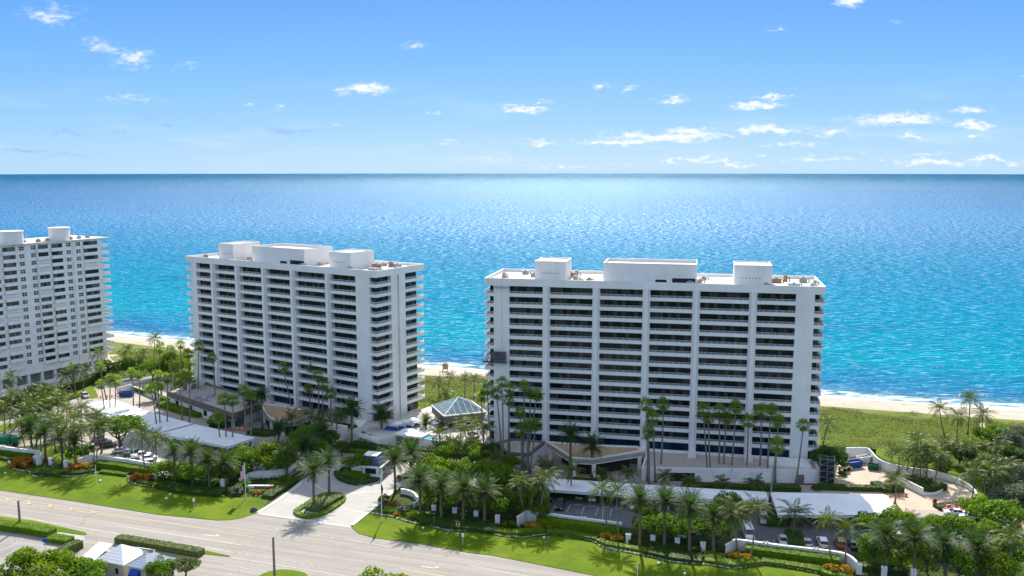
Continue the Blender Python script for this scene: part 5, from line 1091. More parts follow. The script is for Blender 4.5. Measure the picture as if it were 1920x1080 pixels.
# hedges
Lh = L_hedge
hedge([(-40, 847), (0, 851), (62, 862)], 2.2, 1.7, 'tall hedge under the white wall at the far left'); hedge([(180, 876), (230, 882), (284, 891)], 2.4, 1.8, 'tall hedge under the white wall before the white cars')
hedge([(1008, 983), (1090, 994), (1164, 1005)], 2.4, 1.9, 'tall hedge under the white wall before the middle lot'); hedge([(1398, 1038), (1460, 1047), (1575, 1062)], 2.4, 1.9, 'tall hedge under the white wall before the parked SUVs')
hedge([(-40, 857), (0, 859), (20, 864)], 1.6, .7, 'low hedge step at the far left lawn edge', L_olive); hedge([(190, 886), (240, 892)], 1.8, .7, 'low bright hedge step before the white wall left of the mound', L_lime); hedge([(1025, 1000), (1065, 1003), (1120, 1013)], 2.0, .8, 'low bright hedge step between the two golden mounds', L_lime); hedge([(1428, 1055), (1470, 1060), (1540, 1072)], 2.0, .8, 'low bright hedge step before the parked SUVs', L_lime)
dk = L_dark
for pts, w, h, l in [([(66, 888), (92, 890), (120, 890)], 3.0, .8, 'low dark hedge bed below the first white piers'), ([(125, 890), (150, 889), (178, 885)], 2.2, .8, 'low dark hedge bed curving to the flat wall'), ([(248, 900), (275, 908), (300, 911)], 1.4, .6, 'low hedge curl around the croton mound by the palms'), ([(302, 911), (340, 920), (390, 925)], 4.2, .9, 'dark clipped bed under the date palms left of the drive'), ([(395, 926), (418, 928)], 3.6, 1.0, 'dark rounded hedge end by the flagpole'), ([(300, 898), (350, 906), (405, 914)], 1.6, 1.0, 'dark hedge at the foot of the white piers left of the drive'),
   ([(788, 979), (810, 979), (840, 986), (930, 996)], 4.0, .9, 'dark clipped bed under the row of four date palms'), ([(800, 966), (860, 974), (925, 984)], 1.8, .9, 'dark hedge at the foot of the piers right of the drive'), ([(925, 997), (960, 1002), (1020, 997)], 2.0, .8, 'low hedge curve left of the first golden mound'), ([(1122, 1016), (1140, 1024), (1210, 1036)], 1.6, .8, 'low hedge curve around the second golden mound'), ([(1212, 1034), (1265, 1046), (1316, 1052)], 3.8, .9, 'dark clipped bed under the tall middle date palms'), ([(1180, 1017), (1250, 1027), (1315, 1035)], 1.6, 1.0, 'dark hedge at the foot of the middle piers'), ([(1322, 1052), (1376, 1061), (1424, 1055)], 2.4, .8, 'low hedge curve around the third golden mound'), ([(1320, 1044), (1360, 1050)], 3.0, .8, 'square low hedge beside the third golden mound'), ([(1535, 1070), (1550, 1078), (1600, 1090)], 1.6, .8, 'low hedge curling at the bottom right mound'), ([(1612, 1064), (1700, 1074)], 2.2, .8, 'dark hedge beyond the curled white wall')]:
    hedge(pts, w, h, l, dk if 'dark' in l else Lh)
# island hedges
isl = smoothpts([(556, 962), (578, 971), (608, 963), (641, 941), (638, 930), (620, 927), (600, 932), (567, 952)], 3, True)
hedge(isl + [isl[0]], 1.5, .45, 'low hedge ring around the oval island'); 
hedge([(585, 960), (632, 933)], 4.2, 1.1, 'raised clipped hedge filling the oval island', L_olive)
gi = smoothpts([(634, 886), (640, 898), (666, 907), (692, 904), (708, 898)], 4); hedge(gi, 2.2, .7, 'dark hedge around the gate island', dk); hedge([(645, 890), (690, 897)], 4.0, .9, 'low shrubs filling the gate island', Lh)
for pts, w, h, l, m_ in [([(-30, 768), (0, 762), (60, 750), (95, 744)], 2.6, 2.6, 'long dark hedge beside the plaza of the left-edge tower, near part', dk), ([(98, 743), (150, 728), (200, 706)], 2.6, 3.0, 'long dark hedge beside the plaza of the left-edge tower, far part', dk), ([(690, 834), (715, 841)], 2.0, 2.6, 'dark hedge under the pool wall', dk), ([(640, 846), (700, 853), (740, 858)], 2.0, 1.0, 'low yellowish hedge along the inner drive', L_lime), ([(660, 838), (690, 842), (745, 852)], 3.0, 1.6, 'dark hedge bank along the inner drive', dk),
   ([(250, 730), (300, 748), (330, 760)], 1.8, 1.2, 'hedge on the wall beside the blue bins', Lh), ([(300, 760), (345, 775), (378, 782)], 3.4, 1.4, 'hedge bed before the brown-edged wing', Lh), ([(470, 812), (500, 816), (520, 812)], 4.0, 1.2, 'rounded dark hedge before the tan canopy of the turned tower', dk), ([(395, 800), (425, 800)], 3.0, 1.5, 'hedge by the loading court corner', dk), ([(1280, 912), (1340, 917), (1420, 919), (1500, 920)], 2.4, 1.2, 'hedge along the foot of the podium wall', dk), ([(1536, 917), (1590, 919), (1650, 920)], 1.8, 1.2, 'clipped hedge along the near side of the sandy yard', dk), ([(1060, 905), (1110, 908), (1150, 906)], 5.0, .8, 'dark groundcover bed under the canopy date palms', dk),
   ([(1032, 930), (1110, 938), (1150, 941)], 1.8, 1.0, 'hedge along the open front of the long carport', dk), ([(1441, 966), (1455, 988)], 4.0, 1.4, 'hedge island beside the broad carport', dk), ([(1487, 1003), (1494, 1030)], 3.6, 1.3, 'hedge island between the parked cars', dk), ([(1755, 953), (1790, 950), (1825, 945)], 2.6, .8, 'low dark hedge behind the red sports car', dk), ([(1586, 849), (1640, 850)], 2.0, 1.6, 'hedge along the back wall of the sandy yard', dk),
   ([(1705, 902), (1740, 916), (1758, 912)], 6.0, 1.6, 'planted mound inside the ramp bend', dk), ([(1640, 910), (1660, 922), (1690, 920)], 2.6, 1.2, 'hedge beside the low ramp wall', dk), ([(500, 935), (535, 912), (570, 890)], 3.0, .9, 'planted strip along the left edge of the entrance drive', dk), ([(470, 921), (500, 920), (520, 905)], 3.0, .6, 'mounded lawn hedge before the curved sign wall', Lh), ([(720, 958), (750, 960), (790, 968)], 3.0, .7, 'low planted bed by the curved wall right of the drive', Lh),
   ([(-30, 988), (0, 990), (60, 998), (98, 1005)], 2.6, 1.5, 'wide box hedge between sidewalk and near parking lot', Lh), ([(95, 1012), (132, 1018)], 2.6, 1.0, 'lower box hedge at the corner of the near parking lot', Lh), ([(84, 1058), (118, 1042), (150, 1026)], 2.0, 1.7, 'pale clipped hedge slanting beside the small house', L_olive), ([(221, 1015), (300, 1028), (378, 1042)], 2.2, 1.3, 'long clipped hedge between the small house and the road', L_olive)]:
    hedge(pts, w, h, l, m_)
# croton mounds
mg = 'flowering croton mounds'
for (k_, x, y, r, l) in [('orange', 43, 874, 20, 'orange croton mound at the far left'), ('orange', 145, 881, 14, 'orange and dark croton mound before the flat wall, left half'), ('gold', 163, 880, 14, 'golden croton mound before the flat wall, right half'), ('orange', 258, 900, 14, 'orange croton mound by the leaning palm, left half'), ('orange', 278, 900, 13, 'orange croton mound by the leaning palm, right half'), ('orange', 482, 928, 9, 'orange flowers before the curved sign wall, left tuft'), ('orange', 508, 919, 11, 'orange flowers before the curved sign wall, right tuft'), ('orange', 735, 947, 8, 'orange flowers by the curved wall right of the drive'), ('orange', 745, 967, 8, 'orange tuft beside the yucca right of the drive'),
    ('gold', 995, 990, 14, 'golden croton mound by the white wall end'), ('gold', 1006, 988, 10, 'smaller golden tuft at the wall hedge'), ('gold', 1029, 991, 6, 'tiny golden tuft beside the wall hedge'), ('gold', 1135, 1009, 13, 'golden croton mound before the middle lot, left half'), ('gold', 1155, 1015, 14, 'golden croton mound before the middle lot, right half'), ('gold', 1376, 1047, 14, 'golden croton mound at the second curved wall, left half'), ('gold', 1398, 1051, 14, 'golden croton mound at the second curved wall, right half'), ('gold', 1560, 1072, 16, 'golden croton mound inside the curled wall, left half'), ('gold', 1588, 1076, 16, 'golden croton mound inside the curled wall, right half')]: shrub(k_, x, y, r, l, mg, 'shrub', 1.0, 'croton_mound')
bg_ = 'low shrubs along the lawn beds'
for (k_, x, y, r, l) in [('grey', 440, 926, 15, 'pale spiky shrub by the flagpole'), ('green', 455, 918, 15, 'green shrub behind the flagpole'), ('grey', 760, 962, 14, 'spiky yucca shrub right of the drive'), ('green', 775, 972, 12, 'light shrub beneath the first date palm of four'), ('lime', 790, 975, 10, 'lime shrub by the white border'), ('green', 535, 905, 12, 'shrub at the left edge of the drive'), ('green', 720, 940, 11, 'palm-like shrub at the drive kerb'), ('dark', 645, 885, 9, 'dark shrub at the left tip of the gate island'), ('green', 690, 885, 11, 'yellow-green shrub under the gatehouse canopy'), ('green', 755, 900, 10, 'shrub by the drive behind the curved wall'), ('dark', 405, 930, 8, 'round ball shrub by the border'), ('green', 110, 893, 9, 'shrub in the bed by the piers'), ('green', 60, 868, 9, 'shrub beside the orange mound'), ('dark', 985, 993, 8, 'dark shrub beside the golden mound'), ('green', 955, 990, 12, 'shrub bed beside the last of four piers'), ('dark', 1580, 892, 8, 'dark shrub by the yard entrance'), ('dark', 1530, 918, 9, 'dark shrub by the podium corner door')]: shrub(k_, x, y, r, l, bg_)
# white flower borders
def border(pts, lab):
    P = np.array(GP(smoothpts(pts, 3))); cum = np.concatenate([[0], np.cumsum(np.linalg.norm(np.diff(P, axis=0), axis=1))]); n = int(cum[-1] * 26); u = rng.random(n) * cum[-1]; i = np.clip(np.searchsorted(cum, u) - 1, 0, len(P) - 2); f = ((u - cum[i]) / (cum[i + 1] - cum[i] + 1e-9))[:, None]
    gap = np.sin(u * 2.1) + np.sin(u * 5.3 + 1) + np.sin(u * .7) > -1.2; p = (P[i] * (1 - f) + P[i + 1] * f + rng.normal(0, .16, (n, 2)))[gap]; n = len(p)
    pos = np.concatenate([p, (.12 + .22 * rng.random(n))[:, None]], 1); o = rng.normal(0, .5, (n, 3)) + [0, 0, 1]; a = nrm(np.cross(o, rng.normal(0, 1, (n, 3)))); b = nrm(np.cross(a, o)); l = .07 + .09 * rng.random((n, 1))
    ob = link('flower_border', quads_mesh('flower_border', np.stack([pos - a * l, pos - b * l, pos + a * l, pos + b * l], 1), L_white)); ob['kind'] = 'stuff'; ob['label'] = lab
    hedge([tuple(q) for q in P[::2]], .7, .2, lab.replace('white flowers', 'dark green edging'), L_dark, px=False, name='flower_edging', dens=25)
border(BORD_L[:21], 'white flowers edging the left lawn'); border(BORD_R[:-3], 'white flowers edging the right lawn')
border([(571, 960), (590, 965), (612, 957), (632, 940), (634, 933)], 'white flowers round the oval island'); border([(636, 892), (645, 902), (668, 910), (694, 906)], 'white flowers round the gate island'); border([(478, 932), (505, 929), (532, 913)], 'white flowers by the sign bed')
# wild cover
nz = lambda P: swell(P)
def zd(P): return np.maximum(0, swell(P, 5.0, .45) + .1) + np.where(np.array([inland(*p) for p in P]) < 34, -0.9, -0.35)
DN1 = [(1530, 759), (1580, 764), (1630, 773), (1670, 771), (1712, 768), (1760, 778), (1841, 786), (1925, 790), (2000, 800), (2000, 870), (1925, 850), (1860, 845), (1800, 862), (1700, 866), (1640, 846), (1540, 840)]
DN2 = [(770, 710), (800, 704), (840, 702), (900, 701), (960, 710), (960, 770), (900, 768), (860, 756), (800, 765), (770, 755)]
DN3 = [(200, 662), (260, 652), (300, 653), (360, 662), (370, 712), (330, 715), (280, 700), (220, 690)]
for P_, l in ((DN1, 'right of the square-on tower'), (DN2, 'between the towers'), (DN3, 'left of the turned tower')):
    scatter('dune_scrub', P_, L_dune, 18.0, .19, .32, zf=zd, up=.72)['label'] = 'bright green dune scrub ' + l
    scatter('dune_shrubs', P_, L_hedge, 7.0, .2, .8, zf=zd, thin=lambda P: swell(P, 6.0, 1.0) + rng.normal(0, .15, len(P)) > .62)['label'] = 'taller bright shrubs on the dune ' + l
    scatter('dune_grass', P_, L_straw, 14.0, .18, .55, zf=zd, thin=lambda P: swell(P, 7.0, 1.0) + rng.normal(0, .3, len(P)) + np.where(np.array([inland(*p) for p in P]) < 39, .85, -.55) > .3)['label'] = 'straw-coloured dune grass ' + l
for pts, mt, l, d_ in [([(1830, 855), (1925, 845), (1960, 1000), (1900, 1010), (1860, 960), (1850, 910)], L_grey, 'silvery groundcover by the sandy track', 4), ([(1600, 1064), (1960, 1110), (1960, 1010), (1850, 975), (1760, 1000), (1620, 1030)], L_tree, 'undergrowth beneath the bottom right grove', 3), ([(1170, 1010), (1330, 1034), (1340, 1015), (1200, 990)], L_dark, 'undergrowth behind the middle piers', 4), ([(780, 960), (980, 990), (985, 965), (960, 930), (800, 900), (765, 915)], L_dark, 'undergrowth beneath the clump right of the gate', 3),
    ([(290, 892), (430, 915), (520, 910), (565, 880), (480, 870), (300, 885)], L_dark, 'undergrowth behind the date palms left of the drive', 4), ([(-40, 850), (60, 866), (130, 880), (180, 890), (180, 868), (60, 845), (-40, 840)], L_dark, 'undergrowth behind the left piers', 3), ([(60, 838), (160, 805), (170, 760), (120, 752), (60, 770), (30, 800)], L_tree, 'undergrowth of the palm grove', 2.2), ([(480, 880), (600, 860), (640, 842), (560, 806), (490, 835)], L_tree, 'undergrowth left of the inner drive', 3), ([(760, 892), (840, 895), (905, 880), (900, 850), (790, 838), (745, 850)], L_dark, 'undergrowth below the pool deck', 3), ([(1050, 985), (930, 995), (990, 1003), (1160, 1020), (1160, 1008)], L_tree, 'groundcover at the foot of the middle wall', 3), ([(200, 700), (370, 720), (365, 700), (220, 680)], L_tree, 'undergrowth left of the turned tower', 2.2), ([(1640, 840), (1700, 862), (1850, 890), (1870, 850), (1700, 835)], L_lime, 'green cover above the ramp wall', 3)]:
    scatter('undergrowth', pts, mt, d_, .26, .7, zf=lambda P: np.maximum(0, swell(P, 4, .3)))['label'] = l

# planted beds between the flower borders and the fences
for pts, mt, l in [([(-40, 861), (0, 862.5), (19, 873), (59, 886), (64, 893), (92, 891), (148, 892.5), (179, 886), (240, 892), (269, 910), (328, 920), (387, 926), (450, 932), (478, 929), (478, 905), (420, 910), (330, 897), (290, 889), (180, 878), (60, 866), (-40, 852)], L_hedge, 'bedding plants behind the left flower border'),
        ([(700, 962), (740, 968), (783, 981), (825, 991), (865, 995), (917, 997), (960, 1005), (1027, 1001), (1108, 1013), (1182, 1035), (1240, 1048), (1324, 1057), (1376, 1065), (1405, 1061), (1460, 1060), (1531, 1073), (1600, 1094), (1600, 1066), (1460, 1046), (1370, 1036), (1320, 1026), (1180, 1009), (1080, 990), (980, 982), (930, 974), (820, 958), (760, 945), (725, 945)], L_hedge, 'bedding plants behind the right flower border')]:
    scatter('bedding_plants', pts, mt, 13, .15, .35)['label'] = l
    scatter('bedding_plants', pts, L_dark, 9, .15, .4)['label'] = l.replace('bedding', 'dark bedding')
# ------------------------------------------------------------------ walls, piers, fences
wg = 'white garden wall lengths'
def capwall(pts, h, label, finial=True):
    t = thing('garden_wall', label, 'wall', (0, 0, 0), 0, wg); P = GP(smoothpts(pts, 4))
    o = P[0]; t.location = (o[0], o[1], 0); Q = [(p[0] - o[0], p[1] - o[1]) for p in P]
    m = MB(); wallsweep(m, Q, .3, 0, h - .12); m.build('wall', white2, t)
    m = MB(); wallsweep(m, Q, .55, h - .12, h + .06); cp = m.build('cap', white, t)
    if finial:
        L = np.concatenate([[0], np.cumsum(np.linalg.norm(np.diff(np.array(Q), axis=0), axis=1))]); n = max(2, int(L[-1] / 8))
        for i in range(1, n):
            s = L[-1] * i / n; x, y = np.interp(s, L, [q[0] for q in Q]), np.interp(s, L, [q[1] for q in Q])
            for dx in (-.35, .35):
                f = MB(); f.lathe([(.22, 0), (.25, .12), (.2, .3), (.05, .4)], 8); f.build('finial', white, cp, loc=(x + dx, y, h + .06))
    return t
capwall([(-40, 848), (0, 853), (45, 859), (72, 862), (79, 870), (68, 873)], 2.6, 'white capped wall ending in a curl beside the first pier at the far left')
capwall([(148, 878), (160, 873), (176, 871), (230, 877), (284, 886)], 2.6, 'white capped wall in front of the parked white cars')
capwall([(970, 988), (982, 981), (995, 977), (1060, 986), (1166, 1000)], 2.4, 'white capped wall in front of the middle parking bays')
capwall([(1361, 1042), (1372, 1036), (1384, 1032), (1460, 1042), (1560, 1054), (1590, 1062), (1606, 1076)], 2.4, 'white capped wall with a curled end in front of the parked SUVs')
capwall([(450, 912), (463, 903), (480, 898), (530, 893), (552, 878), (562, 862)], 2.0, 'low white sign wall sweeping up beside the entrance drive on its left', False)
capwall([(752, 926), (768, 929), (780, 937), (783, 948), (776, 953)], 1.3, 'white sign wall curling round the bed right of the drive', False)
t = thing('name_sign', 'dark bronze name plaque on a white base beside the sweeping entrance wall', 'sign', G(487, 919))
m = MB(); m.box(-3.4, 3.4, -.3, .3, 0, 1.3); m.build('base', white2, t); m = MB(); m.box(-1.3, 1.6, -.36, -.3, .45, 1.1); m.build('plaque', brown, t)
ig = 'white ridged fence piers'
def pier(px, py, label):
    t = thing('fence_pier', label, 'pier', G(px, py), R(-14), ig)
    m = MB()
    for sx in (-1, 1): m.box(sx * .28 - .24, sx * .28 + .24, -.35, .35, 0, 1.9)
    m.box(-.4, .4, -.28, .28, 0, 1.85); m.build('shaft', white, t)
    m = MB()
    for sx in (-1, 1): m.box(sx * .28 - .3, sx * .28 + .3, -.42, .42, 1.9, 2.02); m.lathe([(.2, 2.02), (.22, 2.12), (.05, 2.28)], 8, (sx * .28, 0, 0))
    m.build('cap', white, t)
PL = [(67, 869), (96, 872), (124, 877)]; PM = [(291, 898), (322, 899), (353, 904), (385, 907), (418, 913)]; PR = [(814, 963), (853, 968), (893, 974), (933, 982)]; PK = [(1178, 1018), (1224, 1021), (1270, 1026), (1318, 1034)]; PZ = [(1610, 1076), (1657, 1081), (1712, 1086)]
for L_, l in ((PL, 'at the far left mounds'), (PM, 'under the date palms left of the drive'), (PR, 'under the date palms right of the drive'), (PK, 'under the tall middle date palms'), (PZ, 'past the curled wall at lower right')):
    for i, (x, y) in enumerate(L_): pier(x, y, 'white ridged pier %s, %s along the fence' % (l, ordinal(i)))
iron = mat('black_iron', (0.015, 0.017, 0.016), 0.5, 0.1, 1.0, 0.4)
def fence(pts, label):
    t = thing('iron_fence', label, 'fence', (0, 0, 0), 0, 'dark iron fences between the piers'); P = GP(pts); o = P[0]; t.location = (o[0], o[1], 0)
    Q = [(p[0] - o[0], p[1] - o[1]) for p in P]; m = MB(); b = MB()
    for z in (.25, 1.45): wallsweep(m, Q, .06, z, z + .07)
    for a, c in zip(Q[:-1], Q[1:]):
        n = int(math.hypot(c[0] - a[0], c[1] - a[1]) / .22)
        for i in range(1, n): f = i / n; x, y = a[0] + (c[0] - a[0]) * f, a[1] + (c[1] - a[1]) * f; b.box(x - .018, x + .018, y - .018, y + .018, .05, 1.6)
    m.build('rail', iron, t); b.build('bars', iron, t)['kind'] = 'stuff'
for L_, l in ((PL, 'dark iron fence between the far left piers'), (PM, 'dark iron fence left of the drive'), (PR, 'dark iron fence right of the drive'), (PK, 'dark iron fence behind the middle date palms'), (PZ, 'dark iron fence at lower right')): fence(L_, l)
# curved ramp walls of the sandy yard
def plainwall(pts, h, label, m_=white2, w=.35, name='yard_wall', grp=None):
    P = GP(smoothpts(pts, 4)); m = MB(); o = P[0]; wallsweep(m, [(p[0] - o[0], p[1] - o[1]) for p in P], w, -.05, h); ob = m.build(name, m_, None, loc=(o[0], o[1], 0)); return tag(ob, label, 'wall', grp)
plainwall([(1585, 856), (1622, 856), (1632, 862), (1652, 881), (1697, 890), (1757, 896), (1806, 912), (1829, 928), (1832, 942)], [2.6] * 12 + [2.6 - .1 * i for i in range(21)], 'tall white wall bending round the sandy ramp')
plainwall([(1688, 908), (1712, 920), (1730, 929)], 1.9, 'low white wall beside the cones in the sandy yard'); plainwall([(1730, 929), (1752, 928), (1766, 922), (1767, 914)], .6, 'white kerb wall round the planted mound of the ramp')
plainwall([(220, 738), (247, 731)], 2.2, 'white wall behind the blue skips'); plainwall([(247, 731), (265, 737), (300, 752)], 1.6, 'white retaining wall stepping down from the blue skips')
plainwall([(228, 722), (262, 718), (300, 712), (350, 716)], 1.0, 'low white wall around the sandy court left of the turned tower')
plainwall([(185, 690), (215, 688), (240, 692)], 2.2, 'white wall at the seaward end of the plaza')
plainwall([(40, 702), (100, 687), (122, 678)], 1.3, 'low white wall at the foot of the left-edge tower')
# poles, signs, flags
wood = mat('grey_timber', (0.23, 0.19, 0.155), 0.9, 0.2, 1.0); polew = mat('white_pole', (0.75, 0.75, 0.74), 0.5, 0.05, 1.0)
def pole(name, px, py, ty, r, m_, label, cat, arm=None, extra=None):
    x, y, _ = G(px, py); h = D(px, ty, y)[2]; t = thing(name, label, cat, (x, y, 0)); m = MB(); m.tube([(0, 0, 0), (0, 0, h)], [r, r * .75], 8); m.build('shaft', m_, t)
    if arm: m = MB(); m.tube([(0, 0, h - .3), (arm[0] * .5, arm[1] * .5, h + .5), (arm[0], arm[1], h + .8)], .025, 5); a = m.build('arm', wood, t); m = MB(); m.box(arm[0] - .1, arm[0] + .3, arm[1] - .07, arm[1] + .07, h + .76, h + .86); m.build('lamp_head', greyw, a)
    return t, h
pole('utility_pole', 38, 990, 939, .30, wood, 'bare timber pole with a thin arm, behind the wide box hedge', 'pole', (3.0, 1.6))
pole('utility_pole', 515, 1087, 1007, .28, wood, 'bare timber pole standing on the small grass island', 'pole', (2.4, 1.6))
t, h = pole('flagpole', 716, 978.5, 899, .10, polew, 'white flagpole on the right lawn with a dark furled flag', 'flagpole'); m = MB(); m.tube([(.1, 0, h - 1.2), (.22, -.05, h - 2.2), (.16, 0, h - 3.6)], [.08, .26, .1], 7); m.build('furled_flag', iron, t)
t, h = pole('flagpole', 461, 936, 868, .10, polew, 'white flagpole flying a hanging stars and stripes by the sign wall', 'flagpole')
fred, fwhite, fblue = mat('flag_red', (0.50, 0.02, 0.03), .8), mat('flag_white', (.75, .75, .75), .8), mat('flag_blue', (0.02, 0.03, 0.18), .8)
m = MB()
for i in range(13):
    for j in range(8):
        def fp(u, v): return (-.05 - 1.05 * u, .12 * math.sin(u * 7), h - .5 - 3.2 * v - .5 * u)
        canton = i < 7 and False
        m.add([fp(i / 13, j / 8), fp((i + 1) / 13, j / 8), fp((i + 1) / 13, (j + 1) / 8), fp(i / 13, (j + 1) / 8)], [(0, 1, 2, 3)], 2 if (i >= 6 and j < 3) else (0 if i % 2 == 0 else 1))
m.build('flag', [fred, fwhite, fblue], t)
pole('lamp_post', 1130, 984, 949, .09, polew, 'white lamp post in the middle parking lot', 'lamp post', (.01, -.5)); pole('lamp_post', 252, 869, 842, .09, polew, 'white lamp post beside the parked white cars', 'lamp post', (.01, -.5)); pole('lamp_post', 104, 748, 721, .1, polew, 'white lamp post at the plaza hedge', 'lamp post', (.01, -.5))
pole('marker_post', 181, 907, 872, .10, polew, 'tall pale post on the left lawn before the white wall', 'post'); pole('marker_post', 1195, 1085, 1055, .08, polew, 'pale post on the right lawn below the dark clipped bed', 'post'); pole('marker_post', 1028, 1027, 1006, .12, wood, 'short dark post on the right lawn beside the flower border', 'post')
for (px, py, ty, l) in ((868, 1022, 1003, 'small white sign on a thin post on the right lawn'), (364, 953, 937, 'small white sign on a thin post on the left lawn')):
    t, h = pole('lawn_sign', px, py, ty, .05, polew, l, 'sign'); m = MB(); m.box(-.28, .28, -.04, .04, h - .5, h + .35); m.build('sign_board', white, t)
t, h = pole('stop_sign', 1752, 948, 939, .05, polew, 'red octagonal sign at the end of the yard ramp', 'sign'); m = MB(); m.prism([(.55 * math.cos(R(22.5 + 45 * i)), .55 * math.sin(R(22.5 + 45 * i))) for i in range(8)], -.02, .02); o = m.build('sign_board', fred, t, loc=(0, -.1, h)); o.rotation_euler = (PI / 2, 0, 0)
t, h = pole('parking_sign', 85, 1030, 1012, .05, wood, 'small blue parking sign in front of the box hedge', 'sign'); m = MB(); m.box(-.5, .5, -.05, .05, h - .6, h + .2); m.build('sign_board', blue, t)
gd = mat('white_spotlight', (.8, .8, .74), .5)
for i, (px, py) in enumerate([(188, 903), (319, 929), (1020, 1010), (1235, 1058), (1284, 1078), (793, 992), (10, 889), (312, 937)]):
    m = MB(); m.lathe([(.16, 0), (.2, .12), (.32, .3), (.3, .42), (.02, .44)], 10); tag(m.build('ground_light', gd, None, loc=G(px, py, .06)), 'small white ground light on the grass, %s' % ['left lawn near the tall post', 'left lawn beneath the dark clipped bed', 'right lawn beside the short dark post', 'right lawn under the tall date palms', 'right lawn near the road at the bottom', 'right lawn by the first of four palms', 'far left lawn near the border curl', 'left lawn lower than the border'][i], 'ground light', 'ground lights on the lawns')
rk = mat('dark_rock', (0.10, 0.085, 0.07), .9, .3, 2.0)
m = MB(); m.lathe([(.05, 1.0), (.5, .85), (.8, .5), (.9, 0)][::-1], 9); tag(m.build('boulder', rk, None, loc=G(476, 958, .05)), 'small dark boulder on the lawn corner by the drive', 'boulder')
# ------------------------------------------------------------------ vehicles
tyre = mat('tyre_rubber', (0.012, 0.012, 0.012), .8); rim = mat('wheel_rim', (.4, .4, .41), .35, .1, 1, .5, metal=.6); cglass = mat('car_glass', (0.012, 0.016, 0.02), .06, .1, 1, .6); lampm = mat('head_lamp', (.75, .76, .76), .2, .05, 1, .5); tail = mat('tail_lamp', (.40, .01, .01), .3, .1, 1, .5)
def paintm(n, c): 
    m = mat(n, c, .28, .03, 1, .5); m.node_tree.nodes['Principled BSDF'].inputs['Coat Weight'].default_value = .5; return m
PC = {'white': paintm('white_car_paint', (.78, .78, .77)), 'black': paintm('black_car_paint', (.012, .012, .014)), 'silver': paintm('silver_car_paint', (.50, .51, .52)), 'beige': paintm('beige_car_paint', (.62, .57, .48)), 'red': paintm('red_car_paint', (.50, .015, .02)), 'orange': paintm('copper_car_paint', (.52, .085, .02)), 'green': paintm('green_car_paint', (.01, .075, .05)), 'navy': paintm('navy_car_paint', (.02, .04, .09)), 'grey': paintm('grey_car_paint', (.20, .21, .22)), 'truckgreen': paintm('truck_green_paint', (.0, .16, .085))}
SHAPE = {'sedan': (4.7, .92, [(-2.35, .34), (-2.35, .80), (-2.2, .97), (-1.5, 1.0), (1.0, .96), (2.1, .82), (2.35, .60), (2.35, .34)], (-1.75, 1.15, -1.05, .30, 1.0, 1.45)),
         'suv': (4.8, .96, [(-2.4, .38), (-2.42, .95), (-2.3, 1.1), (1.1, 1.1), (2.15, 1.0), (2.4, .75), (2.4, .38)], (-2.3, 1.25, -2.0, .35, 1.1, 1.75)),
         'sport': (4.5, .95, [(-2.25, .25), (-2.25, .78), (-2.0, .92), (-1.0, .90), (.7, .80), (1.9, .66), (2.25, .45), (2.25, .25)], (-1.7, 1.0, -.75, .15, .86, 1.2)),
         'pickup': (5.6, .98, [(-2.8, .45), (-2.8, 1.1), (1.3, 1.12), (2.6, 1.05), (2.8, .8), (2.8, .45)], (-.9, 1.5, -.6, .7, 1.1, 1.8)),
         'van': (6.4, 1.03, [(-3.2, .40), (-3.2, 2.5), (-3.05, 2.62), (1.5, 2.6), (1.9, 2.4), (2.4, 1.35), (3.0, 1.15), (3.2, .8), (3.2, .40)], None)}
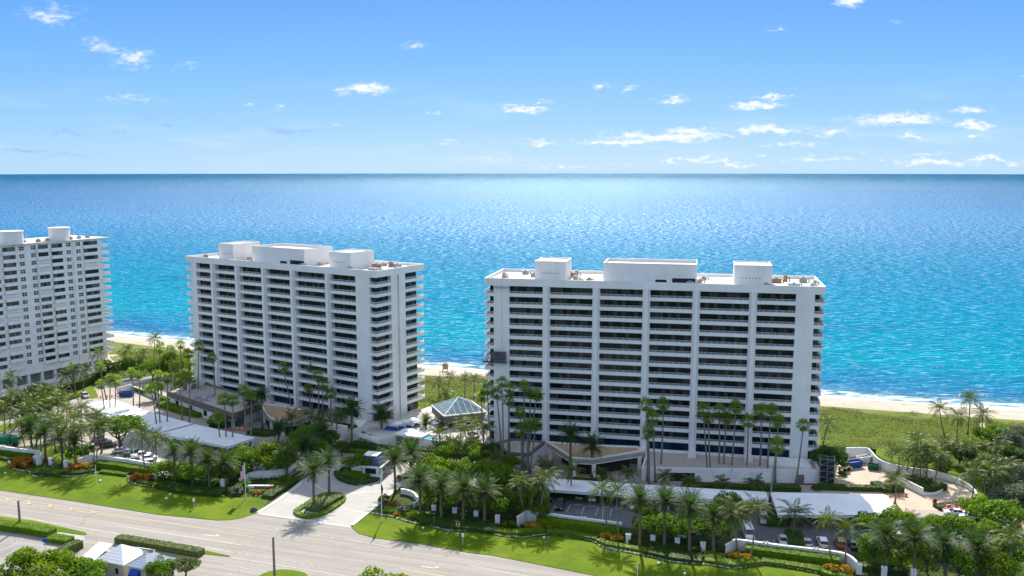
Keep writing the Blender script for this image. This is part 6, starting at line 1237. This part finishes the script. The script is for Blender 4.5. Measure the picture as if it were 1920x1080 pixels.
def vehicle(kind, color, px, py, heading, label):
    x, y, _ = G(px, py); L, hw, prof, cab = SHAPE[kind]; t = thing('parked_' + {'sedan': 'car', 'suv': 'suv', 'sport': 'sports_car', 'pickup': 'pickup', 'van': 'van'}[kind], label, {'sedan': 'car', 'suv': 'suv', 'sport': 'sports car', 'pickup': 'pickup truck', 'van': 'van'}[kind], (x, y, .0), R(heading), 'parked vehicles')
    p = PC[color]; m = MB(); n = len(prof); V = []
    for (xx, zz) in prof: V += [(xx, -hw + max(0, (zz - .9)) * .10, zz), (xx, hw - max(0, (zz - .9)) * .10, zz)]
    F = [(2 * i, 2 * i + 1, 2 * ((i + 1) % n) + 1, 2 * ((i + 1) % n)) for i in range(n)] + [tuple(2 * i for i in range(n))[::1], tuple(2 * i + 1 for i in range(n))[::-1]]
    m.add(V, F); b = m.build('body', p, t, bevel=.09)
    if cab:
        x0, x1, x2, x3, z0, z1 = cab; m = MB(); w0, w1 = hw - .06, hw - .26
        m.add([(x0, -w0, z0 - .03), (x1, -w0, z0 - .03), (x1, w0, z0 - .03), (x0, w0, z0 - .03), (x2, -w1, z1 - .04), (x3, -w1, z1 - .04), (x3, w1, z1 - .04), (x2, w1, z1 - .04)], [(0, 1, 5, 4), (1, 2, 6, 5), (2, 3, 7, 6), (3, 0, 4, 7), (4, 5, 6, 7)]); m.build('window', cglass, t)
        m = MB(); m.box(x2 - .06, x3 + .06, -w1 - .03, w1 + .03, z1 - .05, z1); m.build('roof', p, t, bevel=.03)
        m = MB()
        for sy in (-1, 1):
            for (a, c) in ((x0, x2), (x1, x3)): m.tube([(a, sy * w0, z0 - .02), (c, sy * w1, z1 - .04)], .05, 5)
            xm = (x2 + x3) / 2; m.tube([(xm - .1, sy * (w0 + .005), z0), (xm, sy * (w1 + .01), z1 - .04)], .045, 5)
        m.build('pillar', p, t)
    else:
        m = MB(); m.add([(1.98, -.85, 2.28), (1.98, .85, 2.28), (2.46, .92, 1.38), (2.46, -.92, 1.38)], [(3, 2, 1, 0)]); m.build('windscreen', cglass, t)
        m = MB()
        for sy in (-1, 1): m.box(.6, 1.75, sy * 1.0 - .02, sy * 1.0 + .02, 1.5, 2.2)
        m.build('window', cglass, t)
    for sx in (-1, 1):
        for sy in (-1, 1):
            wx = sx * L * .31; m = MB(); m.tube([(wx, sy * (hw - .2), .33), (wx, sy * (hw + .02), .33)], .33, 14); w = m.build('wheel', tyre, t); m = MB(); m.tube([(wx, sy * hw, .33), (wx, sy * (hw + .035), .33)], .2, 10); m.build('rim', rim, w)
    zl = prof[-2][1] * .98
    for sy in (-1, 1):
        m = MB(); m.box(L / 2 - .18, L / 2 + .02, sy * (hw - .28) - .2, sy * (hw - .28) + .2, zl - .08, zl + .1); m.build('headlight', lampm, t)
        m = MB(); m.box(-L / 2 - .02, -L / 2 + .14, sy * (hw - .24) - .18, sy * (hw - .24) + .18, .72, .9); m.build('tail_light', tail, t)
        if kind != 'van': m = MB(); m.box(.62, .84, sy * (hw + .08) - .1, sy * (hw + .08) + .1, prof[3][1] - .02, prof[3][1] + .14); m.build('mirror', p, t)
    return t
for v in [('sedan', 'white', 227, 848, 25, 'white saloon parked first in the row, nose toward the carport'), ('pickup', 'green', 252, 854, 25, 'dark green pickup between the white cars'), ('pickup', 'white', 265, 858, 25, 'white pickup in the row by the thin lamp post'), ('sedan', 'white', 279, 862, 25, 'white saloon half under the date palm fronds'), ('suv', 'white', 284, 872, 25, 'white SUV behind the wall end under the tree'), ('suv', 'black', 203, 838, 25, 'black SUV under the wide ficus, nearest the trunk'), ('sedan', 'black', 194, 832, 25, 'black car under the wide ficus, middle of three'), ('sedan', 'silver', 186, 826, 25, 'silver car under the wide ficus, farthest'), ('suv', 'silver', 160, 745, -50, 'silver SUV by itself on the lane by the plaza hedge'),
          ('suv', 'black', 1001, 946, -102, 'black SUV in the middle lot, nearest the tree clump'), ('sedan', 'black', 1025, 950, -102, 'black saloon with bright reflections, second in the middle lot'), ('suv', 'black', 1050, 952, -102, 'black SUV beside the empty bays'), ('sedan', 'silver', 1088, 932, -102, 'silver saloon inside the long carport, deep in shade'), ('sedan', 'white', 1112, 936, -102, 'white saloon inside the long carport'), ('suv', 'white', 1190, 952, -102, 'white SUV behind the date palm fronds in the middle lot'), ('pickup', 'white', 1279, 1003, -102, 'white truck glimpsed behind the date palm trunks'),
          ('van', 'white', 1403, 1005, -97, 'tall white van behind the second curved wall'), ('suv', 'silver', 1432, 978, -100, 'silver SUV at the open edge of the broad carport'), ('sedan', 'beige', 1468, 1018, -100, 'pale beige saloon facing the wall beside the hedge island'), ('sedan', 'silver', 1513, 1022, 80, 'silver saloon between hedge island and white SUV'), ('suv', 'white', 1542, 1022, 80, 'white SUV with dark rear window facing the carport'), ('suv', 'orange', 1575, 1023, 80, 'copper red SUV in the last open bay'), ('sedan', 'navy', 1600, 1026, 80, 'navy car half hidden by the grove beside the red SUV'),
          ('sport', 'red', 1784, 957, 170, 'low red sports car by the ramp end'), ('sedan', 'white', 1790, 965, 168, 'white saloon beside the red sports car'), ('sedan', 'white', 1818, 972, 165, 'white car partly under the round tree'), ('suv', 'silver', 1768, 1052, 170, 'silver car in the shade of the bottom right grove'), ('suv', 'white', 1700, 1008, 170, 'white SUV hidden in the bottom right grove')]: vehicle(*v)
# green lorry at the left edge
t = thing('garbage_truck', 'green lorry cut off by the left edge on the side road', 'truck', G(8, 836), R(8), 'parked vehicles')
m = MB(); m.box(-4.6, 2.0, -1.25, 1.25, 1.0, 3.1); m.build('body', PC['truckgreen'], t, bevel=.12); m = MB(); m.box(2.2, 4.3, -1.2, 1.2, .8, 2.9); cb_ = m.build('cab', PC['truckgreen'], t, bevel=.15); m = MB(); m.box(3.9, 4.34, -1.05, 1.05, 1.9, 2.7); m.build('windscreen', cglass, cb_); m = MB(); m.box(-4.6, 4.2, -.6, .6, .6, 1.0); m.build('chassis', iron, t)
for wx in (-3.2, -2.0, 3.2):
    for sy in (-1, 1): m = MB(); m.tube([(wx, sy * .9, .5), (wx, sy * 1.25, .5)], .5, 14); m.build('wheel', tyre, t)
# ------------------------------------------------------------------ yard equipment, works, furniture
bluebin = mat('blue_skip', (.015, .09, .33), .5, .15, 1); greenbin = mat('green_skip', (.02, .11, .06), .6, .2, 1); yell = mat('yellow_machine', (.65, .42, .03), .5, .15, 1); orng = mat('safety_orange', (.80, .13, .03), .6, .1, 1)
def skip(px, py, rz, m_, label, L=3.6, w=1.8, h=1.7, rib=True):
    t = thing('skip', label, 'skip', G(px, py), R(rz)); m = MB(); V = [(-L / 2, -w / 2, .15), (L / 2, -w / 2, .15), (L / 2, w / 2, .15), (-L / 2, w / 2, .15), (-L / 2 - .15, -w / 2 - .1, h), (L / 2 + .15, -w / 2 - .1, h), (L / 2 + .15, w / 2 + .1, h), (-L / 2 - .15, w / 2 + .1, h)]
    m.add(V, [(0, 1, 5, 4), (1, 2, 6, 5), (2, 3, 7, 6), (3, 0, 4, 7), (3, 2, 1, 0)]); m.add([(a * .9, b * .9, h - .35) for a, b, c in V[4:]], [(0, 1, 2, 3)])
    for i in range(5): xx = -L / 2 + .3 + i * (L - .6) / 4; m.box(xx - .06, xx + .06, -w / 2 - .14, -w / 2 - .02, .2, h)
    m.build('body', m_, t); m = MB()
    for a in ((-L / 2 - .2, L / 2 + .2, -w / 2 - .16, -w / 2 - .04), (-L / 2 - .2, L / 2 + .2, w / 2 + .04, w / 2 + .16), (-L / 2 - .2, -L / 2 - .08, -w / 2, w / 2), (L / 2 + .08, L / 2 + .2, -w / 2, w / 2)): m.box(*a, h - .05, h + .08)
    m.build('rim', m_, t)
    for sx in (-1, 1): m = MB(); m.tube([(sx * L * .35, -w / 2, .12), (sx * L * .35, w / 2, .12)], .12, 8); m.build('roller', tyre, t)
skip(1600, 876, 20, bluebin, 'blue skip in the sandy yard', 4.5); skip(1618, 867, 20, PC['white'], 'white container behind the blue skip, left of two', 3.0); skip(1627, 865, 20, PC['silver'], 'pale container behind the blue skip, right of two', 2.6); skip(1637, 880, -20, greenbin, 'small green skip against the yard wall', 2.6, 1.6, 1.4); skip(240, 743, 8, bluebin, 'blue skip on the sandy court left of the turned tower', 3.8); skip(230, 741, 8, mat('red_bin', (.3, .05, .04), .6), 'dark red bin heap next to the blue skip on the sandy court', 2.0, 1.5, 1.3); skip(438, 800, 10, greenbin, 'green skip in the loading court', 3.6, 1.9, 2.0)
t = thing('loader', 'small white and yellow loader parked in the sandy yard', 'loader', G(1583, 882), R(30)); m = MB(); m.box(-1.4, 1.2, -.8, .8, .5, 1.4); m.build('body', PC['beige'], t, bevel=.1); m = MB(); m.box(-.9, .5, -.7, .7, 1.4, 2.4); m.build('cab', cglass, t); m = MB(); m.box(-1, .6, -.8, .8, 2.4, 2.5); m.build('roof', PC['white'], t); m = MB(); m.box(1.3, 2.2, -1, 1, .2, .8); m.box(.9, 1.5, -.9, -.75, .5, 1.0); m.box(.9, 1.5, .75, .9, .5, 1.0); m.build('bucket', yell, t)
for wx in (-.8, .7):
    for sy in (-1, 1): m = MB(); m.tube([(wx, sy * .75, .45), (wx, sy * 1.05, .45)], .45, 12); m.build('wheel', tyre, t)
for i, (px, py) in enumerate([(1669, 932), (1685, 932), (1699, 931), (189, 746), (201, 745), (210, 744), (424, 806), (431, 807)]):
    t = thing('traffic_cone', 'orange traffic cone, %s' % ['at the broad carport corner', 'middle of three by the low yard wall', 'right of three by the low yard wall', 'on the lane by the silver SUV', 'on the lane, middle of three', 'on the lane, nearest the fan palms', 'in the loading court', 'in the loading court beside the barriers'][i], 'traffic cone', G(px, py), 0, 'traffic cones')
    m = MB(); m.lathe([(.28, .05), (.06, .95), (.02, .97)], 10); m.build('cone', orng, t); m = MB(); m.box(-.32, .32, -.32, .32, 0, .05); m.build('base', orng, t)
for i in range(6):
    px, py = 440 + i * 3.9, 806 + i * .55; t = thing('barrier', 'orange plastic barrier in the loading court, %s from the green skip' % ordinal(i), 'barrier', G(px, py), R(-10), 'loading court barriers')
    m = MB(); m.box(-.75, .75, -.06, .06, .75, 1.0); m.box(-.75, .75, -.06, .06, .35, .55); m.build('board', orng if i % 2 else fwhite, t); m = MB()
    for sx in (-.6, .6): m.tube([(sx, -.3, 0), (sx, 0, 1.05), (sx, .3, 0)], .04, 5)
    m.build('trestle', orng, t)
# scaffold tower at the right foot of the square-on tower
sx_, sy_, _ = G(1549, 908); t = thing('scaffold_tower', 'dark netted scaffold tower at the right foot of the square-on tower', 'scaffold', (sx_, sy_, 0), R(-14)); net = mat('debris_netting', (.035, .038, .04), .9, .4, .5, .1)
m = MB(); m.box(-1.6, 1.6, -1.2, 1.2, 0, 6.6); m.build('netting', net, t); m = MB()
for xx in (-1.75, 0, 1.75):
    for yy in (-1.35, 1.35): m.tube([(xx, yy, 0), (xx, yy, 7.4)], .05, 5)
for z in (0.6, 2.2, 3.8, 5.4, 7.0):
    for yy in (-1.35, 1.35): m.tube([(-1.9, yy, z), (1.9, yy, z)], .045, 5)
    for xx in (-1.75, 1.75): m.tube([(xx, -1.5, z), (xx, 1.5, z)], .045, 5)
for z in (.6, 2.2, 3.8, 5.4): m.tube([(-1.75, -1.37, z), (1.75, -1.37, z + 1.6)], .04, 5)
m.build('tubes', greyw, t)
# suspended work platform on the square-on tower
u0 = 0.1; t = thing('work_platform', 'dark suspended work platform hanging on the left wall of the square-on tower', 'work platform', fromL((0, 0), RO, Ry) + (0,), Ry)
m = MB(); m.box(-.3, 6.6, -1.4, -.15, 25.6, 25.85); m.build('deck', greyw, t); m = MB(); m.box(.1 + 2.0, 6.4, -1.42, -1.38, 26.4, 28.9); m.build('screen', mat('grey_tarpaulin', (.09, .09, .10), .8, .2, .6), t); m = MB()
for xx in (-.3, 1.0, 2.3, 3.7, 5.2, 6.6): m.tube([(xx, -1.4, 25.7), (xx, -1.4, 29.0 if xx < 2.4 or xx > 6 else 27.0)], .05, 5)
for z in (26.2, 26.8, 29.0): m.tube([(-.3, -1.4, z), (6.6, -1.4, z)], .045, 5)
m.tube([(-.3, -1.4, 25.9), (1.0, -1.4, 27)], .04, 5); m.tube([(1, -1.4, 25.9), (2.3, -1.4, 27)], .04, 5); m.box(-.3, 6.6, -1.45, -1.4, 25.8, 26.1); m.build('guard_rail', iron, t); m = MB()
for xx in (1.2, 5.2): m.tube([(xx, -.7, 26), (xx, -.7, 49.6)], .025, 4)
m.build('cable', iron, t)
m = MB(); m.box(2.7, 7.1, -.9, .6, 47.1, 47.25); m.build('davit', greyw, t)
# pool side
umb = mat('white_canvas', (.78, .77, .74), .8, .05, 1)
def umbrella(px, py, z, m_, label, r=1.7):
    t = thing('parasol', label, 'parasol', G(px, py, z), 0, 'parasols on the pool deck'); m = MB(); m.tube([(0, 0, 0), (0, 0, 2.5)], .04, 6); m.build('pole', polew, t); m = MB(); m.lathe([(r, 2.1), (r * .5, 2.45), (.03, 2.75)], 8); m.lathe([(r, 2.1), (r, 1.95)], 8); m.build('canopy', m_, t)
    m = MB(); m.lathe([(.3, 0), (.3, .1), (.02, .12)], 10); m.build('base', greyw, t)
for i, (px, py) in enumerate([(744, 806), (760, 802), (775, 799)]): umbrella(px, py, 3.0, umb, 'white parasol at the foot of the turned tower, %s from the left' % ordinal(i))
for px, py, l in ((886, 826, 'blue parasol between the pool palms'), (812, 806, 'blue parasol beside the clubhouse'), (829, 799, 'closed navy parasol before the clubhouse')): umbrella(px, py, 3.0, bluebin, l, 1.5 if 'closed' not in l else .5)
t = thing('sail_shade', 'white triangular sail shade stretched over the pool deck bar', 'sail shade', G(674, 812, 3.0)); yb = G(674, 812, 3.0)[1]
c0 = Vector(G(674, 812, 3.0)); pts = [Vector(D(662, 786, yb)) - c0, Vector(D(688, 786.5, yb + 3)) - c0, Vector(D(674.5, 802, yb - 2)) - c0]; m = MB(); N_ = 8
for i in range(N_):
    for j in range(N_ - i):
        def sp(a, b): c = N_ - a - b; q = (pts[0] * a + pts[1] * b + pts[2] * c) / N_; return tuple(q + Vector((0, 0, -.9 * (a * b + b * c + a * c) / (N_ * N_))))
        m.add([sp(i, j), sp(i + 1, j), sp(i, j + 1)], [(0, 1, 2)])
        if j < N_ - i - 1: m.add([sp(i + 1, j), sp(i + 1, j + 1), sp(i, j + 1)], [(0, 1, 2)])
m.build('canvas', umb, t); m = MB()
for p in pts: m.tube([(p.x, p.y, 0), tuple(p)], .06, 6)
m.build('mast', polew, t)
bw = mat('lounger_canvas', (.74, .74, .72), .8, .1, 1); bl = mat('blue_cushion', (.02, .12, .42), .8, .1, 1)
for i in range(9):
    px, py = 777 + i * 8.2, 812 + i * .9; t = thing('sun_lounger', 'white sun lounger by the pool, %s from the parasols' % ordinal(i), 'sun lounger', G(px, py, 3.0), R(-25), 'sun loungers in a row by the pool')
    m = MB(); m.box(-.32, .32, -.95, .3, .28, .36); m.build('seat', bw, t); m = MB(); m.add([(-.32, .3, .36), (.32, .3, .36), (.32, .85, .85), (-.32, .85, .85), (-.32, .3, .28), (.32, .3, .28), (.32, .9, .8), (-.32, .9, .8)], [(0, 1, 2, 3), (7, 6, 5, 4), (0, 3, 7, 4), (1, 5, 6, 2), (3, 2, 6, 7)]); m.build('backrest', bw, t); m = MB()
    for a in (-.28, .28):
        for b_ in (-.85, .25): m.box(a - .03, a + .03, b_ - .03, b_ + .03, 0, .28)
    m.build('legs', polew, t)
for i, (px, py) in enumerate([(727, 806), (738, 807), (752, 806), (766, 804), (781, 800)]):
    t = thing('lounge_seat', 'blue cushioned seat under the parasols, %s from the left' % ordinal(i), 'seat', G(px, py, 3.0), R(-20), 'blue seats on the pool deck'); m = MB(); m.box(-1, 1, -.5, .5, .12, .45); m.build('cushion', bl, t, bevel=.05); m = MB(); m.box(-1, 1, .4, .6, .3, .95); m.build('backrest', bl, t, bevel=.05); m = MB(); m.box(-.95, .95, -.45, .45, 0, .12); m.build('base', brown, t)
# people
skin = mat('skin', (.45, .27, .19), .6); cl_d = mat('dark_clothes', (.03, .03, .035), .9); cl_w = mat('white_clothes', (.70, .70, .70), .9); cl_r = mat('red_clothes', (.4, .06, .05), .9); hairm = mat('dark_hair', (.03, .02, .015), .8)
def person(px, py, z, rz, cm, label, step=.12):
    me = bpy.data.meshes.new('person'); J = {'pel': (0, 0, .95), 'wst': (0, .01, 1.12), 'chs': (0, .02, 1.34), 'nck': (0, .01, 1.49), 'hd0': (0, -.015, 1.58), 'hd1': (0, -.02, 1.70), 'ls': (.18, .01, 1.42), 'le': (.26, .03, 1.14), 'lw': (.25, -.08, .90), 'lh': (.25, -.11, .80), 'rs': (-.18, .01, 1.42), 're': (-.25, .05, 1.14), 'rw': (-.26, -.02, .89), 'rh': (-.26, -.05, .79), 'lhp': (.09, 0, .90), 'lk': (.10, -step * .7, .50), 'la': (.10, -step * .6, .08), 'lt': (.11, -step * .6 - .17, .03), 'rhp': (-.09, 0, .90), 'rk': (-.10, step * .2, .50), 'ra': (-.10, step, .08), 'rt': (-.11, step - .17, .03)}
    rad = {'pel': .145, 'wst': .125, 'chs': .15, 'nck': .058, 'hd0': .085, 'hd1': .095, 'ls': .07, 'le': .045, 'lw': .033, 'lh': .04, 'rs': .07, 're': .045, 'rw': .033, 'rh': .04, 'lhp': .095, 'lk': .062, 'la': .042, 'lt': .04, 'rhp': .095, 'rk': .062, 'ra': .042, 'rt': .04}
    E = [('pel', 'wst'), ('wst', 'chs'), ('chs', 'nck'), ('nck', 'hd0'), ('hd0', 'hd1'), ('chs', 'ls'), ('ls', 'le'), ('le', 'lw'), ('lw', 'lh'), ('chs', 'rs'), ('rs', 're'), ('re', 'rw'), ('rw', 'rh'), ('pel', 'lhp'), ('lhp', 'lk'), ('lk', 'la'), ('la', 'lt'), ('pel', 'rhp'), ('rhp', 'rk'), ('rk', 'ra'), ('ra', 'rt')]
    K = list(J); me.from_pydata([J[k] for k in K], [(K.index(a), K.index(b)) for a, b in E], []); o = bpy.data.objects.new('person', me); COL.objects.link(o); o.location = G(px, py, z); o.rotation_euler = (0, 0, R(rz))
    sk = o.modifiers.new('skin', 'SKIN'); ss = o.modifiers.new('sub', 'SUBSURF'); ss.levels = ss.render_levels = 1
    lay = me.skin_vertices[0] if me.skin_vertices else None
    if lay:
        for i, k_ in enumerate(K): lay.data[i].radius = (rad[k_],) * 2; lay.data[i].use_root = (k_ == 'pel')
    m = bpy.data.materials.new('clothed_body'); m.use_nodes = True; k = NT(m.node_tree); tc = k.new('ShaderNodeTexCoord'); sp = k.new('ShaderNodeSeparateXYZ'); k.put(sp, 0, tc.outputs['Object']); base = cm
    hand = k.math('MULTIPLY', k.math('GREATER_THAN', k.math('ABSOLUTE', sp.outputs[0]), .17), k.math('LESS_THAN', sp.outputs[2], 1.12)); f = k.math('MAXIMUM', k.math('GREATER_THAN', sp.outputs[2], 1.48), hand)
    k.put(k.n['Principled BSDF'], 'Base Color', k.mix(f, base, (.45, .27, .19))); k.n['Principled BSDF'].inputs['Roughness'].default_value = .85; me.materials.append(m)
    h = MB(); h.lathe([(.01, .11), (.07, .09), (.10, .03), (.098, -.03)], 10); hb = h.build('hair', hairm, o, loc=(0, .01, 1.71))
    return tag(o, label, 'person')
person(229, 840, 0, 190, (.03, .03, .035), 'person in dark clothes standing behind the parked white saloon'); person(1372, 890, 2.92, 20, (.70, .70, .70), 'person in white standing on the podium terrace')
def sandz(p): d = inland(p[0], p[1]); return float(np.interp(d, [-10, -2, 2, 8, 16, 24], [-4.8, -4.15, -3.8, -2.9, -1.7, -1.1]))
for px, py, cm, l in ((825, 703, (.4, .08, .06), 'person in red walking on the beach sand, left of a pair'), (830, 703, (.08, .12, .3), 'person in blue walking on the beach sand, right of a pair')):
    p = G(px, py, -2.0); person(px, py, sandz(p), 60, cm, l, .25)
gx, gy, _ = G(835, 694, -2.5); t = thing('lifeguard_hut', 'small brown lifeguard hut standing on the sand at the water line', 'lifeguard hut', (gx, gy, sandz((gx, gy)))); m = MB(); m.box(-1.1, 1.1, -1, 1, 1.0, 2.9); m.build('cabin', rust, t); m = MB()
for a in (-1, 1):
    for b_ in (-.9, .9): m.box(a - .08, a + .08, b_ - .08, b_ + .08, -.3, 1.0)
m.build('stilts', wood, t); m = MB(); m.add([(-1.4, -1.3, 2.9), (1.4, -1.3, 2.9), (1.4, 1.3, 2.9), (-1.4, 1.3, 2.9), (0, -1.3, 3.5), (0, 1.3, 3.5)], [(0, 1, 4), (2, 3, 5), (0, 4, 5, 3), (1, 2, 5, 4)]); m.build('roof', brown, t)
# sandy paths
area('path', [(1838, 822), (1834, 806), (1838, 795), (1846, 795), (1848, 806), (1850, 822)], .35, sand); area('path', [(1880, 895), (1892, 900), (1903, 930), (1925, 975), (1940, 1010), (1925, 1010), (1906, 970), (1890, 930)], .35, mat('track_soil', (.30, .21, .14), .95, .2, .5))
def weed():
    n = 2600; i = rng.integers(5, len(SC) - 5, n); s = 9.0 + 2.2 * np.sin(i * .7) + rng.normal(0, .7, n) + np.where(rng.random(n) < .3, 6, 0); p = SC[i] - SN[i] * s[:, None] + rng.normal(0, 1.5, (n, 2)); keep = (np.abs(p[:, 0]) < 400) & (np.sin(i * .37) > -.5); p = p[keep]; s = s[keep]; n = len(p)
    z = np.interp(s, [2, 8, 16, 24], [-3.8, -2.9, -1.7, -1.1]) + .12; pos = np.concatenate([p, z[:, None]], 1); a = nrm(rng.normal(0, 1, (n, 3)) * [1, 1, .1]); b_ = nrm(np.cross(a, [0, 0, 1.0])); l = .35 * rng.random((n, 1)) + .1
    o = link('seaweed', quads_mesh('seaweed', np.stack([pos - a * l, pos - b_ * l * .5, pos + a * l, pos + b_ * l * .5], 1), mat('seaweed', (.12, .08, .05), .9))); o['kind'] = 'stuff'; o['label'] = 'brown line of seaweed along the beach'
weed()
# far yacht
t = thing('sailing_boat', 'tiny white sailing boat far out near the horizon', 'boat', G(746, 331, SEA), 0); m = MB(); m.add([(-9, 0, 1.6), (-7, -2, 1.8), (4, -2, 1.8), (9, 0, 2.2), (4, 2, 1.8), (-7, 2, 1.8), (-7, 0, -.5), (6, 0, -.5)], [(0, 1, 2, 3, 4, 5), (0, 6, 1), (1, 6, 7, 2), (2, 7, 3), (3, 7, 4), (4, 7, 6, 5), (5, 6, 0)]); m.build('hull', fwhite, t); m = MB(); m.tube([(0, 0, 1.8), (0, 0, 24)], .2, 6); m.build('mast', polew, t); m = MB(); m.add([(-.3, 0, 3), (-.3, 0, 23), (-8, .5, 3)], [(0, 1, 2)]); m.add([(.3, 0, 3), (.3, 0, 21), (8, .4, 2.5)], [(0, 2, 1)]); m.build('sail', umb, t)
